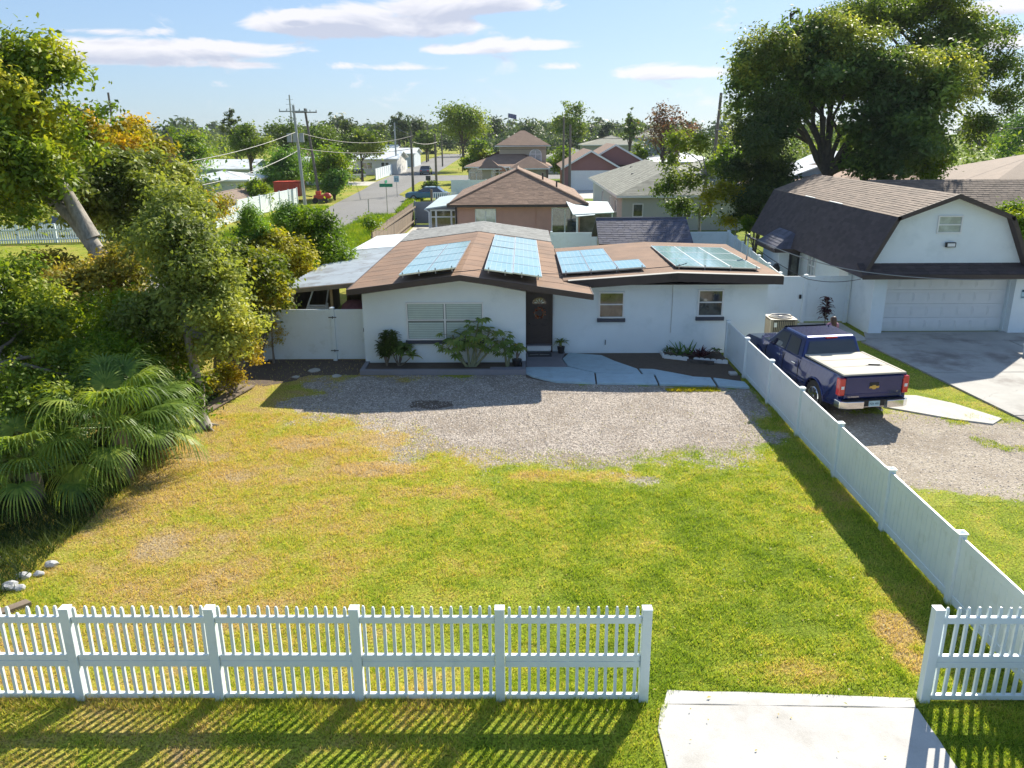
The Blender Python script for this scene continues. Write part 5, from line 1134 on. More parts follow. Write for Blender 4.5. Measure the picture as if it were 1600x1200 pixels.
# ------------------------------------------------------------------ poles and wires
def pole(name, label, x, y, h, r=.16, arms=(), m='pole', lean=0, group=None):
    t = thing(name, label, 'utility pole', (x, y, 0), group=group)
    b = MB(); b.tube([(x, y, 0), (x + lean, y, h)], [r, r * .7], 8); b.build('pole', M[m], t)
    for (z, w) in arms:
        b = MB(); b.box(x - w + lean, x + w + lean, y - .19, y - .11, z - .06, z + .06); c = b.build('crossarm', M[m], t); i_ = MB()
        for k in (-.95, -.45, .45, .95): i_.cyl((x + lean + k * w, y - .15, z + .06), (x + lean + k * w, y - .15, z + .25), .05, n=6)
        i_.build('insulators', M['concpole'], c)
    return t
p1 = pole('utility_pole', 'nearer tall grey pole of the twin poles by the red trailer', -22.8, 85.9, 9.9, .18, ((9.3, 1.45),), 'concpole', -.4)
p2 = pole('utility_pole', 'further brown pole of the twin poles by the red trailer', -22.2, 90, 9.7, .17, ((9.3, 1.3),), 'pole', -.9)
for k, dx in enumerate((-.65, -.05, .6)):
    b = MB(); b.cyl((-23.1 + dx, 85.5, 6.3), (-23.1 + dx, 85.5, 7.2), .24, n=10); b.build('transformer', M['concpole'], p1)
pole('utility_pole', 'dark pole on the grass verge beside the blue car', -13.3, 100.5, 7.4, .17)
pole('utility_pole', 'dark pole right of the street beside the pale driveway gate', -11.1, 107, 7.0, .17)
pole('utility_pole', 'pale pole across the street in front of the bungalows', -23.0, 152, 9.0, .18, m='concpole')
pole('utility_pole', 'distant pole by the street right of the bungalows', -25.0, 222, 9.6, .2)
pole('utility_pole', 'slim distant pole behind the dark pole near the big street tree', -17.8, 186, 9.5, .18)
pole('utility_pole', 'pair of poles left of the pink house roof, taller one', 5.0, 101, 8.8, .16)
pole('utility_pole', 'pair of poles left of the pink house roof, shorter thick one', 5.9, 103, 8.0, .19)
pole('utility_pole', 'tall bare pole behind the grey-green roof left of the big oak', 18.6, 82, 10.6, .19, lean=.5)
pole('utility_pole', 'slim pole beside the blue house under the big oak', 26.5, 88, 6.2, .12)
pole('utility_pole', 'thin pole above the left trees among orange leaves', -19.5, 40, 9.0, .07)
pole('radio_mast', 'tall thin mast with crossbars above the left horizon trees', -104, 380, 24, .45, ((22, 1.5), (20, 1.8), (18, 1.5)), 'concpole')
pole('radio_mast', 'thin distant mast right of the reddish tree', 76, 320, 17.5, .25, m='concpole')
def wire(label, pts, r=.022, sag=.5, m='wire', group='overhead wires of the street'):
    b = MB(); out = []
    for p, q in zip(pts[:-1], pts[1:]):
        p, q = Vector(p), Vector(q)
        for k in range(13):
            f = k / 12; v = p.lerp(q, f); v.z -= sag * 4 * f * (1 - f); out.append(v)
    b.tube(out, r, 4); return tag(b.build('overhead_wire', M[m]), label, 'wire')
T1 = Vector((-23.2, 85.9, 8.9)); T3 = Vector((-13.3, 100.5, 7.1)); T5 = Vector((-11.1, 107, 6.6)); TR = Vector((19.0, 82, 9.6)); T8 = Vector((5.0, 101, 8.3))
wire('pale wire from the twin poles sweeping down to the left above the beige house', [at(270, 256, 60), at(463, 206, 85.9), ], .022, .35, 'wire_lt')
wire('lower pale wire crossing the beige house roof to the twin poles', [at(300, 292, 60), at(466, 235, 85.9)], .025, .45, 'wire_lt')
wire('wire from the twin poles to the dark pole on the verge', [at(470, 208, 86), at(645, 212, 100.5)], .03, .9)
wire('lower wire from the twin poles to the verge pole', [at(470, 232, 86), at(645, 232, 100.5)], .03, .5)
wire('wire from the pale pole across the street to the verge pole', [at(616, 195, 152), at(645, 210, 100.5)], .03, .3)
wire('wire from the verge pole past the pale gate to the roof poles', [at(645, 222, 100.5), at(683, 222, 107), at(880, 226, 101)], .03, .25)
wire('lower wire to the poles left of the pink house', [at(683, 229, 107), at(880, 232, 103)], .025, .2)
wire('wire between the roof poles and the tall bare pole', [at(880, 212, 101), at(1119, 200, 82)], .025, .6)
wire('slack wire running right from the tall bare pole into the oak', [at(1119, 202, 82), at(1250, 200, 60)], .025, .4, 'wire_lt')
wire('guy wire falling to the right from the tall bare pole', [at(1121, 205, 82), at(1150, 232, 74)], .03, 0, 'wire_lt')
wire('wire across the right edge behind the oak', [at(1480, 203, 80), at(1620, 196, 80)], .03, .2, 'wire_lt')
# service mast and drop cables over the drive
t = thing('service_mast', 'grey electrical mast on the right end of the house roof', 'mast', (7.95, 28.6, 0)); mp = Vector((7.95, 28.6, 3.55))
b = MB(); b.tube([(7.95, 28.6, 2.6), (7.95, 28.6, 3.5)], .03, 8); b.build('pipe', M['metal'], t)
b = MB(); b.ball((7.95, 28.6, 3.56), .07, 8); b.tube([(7.95, 28.55, 3.5), (8.2, 28.5, 3.42), (8.25, 28.5, 3.3)], .025, 6); b.tube([(7.7, 28.6, 3.40), (8.25, 28.5, 3.42)], .015, 5); b.build('weatherhead', M['dark_metal'], t)
wire('thick twisted service cable from the roof mast across the garage door', [mp, at(1345, 424, 27.6), at(1620, 434, 28.0)], .016, .16, 'wire_lt')
wire('second service cable looping below the roof mast to the garage corner', [mp - Vector((0, 0, .2)), at(1262, 436, 27.6), at(1345, 436, 27.8)], .012, .1)
wire('thin cable lying across the solar arrays of the house roof', [(-3.3, 24.2, 2.98), (-1.3, 24.15, 3.12), (1.2, 25.2, 2.8), (4.8, 25.4, 3.0), (5.2, 25.4, 3.1)], .012, .02)
# signs
t = thing('street_name_sign', 'green street name sign on a slim post at the grass verge', 'sign', (-12.35, 74.8, 0)); b = MB(); b.tube([(-12.35, 74.8, 0), (-12.35, 74.8, 2.7)], .04, 6); b.build('post', M['metal'], t)
M['signgreen'] = mat('sign_green', (.02, .26, .14), .4, .05, 5)
b = MB(); b.box(-12.95, -11.75, 74.74, 74.77, 2.45, 2.75); b.build('name_plate', M['signgreen'], t); b = MB(); b.box(-12.37, -12.33, 74.2, 75.4, 2.78, 3.05); b.build('name_plate', M['signgreen'], t)
t = thing('speed_sign', 'small white speed sign standing by the street left of the dark pole', 'sign', (-14.6, 96, 0)); b = MB(); b.tube([(-14.6, 96, 0), (-14.6, 96, 2.4)], .03, 6); b.build('post', M['metal'], t)
b = MB(); b.box(-14.9, -14.3, 95.92, 95.95, 1.7, 2.4); pl = b.build('plate', M['plate'], t); text('number', '25', .45, M['plate_ink'], pl, Vector((-14.6, 95.91, 2.0)) - worigin(pl), (R(90), 0, 0))
t = thing('bollard_post', 'thin bare marker post on the verge left of the green street sign', 'post', (-13.85, 73.7, 0)); b = MB(); b.tube([(-13.85, 73.7, 0), (-13.85, 73.7, 1.5)], .05, 6); b.build('post', M['metal'], t)
t = thing('mailbox', 'dark mailbox on a post beside the street shrubs', 'mailbox', (-12.5, 110, 0)); b = MB(); b.box(-12.56, -12.44, 110, 110.1, 0, 1.1); b.build('post', M['dark_metal'], t); b = MB(); b.box(-12.8, -12.2, 109.8, 110.3, 1.1, 1.7); b.build('box', M['dark_metal'], t)
t = thing('flag', 'small dark flag on a pole above the distant round tree', 'flag', (0, 330, 0)); fx = at(801, 182, 330); b = MB(); b.tube([(fx.x - 1.7, 330, 0), (fx.x - 1.7, 330, fx.z + 1.2)], .12, 5); b.build('pole', M['concpole'], t)
b = MB(); b.add([(fx.x - 1.6, 330, fx.z + 1.2), (fx.x + 1.5, 330, fx.z + .6), (fx.x + 1.5, 330, fx.z - 1.2), (fx.x - 1.6, 330, fx.z - .4)], [(0, 1, 2, 3)]); b.build('cloth', M['truck'], t)
# red trailer and the small red machine
M['redpaint'] = mat('orange_red_paint', (.52, .055, .03), .45, .08, 2)
t = thing('cargo_trailer', 'orange-red box trailer parked beside the white street fence', 'trailer', (-25.6, 91, 0))
b = MB(); b.box(-27.2, -24.4, 90, 92.6, .55, 2.05); b.build('box', M['redpaint'], t, bevel=.04); b = MB(); b.box(-27.25, -24.35, 89.95, 92.65, 2.07, 2.14); b.build('lid', M['redpaint'], t)
for k in range(4): b = MB(); b.box(-26.9 + .62 * k, -26.8 + .62 * k, 89.94, 89.98, .6, 2.0); b.build('rib', M['redpaint'], t)
for x in (-26.8, -25.0): b = MB(); b.cyl((x, 89.9, .38), (x, 89.6, .38), .36, n=14); b.build('wheel', M['rubber'], t)
b = MB(); b.tube([(-24.3, 91, .6), (-23.2, 90.6, .5)], .06, 5); b.build('drawbar', M['dark_metal'], t)
t = thing('red_mower', 'small bright red machine on the apron beside the brown pole', 'mower', (-21.4, 88, 0))
b = MB(); b.box(-22.3, -20.9, 87.6, 88.6, .45, .85); b.ball((-20.9, 88, .75), (.5, .4, .35), 8); b.build('body', M['redpaint'], t, bevel=.04); b = MB(); b.box(-22.1, -21.6, 87.8, 88.3, .86, 1.25); b.build('seat', M['redpaint'], t)
for x in (-22.1, -21.0): b = MB(); b.cyl((x, 87.55, .3), (x, 87.35, .3), .3, n=12); b.build('wheel', M['rubber'], t)
# distant vehicles
def car(name, label, x, y, rz, paint, L=4.5, Wd=1.8, Hh=1.5, suv=False):
    t = thing(name, label, 'car', (x, y, 0), rz); pm = mat(name + '_paint', paint, .25, .04, 2, coat=1)
    prof = [(-L / 2, .35), (-L / 2, .8), (-L * .42, .95), (-L * .2, 1.0), (L * .2, 1.0), (L * .45, .92), (L / 2, .75), (L / 2, .35)]
    b = MB(); b.xprism(prof, -Wd / 2, Wd / 2); b.build('body', pm, t, local=True, bevel=.08)
    g = [(-L * (.46 if suv else .40), .96), (-L * (.42 if suv else .26), Hh - .06), (L * .06, Hh - .06), (L * .24, .96)]
    b = MB(); k = .12; v = [(-Wd / 2 + .04 if z < 1 else -Wd / 2 + k, yy, z) for yy, z in g] + [(Wd / 2 - .04 if z < 1 else Wd / 2 - k, yy, z) for yy, z in g]
    b.add(v, [(0, 1, 2, 3), (7, 6, 5, 4), (0, 4, 5, 1), (1, 5, 6, 2), (2, 6, 7, 3)]); b.build('glasshouse', M['glass_tint'], t, local=True)
    b = MB(); y0, y1 = g[1][0], g[2][0]; b.box(-Wd / 2 + k - .01, Wd / 2 - k + .01, y0, y1, Hh - .06, Hh); b.build('roof', pm, t, local=True, bevel=.04)
    for sx in (-1, 1):
        for yy in (-L * .3, L * .3):
            b = MB(); b.cyl((sx * (Wd / 2 + .01), yy, .33), (sx * (Wd / 2 - .2), yy, .33), .33, n=16); w = b.build('wheel', M['rubber'], t, local=True); b = MB(); b.cyl((sx * (Wd / 2 + .02), yy, .33), (sx * (Wd / 2 - .1), yy, .33), .19, n=12); b.build('rim', M['metal'], w, local=True)
    for sx in (-1, 1): b = MB(); b.box(sx * .62 - .15, sx * .62 + .15, -L / 2 - .02, -L / 2 + .05, .68, .84); b.build('tail_light', M['red_lens'], t, local=True)
    return t
car('blue_car', 'blue car parked behind the wooden fence beside the verge pole', -10.4, 90.5, R(86), (.03, .16, .25), 4.7)
car('white_suv', 'white sport utility car parked under the round tree across the street', -27.2, 132, R(150), (.7, .72, .74), 4.7, 1.9, 1.8, True)
car('grey_car', 'blue-grey car half hidden behind the picket fence at the far left', -34, 60, R(80), (.22, .30, .36), 4.6)
car('distant_car', 'small distant dark car on the street in tree shade', -17.4, 150, 0, (.06, .08, .1), 4.6)
# white arch and fence pickets by the blue car
t = thing('garden_arch', 'low white picket railing with a brown post beside the blue car', 'fence', (-8.6, 86, 0)); b = MB()
for k in range(12): b.box(-9.3 + k * .2, -9.22 + k * .2, 85.9, 85.94, 0, 1.2)
tag(b.build('pickets', M['vinyl'], t), kind='stuff'); b = MB(); b.box(-9.6, -9.4, 85.9, 86.1, 0, 1.5); b.build('post', M['wood'], t); b = MB(); b.box(-9.3, -6.9, 85.88, 85.95, 1.1, 1.2); b.build('rail', M['vinyl'], t)
# ------------------------------------------------------------------ vegetation
LEAFCOUNT = [0]
def leaf_cloud(name, blobs, n, size, m, parent, seed=0, clump=.28, per=26, shell=1.6, up=.35, aspect=.5, droop=0., subs=13, subr=.42, rag=.45):
    """leaves in clumps through the volume of the blobs: blobs = [(centre, (rx,ry,rz)[, weight])] in world space"""
    r = np.random.default_rng(seed); nb = len(blobs)
    Cc = np.array([tuple(b[0]) for b in blobs]); Rr = np.array([tuple(b[1]) for b in blobs]); w = np.array([(b[2] if len(b) > 2 else 1.0) for b in blobs]) * (Rr.prod(1) ** (2 / 3)); w /= w.sum()
    # every blob is a bunch of smaller bunches with air between them
    SC = []; SR = []; SB = []
    for q in range(nb):
        ns = int(subs * (1 + .5 * r.random()))
        for s_ in range(ns):
            dd = r.normal(size=3); dd /= np.linalg.norm(dd); rr_ = (.35 + .68 * r.random()) * (1 + rag * .4 * r.normal()); k_ = subr * (.6 + .8 * r.random())
            SC.append(Cc[q] + dd * rr_ * Rr[q]); SR.append(Rr[q] * k_ * np.array([1, 1, .8])); SB.append(w[q] / ns * k_ ** 2)
    SC = np.array(SC); SR = np.array(SR); SB = np.array(SB); SB /= SB.sum()
    nc = max(1, n // per); si = r.choice(len(SC), nc, p=SB); fill = r.random(nc) < .05; qi = r.choice(nb, nc, p=w)
    d = r.normal(size=(nc, 3)); d /= np.linalg.norm(d, axis=1)[:, None]; d[:, 2] = np.where(d[:, 2] < -.35, -d[:, 2], d[:, 2])
    rad = r.random(nc) ** (1 / (1 + shell))
    cc = np.where(fill[:, None], Cc[qi] + d * rad[:, None] * Rr[qi] * .9, SC[si] + d * rad[:, None] * SR[si])
    cs = clump * (.5 + .9 * r.random(nc))
    k = np.repeat(np.arange(nc), per); N_ = len(k)
    off = r.normal(size=(N_, 3)) * cs[k][:, None] * np.array([1, 1, .7]); pos = cc[k] + off
    pos[:, 2] -= droop * np.hypot(off[:, 0], off[:, 1])
    nrm = r.normal(size=(N_, 3)) * .62; nrm[:, 2] += up * 1.6; nrm += d[k] * .8; nrm /= np.linalg.norm(nrm, axis=1)[:, None]
    ax = r.normal(size=(N_, 3)); ax[:, 2] -= droop * 2; ax -= (ax * nrm).sum(1)[:, None] * nrm; ax /= np.maximum(np.linalg.norm(ax, axis=1), 1e-6)[:, None]
    sd = np.cross(nrm, ax); L = size * (.55 + .8 * r.random(N_)); W_ = L * aspect
    v = np.zeros((N_, 4, 3)); v[:, 0] = pos - ax * L[:, None] / 2; v[:, 1] = pos + sd * W_[:, None] / 2 + nrm * (L * .08)[:, None]; v[:, 2] = pos + ax * L[:, None] / 2 ; v[:, 3] = pos - sd * W_[:, None] / 2 + nrm * (L * .08)[:, None]
    v = v.reshape(-1, 3); v[:, 2] = np.maximum(v[:, 2], .01); v -= np.array(worigin(parent)) if parent is not None else 0
    LEAFCOUNT[0] += N_ * 2
    o = mesh_np(name, v, np.arange(4 * N_).reshape(-1, 4), M[m], 4, parent); o['kind'] = 'stuff'
    return o, SC
def limbs(b, base, tips, r0, seed=0, wander=.12, start=0.0, n=6):
    rr = random.Random(seed)
    for tp in tips:
        a = Vector(base); c = Vector(tp); L = (c - a).length; pts = []; rs = []
        for i in range(n + 1):
            f = i / n; p = a.lerp(c, f); p.z += L * .10 * math.sin(math.pi * f)
            if 0 < i: p += Vector((rr.gauss(0, 1), rr.gauss(0, 1), rr.gauss(0, .6))) * L * wander * f * .5
            pts.append(p); rs.append(max(.012, r0 * (1 - f) ** .8 * .9 + .012))
        b.tube(pts, rs, 6)
def tree(name, label, cat, base, trunk, r0, blobs, n, size, leaf, bark='bark', seed=0, group=None, twigs=0, parts=True, **kw):
    """trunk: list of points from the ground up"""
    t = thing(name, label, cat, (base[0], base[1], 0), group=group); b = MB(); pts = [Vector(p) for p in trunk]; k = len(pts)
    rs = [r0 * (1.25 if i == 0 else 1) * (1 - .45 * i / max(1, k - 1)) for i in range(k)]
    b.tube(pts, rs, 10); tips = [Vector(q[0]) for q in blobs]
    limbs(b, pts[-1], tips, rs[-1] * .75, seed)
    o, cc = leaf_cloud('crown', blobs, n, size, leaf, t, seed, **kw)
    rr = random.Random(seed)
    if twigs:
        for i in range(twigs):
            c = Vector(cc[rr.randrange(len(cc))]); a = min(tips, key=lambda q: (q - c).length); limbs(b, a, [c], .035 * (size / .1) ** .6, seed + i, n=4)
    b.build('trunk', M[bark], t, smooth=True)
    return t
def pb(px, py, Y, rx, ry, rd=None, w=1.0):      # crown blob seen round that pixel at that depth
    c = at(px, py, Y); s = .86 * (c - Vector((0, 0, CAMH))).length / FPX; return (c, (rx * s, (rd if rd is not None else rx * s * .8), ry * s), w)
def trunk_to(p, z, lean=(0, 0), n=3): return [(p[0] + lean[0] * i / n, p[1] + lean[1] * i / n, z * i / n) for i in range(n + 1)]

# --- left side of the yard
tree('oak_tree', 'large oak at the left edge with a thick leaning grey trunk', 'tree', (-11.9, 23.5), [(-11.7, 23.2, 0), (-12.0, 23.4, 2.2), (-12.45, 23.7, 3.6), (-13.3, 24, 4.75), (-14.3, 24.2, 5.6)], .30,
     [pb(20, 150, 24, 85, 100, 1.9, 1.2), pb(70, 120, 24.5, 62, 62, 1.2, .55), pb(15, 250, 23, 95, 80, 1.7, 1.2), pb(95, 215, 24, 40, 45, 1.0, .6), pb(45, 285, 24, 75, 32, 1.2, .9), pb(10, 320, 24.5, 40, 22, 1.0, .4), pb(10, 90, 24, 60, 45, 1.0, .5), pb(-120, 170, 24, 110, 130, 2.2, .9), pb(110, 165, 24, 22, 30, .6, .25)],
     46000, .19, 'leaf_oak', 'bark_lt', seed=1, twigs=40, clump=.24, per=20, droop=.3, shell=1.0, rag=.6)
ok = bpy.data.objects['oak_tree']; b = MB(); limbs(b, (-13.0, 23.9, 4.5), [at(75, 262, 24.2), at(100, 300, 24)], .2, 3); b.tube([(-12.75, 23.85, 4.15), (-13.2, 23.9, 5.2), (-13.75, 24, 6.4), (-14.2, 24, 7.8)], [.26, .2, .15, .06], 8); b.build('limb', M['bark_lt'], ok, smooth=True)
tree('orange_leaf_tree', 'round crowned tree with orange and yellow leaves behind the oak at the left', 'tree', (-15.4, 31.5), trunk_to((-15.4, 31.5), 4.5, (.6, -.6)), .16,
     [pb(185, 215, 31, 62, 34, 1.5), pb(150, 235, 30.5, 50, 40, 1.2), pb(215, 250, 31, 42, 45, 1.2), pb(130, 200, 31, 30, 22, .8, .5)], 20000, .17, 'leaf_orange', 'bark', seed=2, twigs=15, clump=.2, shell=1.3)
tree('olive_tree', 'dense olive green tree in the middle of the left thicket', 'tree', (-11.2, 27), trunk_to((-11.2, 27), 3.2, (-.6, -.3)), .15,
     [pb(195, 295, 27, 90, 62, 1.6, 1.2), pb(140, 285, 27, 50, 36, 1.2, .6), pb(165, 335, 27.5, 50, 40, 1.2, .7), pb(300, 385, 26, 36, 50, 1.0, .6), pb(260, 340, 26.5, 60, 75, 1.4), pb(205, 380, 26.5, 50, 45, 1.2), pb(255, 275, 28, 38, 40, 1, .7), pb(300, 330, 28, 30, 36, .9, .6)], 50000, .17, 'leaf_olive', 'bark', seed=3, twigs=25, clump=.2, shell=1.1)
tree('brown_leaf_tree', 'sparse tree with dull brown leaves in the shade below the oak trunk', 'tree', (-10.6, 22.6), trunk_to((-10.6, 22.6), 2.4), .10,
     [pb(140, 450, 22.5, 65, 42, 1.0, 1), pb(70, 420, 24, 55, 32, 1.0, .6), pb(200, 440, 22.5, 50, 50, 1.0, .8), pb(90, 455, 21.5, 60, 30, .8, .7)], 15000, .14, 'leaf_brown', 'bark', seed=4, twigs=25, clump=.18, shell=1.0)
b = MB(); b.tube([(-13.5, 32, 0), (-13.6, 32, 4), (-13.65, 32, 7.0)], [.28, .26, .25], 9); b.tube([(-13.3, 32.1, 3), (-13.1, 32.1, 5.3)], [.07, .05], 6); tag(b.build('snag', M['bark_lt'], smooth=True), 'broken pale grey dead trunk standing behind the left thicket', 'tree trunk')
tree('slim_tree', 'slim tree with pale bare trunk at the lawn edge and dense small leaves', 'tree', (-8.05, 18.9), [(-8.02, 18.9, 0), (-8.12, 18.95, .5), (-8.06, 19, 1.0), (-8.15, 19.05, 1.6), (-8.25, 19.1, 2.4)], .16,
     [pb(300, 400, 20, 80, 72, 1.25, 1.2), pb(345, 500, 19.3, 50, 55, .95, 1.0), pb(275, 490, 19.5, 75, 70, 1.2, 1.1), pb(260, 340, 20.5, 60, 50, 1.1, .9), pb(340, 545, 19.2, 40, 22, .7, .5), pb(375, 540, 19.4, 20, 26, .5, .3)], 50000, .125, 'leaf_olive', 'bark_lt', seed=5, twigs=35, clump=.16, shell=1.2)
b = MB()
for (dx, dy, L_) in ((.35, -.25, .4), (.3, .2, .35), (-.1, -.4, .3)): b.tube([(-8.03, 18.9, .14), (-8.03 + dx * .5, 18.9 + dy * .5, .06), (-8.03 + dx, 18.9 + dy, 0)], [.07, .05, .02], 6)
b.build('roots', M['bark_lt'], bpy.data.objects['slim_tree'], smooth=True)
def bush(name, label, blobs, n, size, leaf, seed=0, cat='shrub', bark='bark', **kw):
    x = sum(q[0][0] for q in blobs) / len(blobs); y = sum(q[0][1] for q in blobs) / len(blobs); t = thing(name, label, cat, (x, y, 0)); rr = random.Random(seed); b = MB()
    for q in blobs:
        for k in range(2): b.tube([(x + rr.uniform(-.15, .15), y + rr.uniform(-.15, .15), 0), tuple((Vector((x, y, 0)) + Vector(q[0])) / 2 + Vector((rr.uniform(-.1, .1), rr.uniform(-.1, .1), .1))), tuple(q[0])], [.035, .025, .01], 5)
    b.build('stems', M[bark], t); leaf_cloud('crown', blobs, n, size, leaf, t, seed, **kw); return t
bush('bright_shrub', 'bright green feathery shrub above the palm on the left', [pb(240, 610, 17.5, 60, 38, .8), pb(270, 640, 17.3, 36, 30, .6, .7), pb(180, 570, 17.5, 60, 40, .9), pb(300, 610, 18, 26, 20, .4, .4)], 13000, .12, 'leaf_bright', 11, clump=.17, aspect=.35, droop=.3)
bush('leafy_shrub', 'green leafy undergrowth between the slim tree and the palm', [pb(200, 520, 19.5, 95, 70, .9), pb(120, 600, 18.5, 80, 60, .9), pb(60, 560, 19.5, 70, 60, .9), pb(250, 560, 19.5, 50, 50, .7)], 24000, .13, 'leaf_bright', 12, clump=.2)
tree('left_edge_tree', 'olive green small-leaved tree at the left edge above the palms', 'tree', (-12.2, 17.5), trunk_to((-12.2, 17.5), 2.0), .12,
     [pb(50, 510, 18.5, 80, 60, 1.0), pb(120, 560, 18.0, 60, 36, .8), pb(50, 610, 17.5, 70, 42, .9), pb(20, 450, 19, 60, 40, .8, .7), pb(-90, 560, 18, 90, 120, 1.1, .8), pb(150, 610, 17.3, 40, 26, .6, .6), pb(30, 640, 15.6, 80, 50, .7, .9), pb(10, 700, 15.0, 50, 30, .5, .5)], 44000, .115, 'leaf_oak', 'bark', seed=13, twigs=25, clump=.15, shell=1.1)
bush('feathery_shrub', 'light green bush in the middle of the left thicket below the oak', [pb(190, 500, 21, 60, 35, .8), pb(110, 500, 21, 50, 35, .8)], 11000, .13, 'leaf_bright', 14, clump=.16)
bush('orange_vine', 'orange brown leaves hanging at the left end of the double gate', [pb(385, 545, 22.5, 22, 22, .4), pb(355, 590, 21.5, 22, 20, .4), pb(330, 600, 21, 16, 12, .4)], 3800, .09, 'leaf_orange', 15, clump=.12)
bush('dry_vine', 'pale dry vine climbing over the left end of the white gate', [pb(425, 520, 24.9, 18, 28, .12)], 1100, .06, 'leaf_brown', 16, clump=.08)
# street corner shrubs
bush('corner_shrub', 'dark green bush with yellowing top left of the carport', [pb(400, 425, 25, 50, 42, 1.0), pb(425, 460, 24.7, 30, 40, .6), pb(385, 480, 24.5, 26, 50, .6, .8), pb(365, 415, 25.5, 28, 32, .6, .7)], 20000, .15, 'leaf_corner', 17, clump=.18)
bush('corner_shrub', 'leafy light green bush standing against the left end of the double gate', [pb(365, 470, 23.5, 24, 40, .6), pb(350, 520, 23, 22, 30, .5)], 8000, .13, 'leaf_corner', 117, clump=.16)
bush('corner_shrub', 'spiky dark evergreen sapling left in the corner shrubs', [pb(390, 360, 30, 24, 36, .5), pb(372, 395, 29.5, 24, 22, .5)], 6000, .16, 'leaf_deep', 18, clump=.16, aspect=.25)
bush('corner_shrub', 'second dark evergreen sapling among the corner shrubs nearer the street', [pb(445, 342, 33, 26, 26, .5), pb(450, 365, 33, 22, 20, .5)], 5000, .16, 'leaf_deep', 19, clump=.16, aspect=.25)
bush('yellow_shrub', 'yellow-green round shrub in front of the street corner', [pb(435, 390, 30.5, 50, 36, .9), pb(470, 410, 30, 28, 26, .6, .6)], 15000, .14, 'leaf_yellow', 20, clump=.18)
bush('green_shrub', 'bright green spreading shrub beside the metal carport roof', [pb(500, 370, 33, 40, 36, .9), pb(520, 395, 32, 30, 24, .7, .8), pb(475, 345, 34, 30, 22, .7, .7)], 15000, .14, 'leaf_bright', 21, clump=.2)
bush('golden_shrub', 'golden shrub hanging over the street picket fence', [pb(325, 328, 48, 26, 18, 1.2), pb(305, 345, 46, 26, 18, 1.0), pb(290, 320, 46, 24, 24, 1), pb(290, 300, 45, 16, 14, .8, .6)], 12000, .17, 'leaf_orange', 22, clump=.3)
bush('verge_weeds', 'tall weeds by the posts at the end of the blue gate', [pb(580, 350, 46, 10, 14, .4)], 900, .16, 'leaf_bright', 23, clump=.2)

# --- palms
def palm(name, label, base, hz, n_fronds, reach, seed, dirs=None):
    t = thing(name, label, 'palm', (base[0], base[1], 0)); rr = random.Random(seed); top = Vector((base[0], base[1], hz))
    b = MB(); b.tube([(base[0], base[1], 0), (base[0], base[1], hz * .6), tuple(top)], [.17, .16, .15], 9)
    b.build('trunk', M['bark'], t)
    for k in range(n_fronds):
        a = (k * 2.399) + rr.uniform(-.2, .2) if dirs is None else rr.uniform(*dirs); e = rr.uniform(-.2, 1.15) if k > 3 else rr.uniform(1.0, 1.35)
        d = Vector((math.cos(a) * math.cos(e), math.sin(a) * math.cos(e), math.sin(e))); L = reach * rr.uniform(.55, .8)
        side = Vector((-math.sin(a), math.cos(a), 0)); P0 = top; P1 = top + d * L * .6; P2 = top + d * L + Vector((0, 0, -.15 * L)); v = []; f = []; b = MB(); b.tube([P0, P1, P2], [.016, .013, .01], 4)
        cd = (P2 - P1).normalized(); up = side.cross(cd).normalized(); up = up if up.z > 0 else -up
        nl = 34
        for j in range(nl):
            th = (j / (nl - 1) - .5) * math.pi * 1.35; dd = cd * math.cos(th) + side * math.sin(th); dd = (dd + up * .25 * abs(math.sin(th))).normalized(); ll = reach * rr.uniform(.48, .62) * (.75 + .25 * math.cos(th)); w = .034
            p = P2.copy(); sdv = dd.cross(up).normalized(); prev = (p + sdv * w * .3, p - sdv * w * .3); dirv = dd.copy()
            for s_ in range(6):
                st = ll / 6; dirv = (dirv + Vector((0, 0, -1)) * (.08 + .58 * s_ / 4 * rr.uniform(.7, 1.3))).normalized(); p = p + dirv * st; ww = w * (1.0, 1.0, .85, .65, .4, .08)[s_]
                cur = (p + sdv * ww / 2 + up * .004, p - sdv * ww / 2 + up * .004); b.add([prev[0], prev[1], cur[1], cur[0]], [(0, 1, 2, 3)]); prev = cur
        b.build('frond', M['frond'], t)
    return t
palm('fan_palm', 'fan palm with drooping fronds arching over the lawn on the left', (-8.6, 15.9), 1.15, 44, 1.9, 3)
palm('fan_palm', 'second fan palm further left in the shade behind the rocks', (-9.75, 14.6), .7, 30, 1.6, 5)
palm('fan_palm', 'small upright fan palm rising behind the big palm', (-9.1, 17.2), 1.4, 18, 1.5, 6)
x, y = rnd_pts(9000, -11.5, -8.3, 10.6, 15.5, 31); blades('undergrowth', x, y, .24, .02, .9, M['leaf_dark'], 32)
x, y = rnd_pts(9000, -10.5, -8.6, 16, 22, 33); blades('undergrowth', x, y, .2, .02, .9, M['leaf_dark'], 34)
b = MB(); limbs(b, (-9.6, 12.2, .5), [(-8.9, 11.4, .2), (-9.0, 11.8, .9), (-8.7, 12.0, .3), (-9.2, 11.2, 1.0)], .03, 7, wander=.3); tag(b.build('dead_branch', M['bark_lt'], smooth=True), 'bare dead branch in the undergrowth above the rock pile', 'branch')

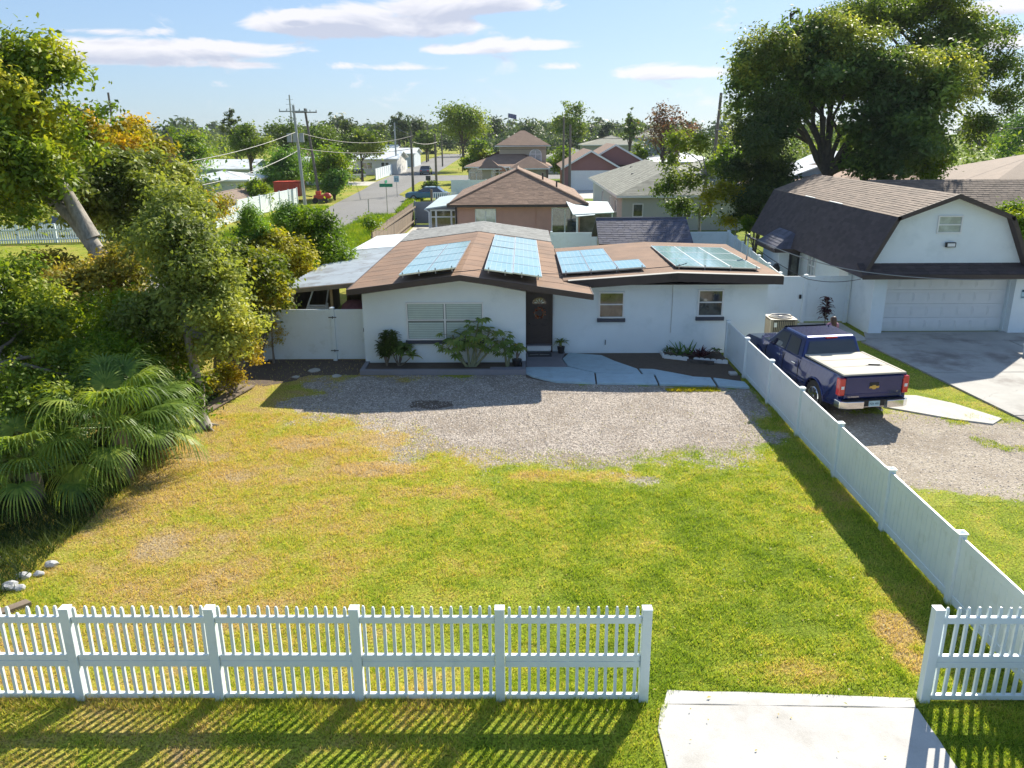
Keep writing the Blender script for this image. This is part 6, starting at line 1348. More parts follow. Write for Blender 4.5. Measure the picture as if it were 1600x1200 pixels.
# --- planting round the house
def stalks(name, label, base, n, h, leaf_n, ll, lw, leaf, seed, droop=.5, cat='plant', spread=.25, bark='bark', pot=None):
    """upright stems with rosettes of long leaves; every leaf cluster a real strip"""
    t = thing(name, label, cat, (base[0], base[1], base[2])); rr = random.Random(seed); b = MB(); lf = MB()
    for k in range(n):
        p = Vector(base); tp = p + Vector((rr.gauss(0, spread), rr.gauss(0, spread * .5), h * rr.uniform(.55, 1))); b.tube([p, (p + tp) / 2 + Vector((rr.gauss(0, .03), 0, 0)), tp], [.022, .018, .012], 5)
        for j in range(leaf_n):
            a = rr.uniform(0, 6.283); q = p.lerp(tp, rr.uniform(.45, 1.0)) if leaf_n > 14 else tp; d = Vector((math.cos(a), math.sin(a), rr.uniform(.1, 1.0))).normalized(); s = d.cross(Vector((0, 0, 1))).normalized(); L = ll * rr.uniform(.7, 1.15); prev = (q + s * lw * .2, q - s * lw * .2)
            for i in range(4):
                d = (d + Vector((0, 0, -droop * .35 * i))).normalized(); q = q + d * L / 4; w = lw * (1.0, 1.1, .8, .1)[i]; cur = (q + s * w / 2, q - s * w / 2); lf.add([prev[0], prev[1], cur[1], cur[0]], [(0, 1, 2, 3)]); prev = cur
    b.build('stems', M[bark], t); tag(lf.build('leaves', M[leaf], t), kind='stuff')
    if pot:
        c = MB(); x, y, z = base; c.tube([(x, y, z - .22), (x, y, z)], [pot * .75, pot], 14); c.build('pot', M['black'], t)
    return t
stalks('dracaena', 'dark red-green bushy plant at the left end of the planting bed', (-4.25, 24.1, .1), 10, 1.2, 80, .26, .065, 'leaf_dark', 1, .5, 'shrub', .17)
stalks('ginger_plant', 'low broad-leaved plant leaning right beside the dark bushy plant', (-3.88, 24.1, .1), 8, .6, 14, .40, .10, 'leaf_papaya', 2, .5, spread=.18)
def papaya(name, label, stems, leaf_r, seed):
    t = thing(name, label, 'shrub', (stems[0][0][0], stems[0][0][1], .12)); rr = random.Random(seed); b = MB(); lf = MB()
    for (p, tp) in stems:
        p, tp = Vector(p), Vector(tp); b.tube([p, p.lerp(tp, .5) + Vector((rr.gauss(0, .03), 0, 0)), tp], [.045, .035, .022], 6)
        for j in range(11):
            a = j * 2.4 + rr.random(); q = p.lerp(tp, rr.uniform(.6, 1)); d = Vector((math.cos(a), math.sin(a) * .8, rr.uniform(.0, .7))).normalized(); L = rr.uniform(.18, .40); e = q + d * L; b.tube([q, e], [.008, .006], 4)
            n = Vector((d.x * .3 + rr.gauss(0, .25), d.y * .3 - .2, 1)).normalized(); u = d - n * d.dot(n); u.normalize(); w = n.cross(u)
            R_ = leaf_r * rr.uniform(.75, 1.2)
            for s_ in range(7):                          # seven lobes, each a long leaflet
                th = (s_ - 3) * .62; dd = u * math.cos(th) + w * math.sin(th); sw = n.cross(dd); ll = R_ * (1 - .07 * abs(s_ - 3)); dn = Vector((0, 0, -.22 * ll))
                m1 = e + dd * ll * .55; tipv = e + dd * ll + dn
                lf.add([e, m1 + sw * ll * .19, tipv, m1 - sw * ll * .19], [(0, 1, 2), (0, 2, 3)])
    b.build('stems', M['leaf_mid_bark'], t, smooth=True); tag(lf.build('leaves', M['leaf_papaya'], t), kind='stuff'); return t
M['leaf_mid_bark'] = mat('green_grey_stem', (.22, .23, .13), .7, .2, 6)
papaya('papaya_shrub', 'tall papaya-like shrub with lobed leaves before the big window', [((-1.6, 24.0, .1), (-1.35, 23.95, 1.55)), ((-1.65, 24.0, .1), (-1.75, 23.9, 1.2)), ((-1.55, 24.05, .1), (-1.0, 24.0, 1.25)), ((-1.75, 24.0, .1), (-2.15, 23.95, 1.15)), ((-1.7, 24.0, .1), (-2.3, 23.9, .75)), ((-1.5, 24, .1), (-.75, 23.95, .95)), ((-1.55, 24.0, .1), (-1.45, 23.9, .95))], .23, 4)
papaya('papaya_shrub', 'smaller lobed-leaf shrub at the corner of the house by the door', [((-.5, 24.05, .1), (-.62, 24, 1.05)), ((-.45, 24.05, .1), (-.35, 24, .85)), ((-.48, 24.0, .1), (-.55, 23.9, .6))], .19, 6)
stalks('croton', 'yellow-green potted plant in a black pot at the corner by the door', (-.18, 24.05, .34), 5, .5, 14, .14, .045, 'leaf_yellow', 7, .3, spread=.08, pot=.16)
stalks('potted_plant', 'potted spiky plant on the porch floor right of the front door', (1.27, 25.75, .30), 4, .22, 12, .32, .035, 'leaf_mid', 8, .7, spread=.05, pot=.13)
stalks('bromeliad', 'spiky purple-red plant in the flower bed', (5.75, 25.15, .06), 3, .06, 22, .50, .05, 'leaf_purple', 9, .12, spread=.14)
stalks('sansevieria', 'tall upright spiky leaves in the flower bed between the other two plants', (5.25, 25.4, .06), 5, .05, 5, .65, .045, 'leaf_deep', 10, .02, spread=.12)
stalks('croton', 'low yellow-green plant at the left of the flower bed', (4.9, 25.5, .06), 6, .22, 12, .16, .05, 'leaf_mid', 11, .4, spread=.12)
stalks('weed', 'small green plant by the fence in the right corner of the flower bed', (6.4, 25.6, .06), 3, .2, 10, .14, .04, 'leaf_deep', 12, .4, spread=.08)
stalks('cordyline', 'tall thin plant with dark red leaves in front of the side gate', (11.35, 29.6, 0), 3, 1.25, 26, .36, .09, 'leaf_purple', 13, .6, spread=.07)
x, y = rnd_pts(1500, 4.1, 5.6, 21.75, 22.05, 41); blades('grass_tuft', x, y, .07, .02, .9, M['leaf_yellow'], 42)
# vines and plants right of the grey-green roof
tree('slender_tree', 'slender sparse tree with pale stems in front of the grey-green roof', 'tree', (10.9, 50), [(10.9, 50, 0), (10.8, 50, 2.5), (11.1, 50, 4.6)], .09,
     [pb(1058, 225, 50, 16, 18, .7, .8), pb(1090, 225, 50, 20, 16, .7, .8), pb(1052, 255, 50, 20, 14, .6, .7), pb(1045, 290, 50, 22, 18, .6), pb(1080, 285, 50, 22, 18, .6, .7), pb(1060, 322, 50, 26, 16, .6, .9), pb(1100, 330, 50, 14, 14, .5, .5), pb(1105, 275, 50, 12, 14, .5, .35)], 6500, .2, 'leaf_mid', 'bark_lt', seed=41, twigs=30, clump=.22, per=14, shell=.8)
tree('yellow_sapling', 'thin-stemmed saplings with bright yellow leaves right of the slender tree', 'tree', (12.3, 47.5), [(12.3, 47.5, 0), (12.5, 47.5, 2), (12.6, 47.5, 3)], .04,
     [pb(1112, 302, 47, 22, 12, .4), pb(1135, 295, 47, 18, 12, .4), pb(1105, 325, 47, 8, 6, .3, .3), pb(1138, 345, 46.5, 16, 9, .4, .6), pb(1155, 305, 47, 14, 12, .4, .6)], 2600, .24, 'leaf_yellow', 'bark_lt', seed=42, twigs=8, clump=.2, per=14, droop=.5, aspect=.35)
bush('lime_shrub', 'lime green bush above the grey-green roof beside the dark bush', [pb(1135, 252, 66, 14, 16, .8), pb(1120, 262, 66, 18, 12, .8), pb(1150, 262, 60, 10, 22, .8)], 6000, .26, 'leaf_bright', 43, clump=.3)
bush('dark_columnar_shrub', 'tall dark ivy-like bush left of the big oak behind the white fence', [pb(1195, 250, 48, 46, 55, 1.6, 1.2), pb(1200, 310, 47, 46, 50, 1.5, 1.1), pb(1180, 210, 49, 30, 30, 1.2, .7), pb(1165, 330, 46.5, 24, 24, .8, .5), pb(1215, 190, 50, 36, 40, 1.4, .8)], 52000, .2, 'leaf_dark', 44, clump=.3, shell=2.0)
bush('small_shrub', 'small light green shrub in front of the dark bush behind the fence', [pb(1168, 348, 45.5, 9, 10, .3)], 900, .18, 'leaf_bright', 45, clump=.15)
# the big oak behind the garage
OB = [pb(1180, 130, 54, 55, 50, 3.0), pb(1230, 75, 54, 40, 38, 2.4, .7), pb(1290, 60, 54, 48, 38, 2.6, .9), pb(1260, 130, 53, 60, 50, 3.2), pb(1320, 120, 52, 60, 60, 3.0), pb(1390, 130, 52, 80, 68, 3.4, 1.2), pb(1440, 175, 51, 60, 65, 3.0), pb(1345, 200, 51, 45, 45, 2.2, .6), pb(1395, 235, 50, 60, 55, 2.6, 1.1), pb(1205, 175, 54, 45, 30, 2.2, .6), pb(1365, 255, 50.5, 38, 30, 2.0, .7), pb(1480, 110, 52, 30, 50, 2.2, .6), pb(1235, 25, 54, 16, 16, .9, .15), pb(1460, 230, 51, 28, 36, 1.6, .5)]
OB = [(q[0], tuple(r_ * .86 for r_ in q[1]), q[2]) for q in OB]
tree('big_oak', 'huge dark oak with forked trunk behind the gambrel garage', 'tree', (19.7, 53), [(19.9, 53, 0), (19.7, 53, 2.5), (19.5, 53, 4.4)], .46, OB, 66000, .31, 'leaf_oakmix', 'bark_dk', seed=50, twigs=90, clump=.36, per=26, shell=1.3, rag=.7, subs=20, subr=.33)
bo = bpy.data.objects['big_oak']; b = MB(); limbs(b, (19.5, 53, 4.2), [at(1240, 150, 53), at(1300, 120, 53), at(1380, 140, 52), at(1200, 150, 54)], .24, 9, wander=.1); b.tube([(21.0, 52, 0), (21.2, 52, 3), (21.6, 52, 5)], [.3, .25, .2], 8); b.build('limb', M['bark_dk'], bo, smooth=True)
leaf_cloud('painted_sunlit_leaves', [pb(1190, 75, 53, 30, 25, 1.4), pb(1300, 40, 53, 34, 18, 1.6), pb(1235, 80, 52.5, 34, 26, 1.6), pb(1330, 70, 52, 40, 30, 2), pb(1490, 130, 51, 22, 40, 1.4), pb(1440, 110, 50.5, 40, 30, 1.6), pb(1170, 110, 53.5, 30, 26, 1.8)], 20000, .22, 'leaf_olive', bo, 51, clump=.35)  # sunlight painted in: paler leaf colour on the oak's outer clumps
tree('tall_tree', 'taller open-crowned tree with long branches behind the big oak at the right', 'tree', (34, 68), [(33.5, 68, 0), (33.2, 68, 5), (33.0, 68, 9)], .4,
     [pb(1380, 25, 66, 60, 34, 2.6), pb(1460, 20, 66, 60, 34, 2.6), pb(1340, 20, 66, 30, 24, 2, .6), pb(1500, 70, 66, 46, 44, 2.6, .9), pb(1530, 120, 66, 32, 30, 2.0, .7), pb(1440, 65, 66, 50, 34, 2.4, .8), pb(1570, 100, 66, 34, 28, 2, .5), pb(1575, 150, 66, 28, 26, 1.8, .5), pb(1535, 200, 65, 34, 26, 2, .6), pb(1510, 45, 66, 22, 24, 1.6, .4)], 50000, .26, 'leaf_mid', 'bark_dk', seed=52, twigs=50, clump=.4, per=24, shell=.8, rag=.75)
bush('sunny_shrub', 'sunlit yellow-green bush at the right edge behind the gambrel garage', [pb(1590, 335, 34, 26, 22, .8), pb(1610, 360, 33, 30, 30, .8)], 8000, .13, 'leaf_bright', 53, clump=.18)
bush('sunny_shrub', 'yellow-green bush showing at the right foot of the big oak', [pb(1450, 265, 52, 20, 20, 1.0), pb(1470, 250, 52, 16, 12, .8)], 5000, .2, 'leaf_bright', 54, clump=.3)

# --- middle distance trees
def ftree(label, px, top, w, Y, leaf='leaf_far', n=4000, seed=0, name='street_tree', low=None, trunk=True, size=None, bark='bark_dk', open_=False, shape=0):
    c = at(px, top, Y); s = Y / FPX; h = c.z; R_ = w * s / 2; z0 = .32 * h if low is None else low; rr = random.Random(seed); bl = []
    cz = (z0 + h) / 2; hz = (h - z0) / 2
    for k in range(7):
        a = k * 2.4; q = rr.uniform(.2, .62); zz = cz + hz * rr.uniform(-.45, .55); bl.append(((c.x + R_ * q * math.cos(a), Y + R_ * q * math.sin(a), zz), (R_ * rr.uniform(.35, .55), R_ * rr.uniform(.35, .55), hz * rr.uniform(.32, .46))))
    bl.append(((c.x, Y, h - hz * .42), (R_ * .5, R_ * .5, hz * .42)))
    t = thing(name, label, 'tree', (c.x, Y, 0)); b = MB(); b.tube([(c.x, Y, 0), (c.x, Y, z0 + hz * .4)], [max(.12, h * .028), max(.08, h * .018)], 7); limbs(b, (c.x, Y, z0), [q[0] for q in bl], h * .012, seed, n=4); b.build('trunk', M[bark], t)
    leaf_cloud('crown', bl, n, size or max(.22, Y * .0034), leaf, t, seed, clump=R_ * (.10 if open_ else .16), per=14, shell=1.2, rag=.7 if open_ else .5)
ftree('bright green tree by the far left bungalows', 290, 206, 74, 112, 'leaf_bright', 6500, 61, low=1.2)
ftree('layered green tree on a bare trunk right of the bright green one', 385, 190, 66, 100, 'leaf_mid', 6000, 62, low=3.6)
ftree('dark wispy tree on the horizon above the layered tree', 362, 172, 34, 150, 'leaf_dark', 1600, 63, open_=True)
ftree('round light green shrub-like tree beside the end of the white street fence', 398, 277, 46, 78, 'leaf_bright', 4000, 64, low=.1)
ftree('dark shaded tree mass left of the twin poles', 440, 232, 84, 96, 'leaf_deep', 8000, 65, low=.3)
ftree('dark tree with olive top on the horizon left of the twin poles', 445, 186, 60, 150, 'leaf_mid', 3500, 66, low=1.5)
ftree('bright yellow-green tall bush right of the twin poles by the street', 517, 236, 76, 94, 'leaf_yellow2' if 'leaf_yellow2' in M else 'leaf_bright', 8000, 67, low=.05)
ftree('dark lower bush in front of the bright one by the street', 520, 262, 44, 91.5, 'leaf_deep', 3000, 68, low=.05)
ftree('tall green tree behind the bright bush', 505, 195, 90, 130, 'leaf_mid', 7000, 69, low=1.5)
ftree('shade tree with thick trunk beside the white sport utility car', 562, 205, 74, 128, 'leaf_mid', 6500, 70, low=3.0)
ftree('small dark tree on the horizon behind the shade tree', 540, 186, 40, 180, 'leaf_dark', 1500, 71)
ftree('dark tree group on the skyline over the street, left one', 622, 180, 44, 230, 'leaf_far', 2600, 72, open_=True)
ftree('dark tree group on the skyline over the street, right one', 650, 184, 50, 240, 'leaf_far', 2600, 73)
ftree('light green tree at the end of the street', 665, 205, 40, 215, 'leaf_mid', 2200, 74, low=2)
ftree('big rounded tree with thick trunk at the right side of the street', 722, 167, 92, 165, 'leaf_mid', 9000, 75, low=4)
ftree('round bright green small tree below the big street tree', 745, 222, 48, 124, 'leaf_bright', 4500, 76, low=1.0)
ftree('dark round tree on the skyline left of the flag', 775, 183, 34, 260, 'leaf_far', 1600, 77)
ftree('dark round tree on the skyline under the flag', 822, 186, 56, 270, 'leaf_far', 2600, 78)
ftree('tall airy tree on the skyline above the pink house', 893, 158, 78, 190, 'leaf_mid', 4500, 79, low=3, open_=True)
ftree('low bright tree between the beige and the pink houses', 880, 228, 50, 128, 'leaf_bright', 3200, 80, low=.3)
ftree('slim tree right of the distant beige house', 986, 170, 30, 170, 'leaf_mid', 1500, 81, open_=True)
ftree('small bright tree right of the pink house', 1000, 225, 36, 112, 'leaf_bright', 2600, 82, low=.4)
ftree('wide bare-branched tree with thin reddish leaves', 1040, 158, 96, 112, 'leaf_red', 3000, 83, low=3.2, open_=True)
ftree('reddish shrub at the foot of the bare-branched tree', 1052, 222, 26, 108, 'leaf_red', 1200, 84, low=.4)
ftree('dark tree between the leaning bare pole and the dark bush', 1150, 150, 50, 90, 'leaf_mid', 3500, 85, low=1, open_=True)
ftree('dark tree far behind at the right edge', 1600, 170, 90, 110, 'leaf_deep', 5000, 86, low=1)
ftree('light tree on the skyline left of the street', 595, 192, 40, 250, 'leaf_far', 1600, 87)
ftree('dark green tree beside the far end of the street shrubs', 645, 228, 30, 118, 'leaf_mid', 800, 88) if False else None
ftree('low shrub by the mailbox on the street verge', 672, 284, 34, 98, 'leaf_mid', 2200, 89, low=.02, name='street_shrub')
ftree('grey-green distant tree left of the reddish tree', 945, 190, 36, 260, 'leaf_far', 1300, 90)
# the far wood that closes the horizon
def woods(name, Y0, Y1, X0, X1, n, h0, h1, seed, size, leaf='leaf_far'):
    r = np.random.default_rng(seed); bl = []; k = int((X1 - X0) / 9)
    for i in range(k):
        x_ = X0 + (X1 - X0) * (i + r.random()) / k; y_ = Y0 + (Y1 - Y0) * r.random(); h = h0 + (h1 - h0) * (.55 * vnoise(np.array([x_ * .02]), np.array([seed * 1.0]), 1)[0] + .45 * r.random())
        bl.append(((x_, y_, h * .48), (5 + 4 * r.random(), 4 + 3 * r.random(), h * .5)))
    leaf_cloud(name, bl, n, size, leaf, None, seed, clump=1.4, per=12, shell=2.5)
woods('distant_woods', 300, 420, -300, 330, 52000, 8, 12.5, 91, 2.0)
woods('distant_woods', 430, 700, -520, 560, 40000, 10, 15, 92, 3.6)
woods('scattered_trees', 205, 290, -160, -40, 9000, 6, 9, 93, .9, 'leaf_mid')
woods('scattered_trees', 150, 280, 25, 170, 14000, 5, 9, 94, .8, 'leaf_mid')
woods('scattered_trees', 90, 150, 46, 110, 9000, 4, 7.5, 95, .6, 'leaf_mid')
woods('scattered_trees', 120, 200, -130, -36, 16000, 4.5, 7.5, 96, .7, 'leaf_mid')
woods('scattered_trees', 240, 300, -22, 60, 12000, 6, 9.5, 97, 1.0, 'leaf_far')
woods('scattered_trees', 84, 110, -60, -33, 7000, 3, 5.5, 98, .5, 'leaf_deep')

woods('scattered_trees', 62, 84, -62, -34, 7000, 3, 5.0, 99, .4, 'leaf_mid')
woods('scattered_trees', 100, 128, -40, -29, 5000, 3.5, 6.0, 100, .45, 'leaf_deep')
# ------------------------------------------------------------------ the pickup truck (local: +y forward, origin under the rear bumper)
TRZ = R(8.9)
tk = thing('pickup_truck', 'deep blue pickup truck with pale bed cover parked beyond the low fence', 'pickup truck', (8.75, 19.2, 0), TRZ); tk.scale = (.95, .95, .95)
WR, WY1, WY2, HW = .41, 1.22, 4.87, .99
def arch(yc, r_=.50, z0=.36, n=10): return [(yc - r_ * math.cos(math.pi * k / n), z0 + .06 + r_ * math.sin(math.pi * k / n)) for k in range(n + 1)]
low = [(.05, .50)] + [(WY1 - .50, .40)] + arch(WY1) + [(WY1 + .50, .40), (WY2 - .50, .38)] + arch(WY2) + [(WY2 + .50, .42), (5.72, .45)]
top = [(5.80, .75), (5.78, 1.02), (5.62, 1.12), (4.35, 1.20), (4.2, 1.21), (2.12, 1.22), (2.1, 1.30), (.05, 1.32)]
prof = low + top
# body: outer skins with belly-in cross section (wider at the waist)
def widths(z): return HW - .05 * max(0, (z - 1.0)) / .3 - .06 * max(0, (.62 - z)) / .3
b = MB(); P = prof; n = len(P)
vl = [(-widths(z), y, z) for y, z in P]; vr = [(widths(z), y, z) for y, z in P]
b.add(vl + vr, [tuple(range(n)), tuple(range(2 * n - 1, n - 1, -1))] + [(i, n + i, n + (i + 1) % n, (i + 1) % n) for i in range(n)])
body = b.build('body', M['truck'], tk, local=True, bevel=.035)
b = MB(); b.box(-.8, .8, .7, 5.2, .35, .5); b.box(-.70, .70, WY1 - .45, WY1 + .45, .5, .95); b.box(-.7, .7, WY2 - .45, WY2 + .45, .5, .95); b.build('underbody', M['black'], tk, local=True)
for yc in (WY1, WY2):
    for sx in (-1, 1):                                # arch lips
        b = MB(); pts = [(sx * (widths(z) + .012), y, z) for y, z in arch(yc, .51)]; b.tube(pts, .028, 6); b.build('wheel_arch', M['truck'], tk, local=True)
b = MB()
for sx in (-1, 1): b.box(sx * .995 - .01, sx * .995 + .01, WY1 + .62, WY2 - .62, .62, .66)
b.build('side_moulding', M['truck'], tk, local=True)
# cab: tapered glasshouse
cz0, cz1 = 1.20, 1.81; sec = [(2.14, cz0), (2.30, cz1 - .04), (2.42, cz1), (3.55, cz1), (3.72, cz1 - .04), (4.36, cz0)]
def cabx(z): return .93 - (z - cz0) / (cz1 - cz0) * .19
b = MB(); vl = [(-cabx(z), y, z) for y, z in sec]; vr = [(cabx(z), y, z) for y, z in sec]; k = len(sec)
b.add(vl + vr, [tuple(range(k)), tuple(range(2 * k - 1, k - 1, -1))] + [(i, k + i, k + (i + 1) % k, (i + 1) % k) for i in range(k)])
b.build('cab', M['truck'], tk, local=True, bevel=.05)
def pane(name, q, m='glass_tint', off=.012):
    q = [Vector(p) for p in q]; nn = (q[1] - q[0]).cross(q[3] - q[0]).normalized(); c = sum(q, Vector()) / 4
    if nn.dot(c - Vector((0, 3.1, 1.4))) < 0: nn = -nn
    b = MB(); b.add([p + nn * .002 for p in q] + [p + nn * off for p in q], [(3, 2, 1, 0), (4, 5, 6, 7), (0, 1, 5, 4), (1, 2, 6, 5), (2, 3, 7, 6), (3, 0, 4, 7)]); return b.build(name, M[m], tk, local=True)
def rp(x, f):                                         # on the rear of the cab
    z = cz0 + f * (cz1 - .04 - cz0); return (x * cabx(z), 2.14 + f * .16, z)
pane('rear_window', [rp(-.88, .14), rp(.88, .14), rp(.86, .86), rp(-.86, .86)], off=.02)
b = MB(); b.box(-.17, .17, 2.26, 2.31, cz1 - .055, cz1 - .02); b.build('brake_light', M['red_lens'], tk, local=True, bevel=.008)
for sx in (-1, 1):
    def sp(y, f): z = cz0 + f * (cz1 - .04 - cz0); return (sx * cabx(z), y, z)
    pane('side_window', [sp(2.42, .10), sp(3.10, .08), sp(3.10, .88), sp(2.52, .86)])
    pane('side_window', [sp(3.18, .08), sp(4.08, .06), sp(3.66, .86), sp(3.18, .88)], 'glass_tint')
    b = MB()
    for yy in (2.20, 3.14, 4.28): b.box(sx * .992 - .008, sx * .992 + .008, yy - .008, yy + .008, .48, 1.16)
    b.build('door_seam', M['black'], tk, local=True)
    for yy in (2.45, 3.40): b = MB(); b.box(sx * 1.0 - .02, sx * 1.0 + .02, yy - .10, yy + .10, 1.02, 1.055); b.build('door_handle', M['chrome'], tk, local=True, bevel=.008)
    b = MB(); b.box(min(sx * .93, sx * 1.2), max(sx * .93, sx * 1.2), 4.02, 4.09, 1.21, 1.25); b.box(min(sx * 1.02, sx * 1.24), max(sx * 1.02, sx * 1.24), 3.98, 4.14, 1.17, 1.44); mi_ = b.build('mirror', M['truck'], tk, local=True, bevel=.02)
    b = MB(); b.box(min(sx * 1.04, sx * 1.22), max(sx * 1.04, sx * 1.22), 3.965, 3.978, 1.19, 1.42); b.build('mirror_glass', M['chrome'], mi_, local=True)
    for yc in (WY1, WY2):
        b = MB(); x0, x1 = sx * .97, sx * .70; ring = []
        b.tube([(x0 + sx * .0, yc, WR), (x1, yc, WR)], [WR, WR], 28)
        w = b.build('wheel', M['rubber'], tk, local=True, bevel=.03)
        b = MB(); b.cyl((sx * .975, yc, WR), (sx * .982, yc, WR), .265, .255, n=24); b.build('rim', M['dark_metal'], w, local=True)
        for s_ in range(6):
            a = s_ * math.pi / 3 + .3; b = MB(); u = Vector((0, math.cos(a), math.sin(a))); v_ = Vector((0, -math.sin(a), math.cos(a))); c = Vector((sx * .985, yc, WR)); e = Vector((sx * .018, 0, 0))
            q = [c + u * .05 - v_ * .045, c + u * .25 - v_ * .032, c + u * .25 + v_ * .032, c + u * .05 + v_ * .045]; b.add(q + [p + e for p in q], [(0, 1, 2, 3), (7, 6, 5, 4), (0, 4, 5, 1), (1, 5, 6, 2), (2, 6, 7, 3), (3, 7, 4, 0)]); b.build('spoke', M['chrome'], w, local=True)
        b = MB(); b.tube([(sx * .985, yc + .262 * math.cos(a), WR + .262 * math.sin(a)) for a in [6.2832 * k / 24 for k in range(25)]], .016, 5); b.cyl((sx * .985, yc, WR), (sx * 1.01, yc, WR), .06, n=12); b.build('rim_lip', M['chrome'], w, local=True)
pane('windscreen', [(-.80, 4.28, 1.26), (.80, 4.28, 1.26), (.66, 3.78, 1.79), (-.66, 3.78, 1.79)])
b = MB(); b.box(-.86, .86, 5.78, 5.83, .72, 1.0); b.build('grille', M['chrome'], tk, local=True, bevel=.01)
for sx in (-1, 1): b = MB(); b.box(sx * .80 - .13, sx * .80 + .13, 5.76, 5.82, .78, 1.0); b.build('headlight', M['white'], tk, local=True, bevel=.01)
b = MB(); b.box(-.95, .95, 5.78, 5.92, .44, .66); b.build('front_bumper', M['chrome'], tk, local=True, bevel=.03)
b = MB(); b.cyl((.55, 3.5, 1.81), (.55, 3.42, 1.88), .02, .012, n=8); b.build('roof_antenna', M['truck'], tk, local=True)
# bed: cover, rails, tailgate
b = MB(); b.box(-.80, .80, .06, 2.06, 1.345, 1.37); bc = b.build('bed_cover', M['bedcover'], tk, local=True, bevel=.008)
for sx in (-1, 1): b = MB(); b.box(min(sx * .81, sx * .88), max(sx * .81, sx * .88), .05, 2.07, 1.325, 1.375); b.build('cover_rail', M['bedcover'], bc, local=True, bevel=.006)
b = MB(); b.box(-.88, .88, .0, .052, 1.33, 1.372); b.build('cover_rail', M['bedcover'], bc, local=True, bevel=.006)
for yy in (.7, 1.35): b = MB(); b.box(-.79, .79, yy - .006, yy + .006, 1.371, 1.376); b.build('cover_seam', M['bedcover'], bc, local=True)
b = MB(); b.box(-.80, .80, -.01, .048, .70, 1.29); tg = b.build('tailgate', M['truck'], tk, local=True, bevel=.015)
b = MB(); b.box(-.80, .80, -.03, -.011, 1.19, 1.285); b.box(-.79, .79, -.022, -.011, .80, .835); b.build('tailgate_lip', M['truck'], tg, local=True, bevel=.008)
b = MB(); b.box(-.13, .13, -.018, -.0102, 1.03, 1.13); b.build('tailgate_handle', M['black'], tg, local=True, bevel=.01)
em = [(-.14, -.028), (-.05, -.028), (-.038, -.055), (.048, -.055), (.06, -.028), (.13, -.028), (.15, .028), (.055, .028), (.043, .055), (-.043, .055), (-.055, .028), (-.12, .028)]
b = MB(); b.yprism([(x, 1.0 + z) for x, z in em], -.026, -.0105); eb = b.build('emblem', M['gold'], tg, local=True, bevel=.004)
text('nameplate', 'SILVERADO', .062, M['chrome'], tg, Vector((-.56, -.024, .755)), (R(90), 0, 0), .003)
text('trim_badge', 'LT', .05, M['chrome'], tg, Vector((.66, -.024, .86)), (R(90), 0, 0), .003)
for sx in (-1, 1):
    b = MB(); b.box(min(sx * .815, sx * .975), max(sx * .815, sx * .975), -.035, .16, .80, 1.27); tl = b.build('tail_light', M['red_lens'], tk, local=True, bevel=.025)
    b = MB(); b.box(min(sx * .85, sx * .93), max(sx * .85, sx * .93), -.042, -.036, .98, 1.06); b.build('reversing_lens', M['white'], tl, local=True)
b = MB(); bx = [(-.98, .16), (-.96, -.08), (-.80, -.17), (-.33, -.19), (-.30, -.10), (.30, -.10), (.33, -.19), (.80, -.17), (.96, -.08), (.98, .16)]
b.prism(bx, .47, .67); bp = b.build('rear_bumper', M['chrome'], tk, local=True, bevel=.015)
b = MB(); b.box(-.84, .84, -.15, .03, .672, .69); b.box(-.34, .34, -.11, .0, .50, .671); b.build('bumper_step', M['black'], bp, local=True)
b = MB(); b.box(-.155, .155, -.125, -.112, .50, .655); pl = b.build('licence_plate', M['plate'], tk, local=True); text('plate_text', 'PZR 48K', .072, M['plate_ink'], pl, Vector((0, -.127, .575)), (R(90), 0, 0), .001)
b = MB(); b.cyl((.3, -.05, .36), (.3, .3, .38), .035, n=8); b.build('exhaust', M['metal'], tk, local=True)
t = thing('wiper_tool', 'small black tool lying on the pale bed cover of the pickup', 'tool', tk.location + Matrix.Rotation(TRZ, 3, 'Z') @ Vector((.40, .68, 1.304)), R(-8))
b = MB(); b.box(-.16, .12, -.022, .022, .003, .035); b.box(.12, .18, -.012, .012, .005, .02); b.build('handle', M['black'], t, local=True, bevel=.006); b = MB(); b.box(-.22, -.16, -.012, .012, .008, .022); b.build('tip', M['metal'], t, local=True)

# ------------------------------------------------------------------ the person beyond the truck
def skin(name, joints, edges, m, parent, root=0, sub=2):
    me = bpy.data.meshes.new(name); me.from_pydata([j[0] for j in joints], edges, []); o = bpy.data.objects.new(name, me); C.objects.link(o)
    md = o.modifiers.new('s', 'SKIN'); sk = me.skin_vertices[0].data
    for i, j in enumerate(joints):
        rr_ = j[1]; sk[i].radius = rr_ if isinstance(rr_, tuple) else (rr_, rr_); sk[i].use_root = (i == root)
    md.use_smooth_shade = True; s2 = o.modifiers.new('u', 'SUBSURF'); s2.levels = sub; s2.render_levels = sub
    dg = bpy.context.evaluated_depsgraph_get(); ev = bpy.data.meshes.new_from_object(o.evaluated_get(dg)); bpy.data.objects.remove(o); ev.name = name; ev.materials.clear(); ev.materials.append(m)
    o = bpy.data.objects.new(name, ev); C.objects.link(o); o.parent = parent; return o
M['skin'] = mat('skin', (.50, .27, .19), .5, .05, 6); M['pink'] = mat('pink_cloth', (.55, .25, .33), .85, .08, 9); M['denim'] = mat('blue_trousers', (.06, .09, .16), .85, .15, 9); M['hair'] = mat('brown_hair', (.12, .055, .03), .5, .3, 22, fine=.3, bscale=60, scale3=(1, 1, .15))
pp = thing('person', 'person with long brown hair and pink top seen from behind beyond the truck', 'person', (9.68, 24.6, 0), R(12)); pp.scale = (.96, .96, .96)
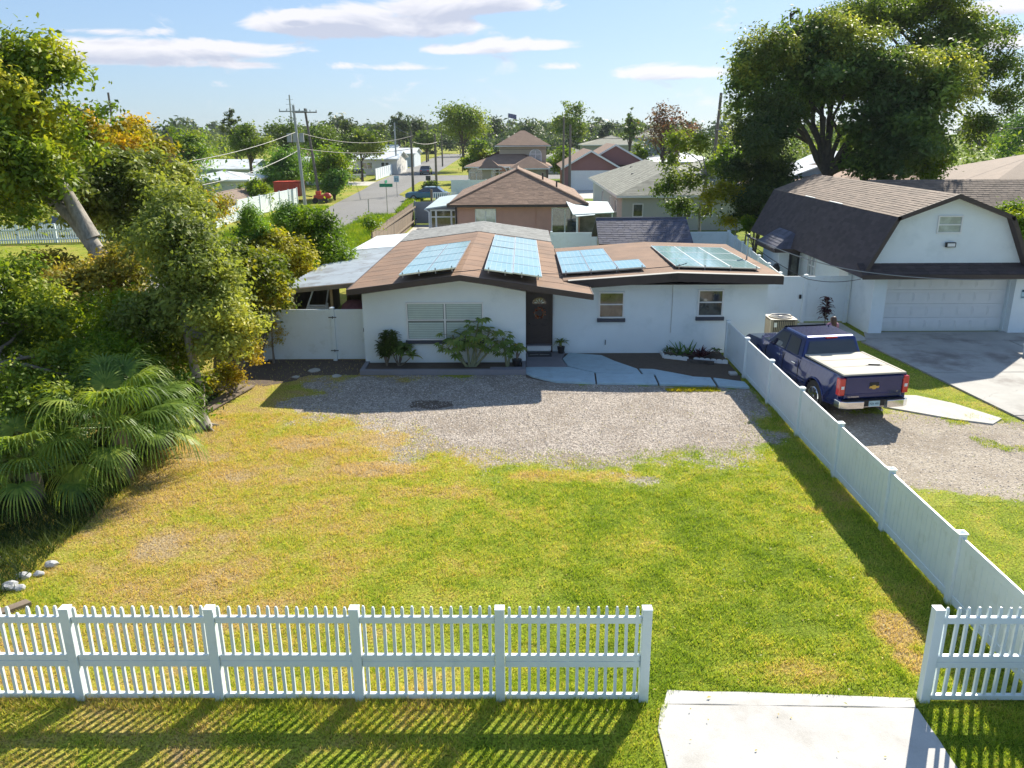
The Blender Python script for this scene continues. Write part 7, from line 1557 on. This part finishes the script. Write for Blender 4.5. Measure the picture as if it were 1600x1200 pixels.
J = [((0, 0, .88), .13), ((0, 0, 1.08), .115), ((0, 0, 1.24), (.15, .11)), ((0, .0, 1.36), (.10, .08)), ((0, .02, 1.42), .055), ((0, .03, 1.50), .085), ((0, .03, 1.575), .075),
     ((.16, 0, 1.33), .05), ((.22, .05, 1.10), .042), ((.16, .24, 1.12), .034), ((.12, .30, 1.16), .028),
     ((-.16, 0, 1.33), .05), ((-.22, .05, 1.10), .042), ((-.16, .24, 1.12), .034), ((-.12, .30, 1.16), .028),
     ((.09, 0, .82), .085), ((.10, .01, .46), .055), ((.10, -.02, .08), .036), ((.11, .12, .04), .032), ((-.09, 0, .82), .085), ((-.10, .03, .46), .055), ((-.10, .0, .08), .036), ((-.11, .14, .04), .032)]
E_ = [(0, 1), (1, 2), (2, 3), (3, 4), (4, 5), (5, 6), (3, 7), (7, 8), (8, 9), (9, 10), (3, 11), (11, 12), (12, 13), (13, 14), (0, 15), (15, 16), (16, 17), (17, 18), (0, 19), (19, 20), (20, 21), (21, 22)]
skin('body', J, E_, M['skin'], pp)
for sx in (-1, 1):                                     # fingers closed round the phone
    for f_ in range(5):
        a = Vector((sx * .12 + (f_ - 2) * .012, .30, 1.165)); q = [(tuple(a), .010), (tuple(a + Vector((0, .035, .02 + .004 * (2 - abs(f_ - 2))))), .009), (tuple(a + Vector((-sx * .012, .055, .045))), .008)]; skin('finger', q, [(0, 1), (1, 2)], M['skin'], pp, sub=1)
tshirt = [((0, 0, .90), (.155, .125)), ((0, 0, 1.08), (.135, .115)), ((0, 0, 1.24), (.17, .125)), ((0, 0, 1.35), (.115, .09)), ((.165, 0, 1.33), .062), ((.205, .03, 1.20), .056), ((-.165, 0, 1.33), .062), ((-.205, .03, 1.20), .056)]
skin('shirt', tshirt, [(0, 1), (1, 2), (2, 3), (3, 4), (4, 5), (3, 6), (6, 7)], M['pink'], pp)
skin('trousers', [((0, 0, .90), .145), ((.09, 0, .80), .10), ((.10, .01, .46), .068), ((.10, -.02, .10), .055), ((-.09, 0, .80), .10), ((-.10, .03, .46), .068), ((-.10, 0, .10), .055)], [(0, 1), (1, 2), (2, 3), (0, 4), (4, 5), (5, 6)], M['denim'], pp)
skin('hair', [((0, .01, 1.60), .07), ((0, -.01, 1.55), .105), ((0, -.05, 1.45), .10), ((0, -.085, 1.32), (.10, .05)), ((0, -.10, 1.20), (.07, .035)), ((0, -.10, 1.12), (.03, .02))], [(0, 1), (1, 2), (2, 3), (3, 4), (4, 5)], M['hair'], pp)
for sx in (-1, 1): b = MB(); b.ball((sx * .032, .108, 1.525), .011, 8); b.build('eye', M['white'], pp, local=True)
b = MB(); b.ball((0, .122, 1.498), (.012, .018, .02), 8); b.build('nose', M['skin'], pp, local=True, smooth=True)
b = MB(); b.ball((0, .108, 1.463), (.026, .01, .008), 8); b.build('mouth', M['pink'], pp, local=True, smooth=True)
t = thing('phone', 'dark phone held up in the hands of the person', 'phone', (pp.location + Matrix.Rotation(R(12), 3, 'Z') @ Vector((0, .33, 1.17))), R(12)); b = MB(); b.box(-.13, .13, -.006, .006, -.04, .05); b.build('phone', M['black'], t, local=True, bevel=.004)
# distant tidying: loose stones in the lawn
t = thing('white_bucket', 'white object standing on the right driveway at the picture edge', 'bucket', (14.45, 22.9, .05)); p_ = gp(1600, 557); t.location = (p_.x + .1, p_.y, .05)
b = MB(); b.tube([(0, 0, 0), (0, 0, .36)], [.13, .16], 16); b.build('bucket', M['white'], t, local=True)

r9 = np.random.default_rng(90); n = 2600; x = -9.3 + 15.8 * r9.random(n); y = 7 + 15.5 * r9.random(n); k = r9.random(n) < np.where(x < -5, .9, .28); x, y = x[k], y[k]; n = len(x)
a_ = r9.random(n) * 6.28; s_ = .022 * (.6 + r9.random(n)); v = np.zeros((n, 4, 3)); z_ = .03 + .03 * r9.random(n)
for i, (u, w) in enumerate(((-1, 0), (0, .5), (1, 0), (0, -.5))):
    v[:, i, 0] = x + s_ * (u * np.cos(a_) - w * np.sin(a_)); v[:, i, 1] = y + s_ * (u * np.sin(a_) + w * np.cos(a_)); v[:, i, 2] = z_ + (.008 if i % 2 else 0)
tag(mesh_np('fallen_leaves', v.reshape(-1, 3), np.arange(4 * n).reshape(-1, 4), M['leaf_brown'], 4), kind='stuff')
# ------------------------------------------------------------------ the air
b = MB(); b.box(-1300, 1300, -60, 1500, -1.0, 27.0)
hz = bpy.data.materials.new('haze'); hz.use_nodes = True; nt = hz.node_tree; nt.nodes.clear()
o_ = N(nt, 'OutputMaterial'); v_ = N(nt, 'VolumePrincipled'); v_.inputs['Color'].default_value = (.80, .88, .97, 1); v_.inputs['Density'].default_value = .00012; v_.inputs['Anisotropy'].default_value = .2
nt.links.new(v_.outputs[0], o_.inputs['Volume'])
h_ = b.build('haze', hz, merge=True); h_['kind'] = 'stuff'; h_.display_type = 'WIRE'
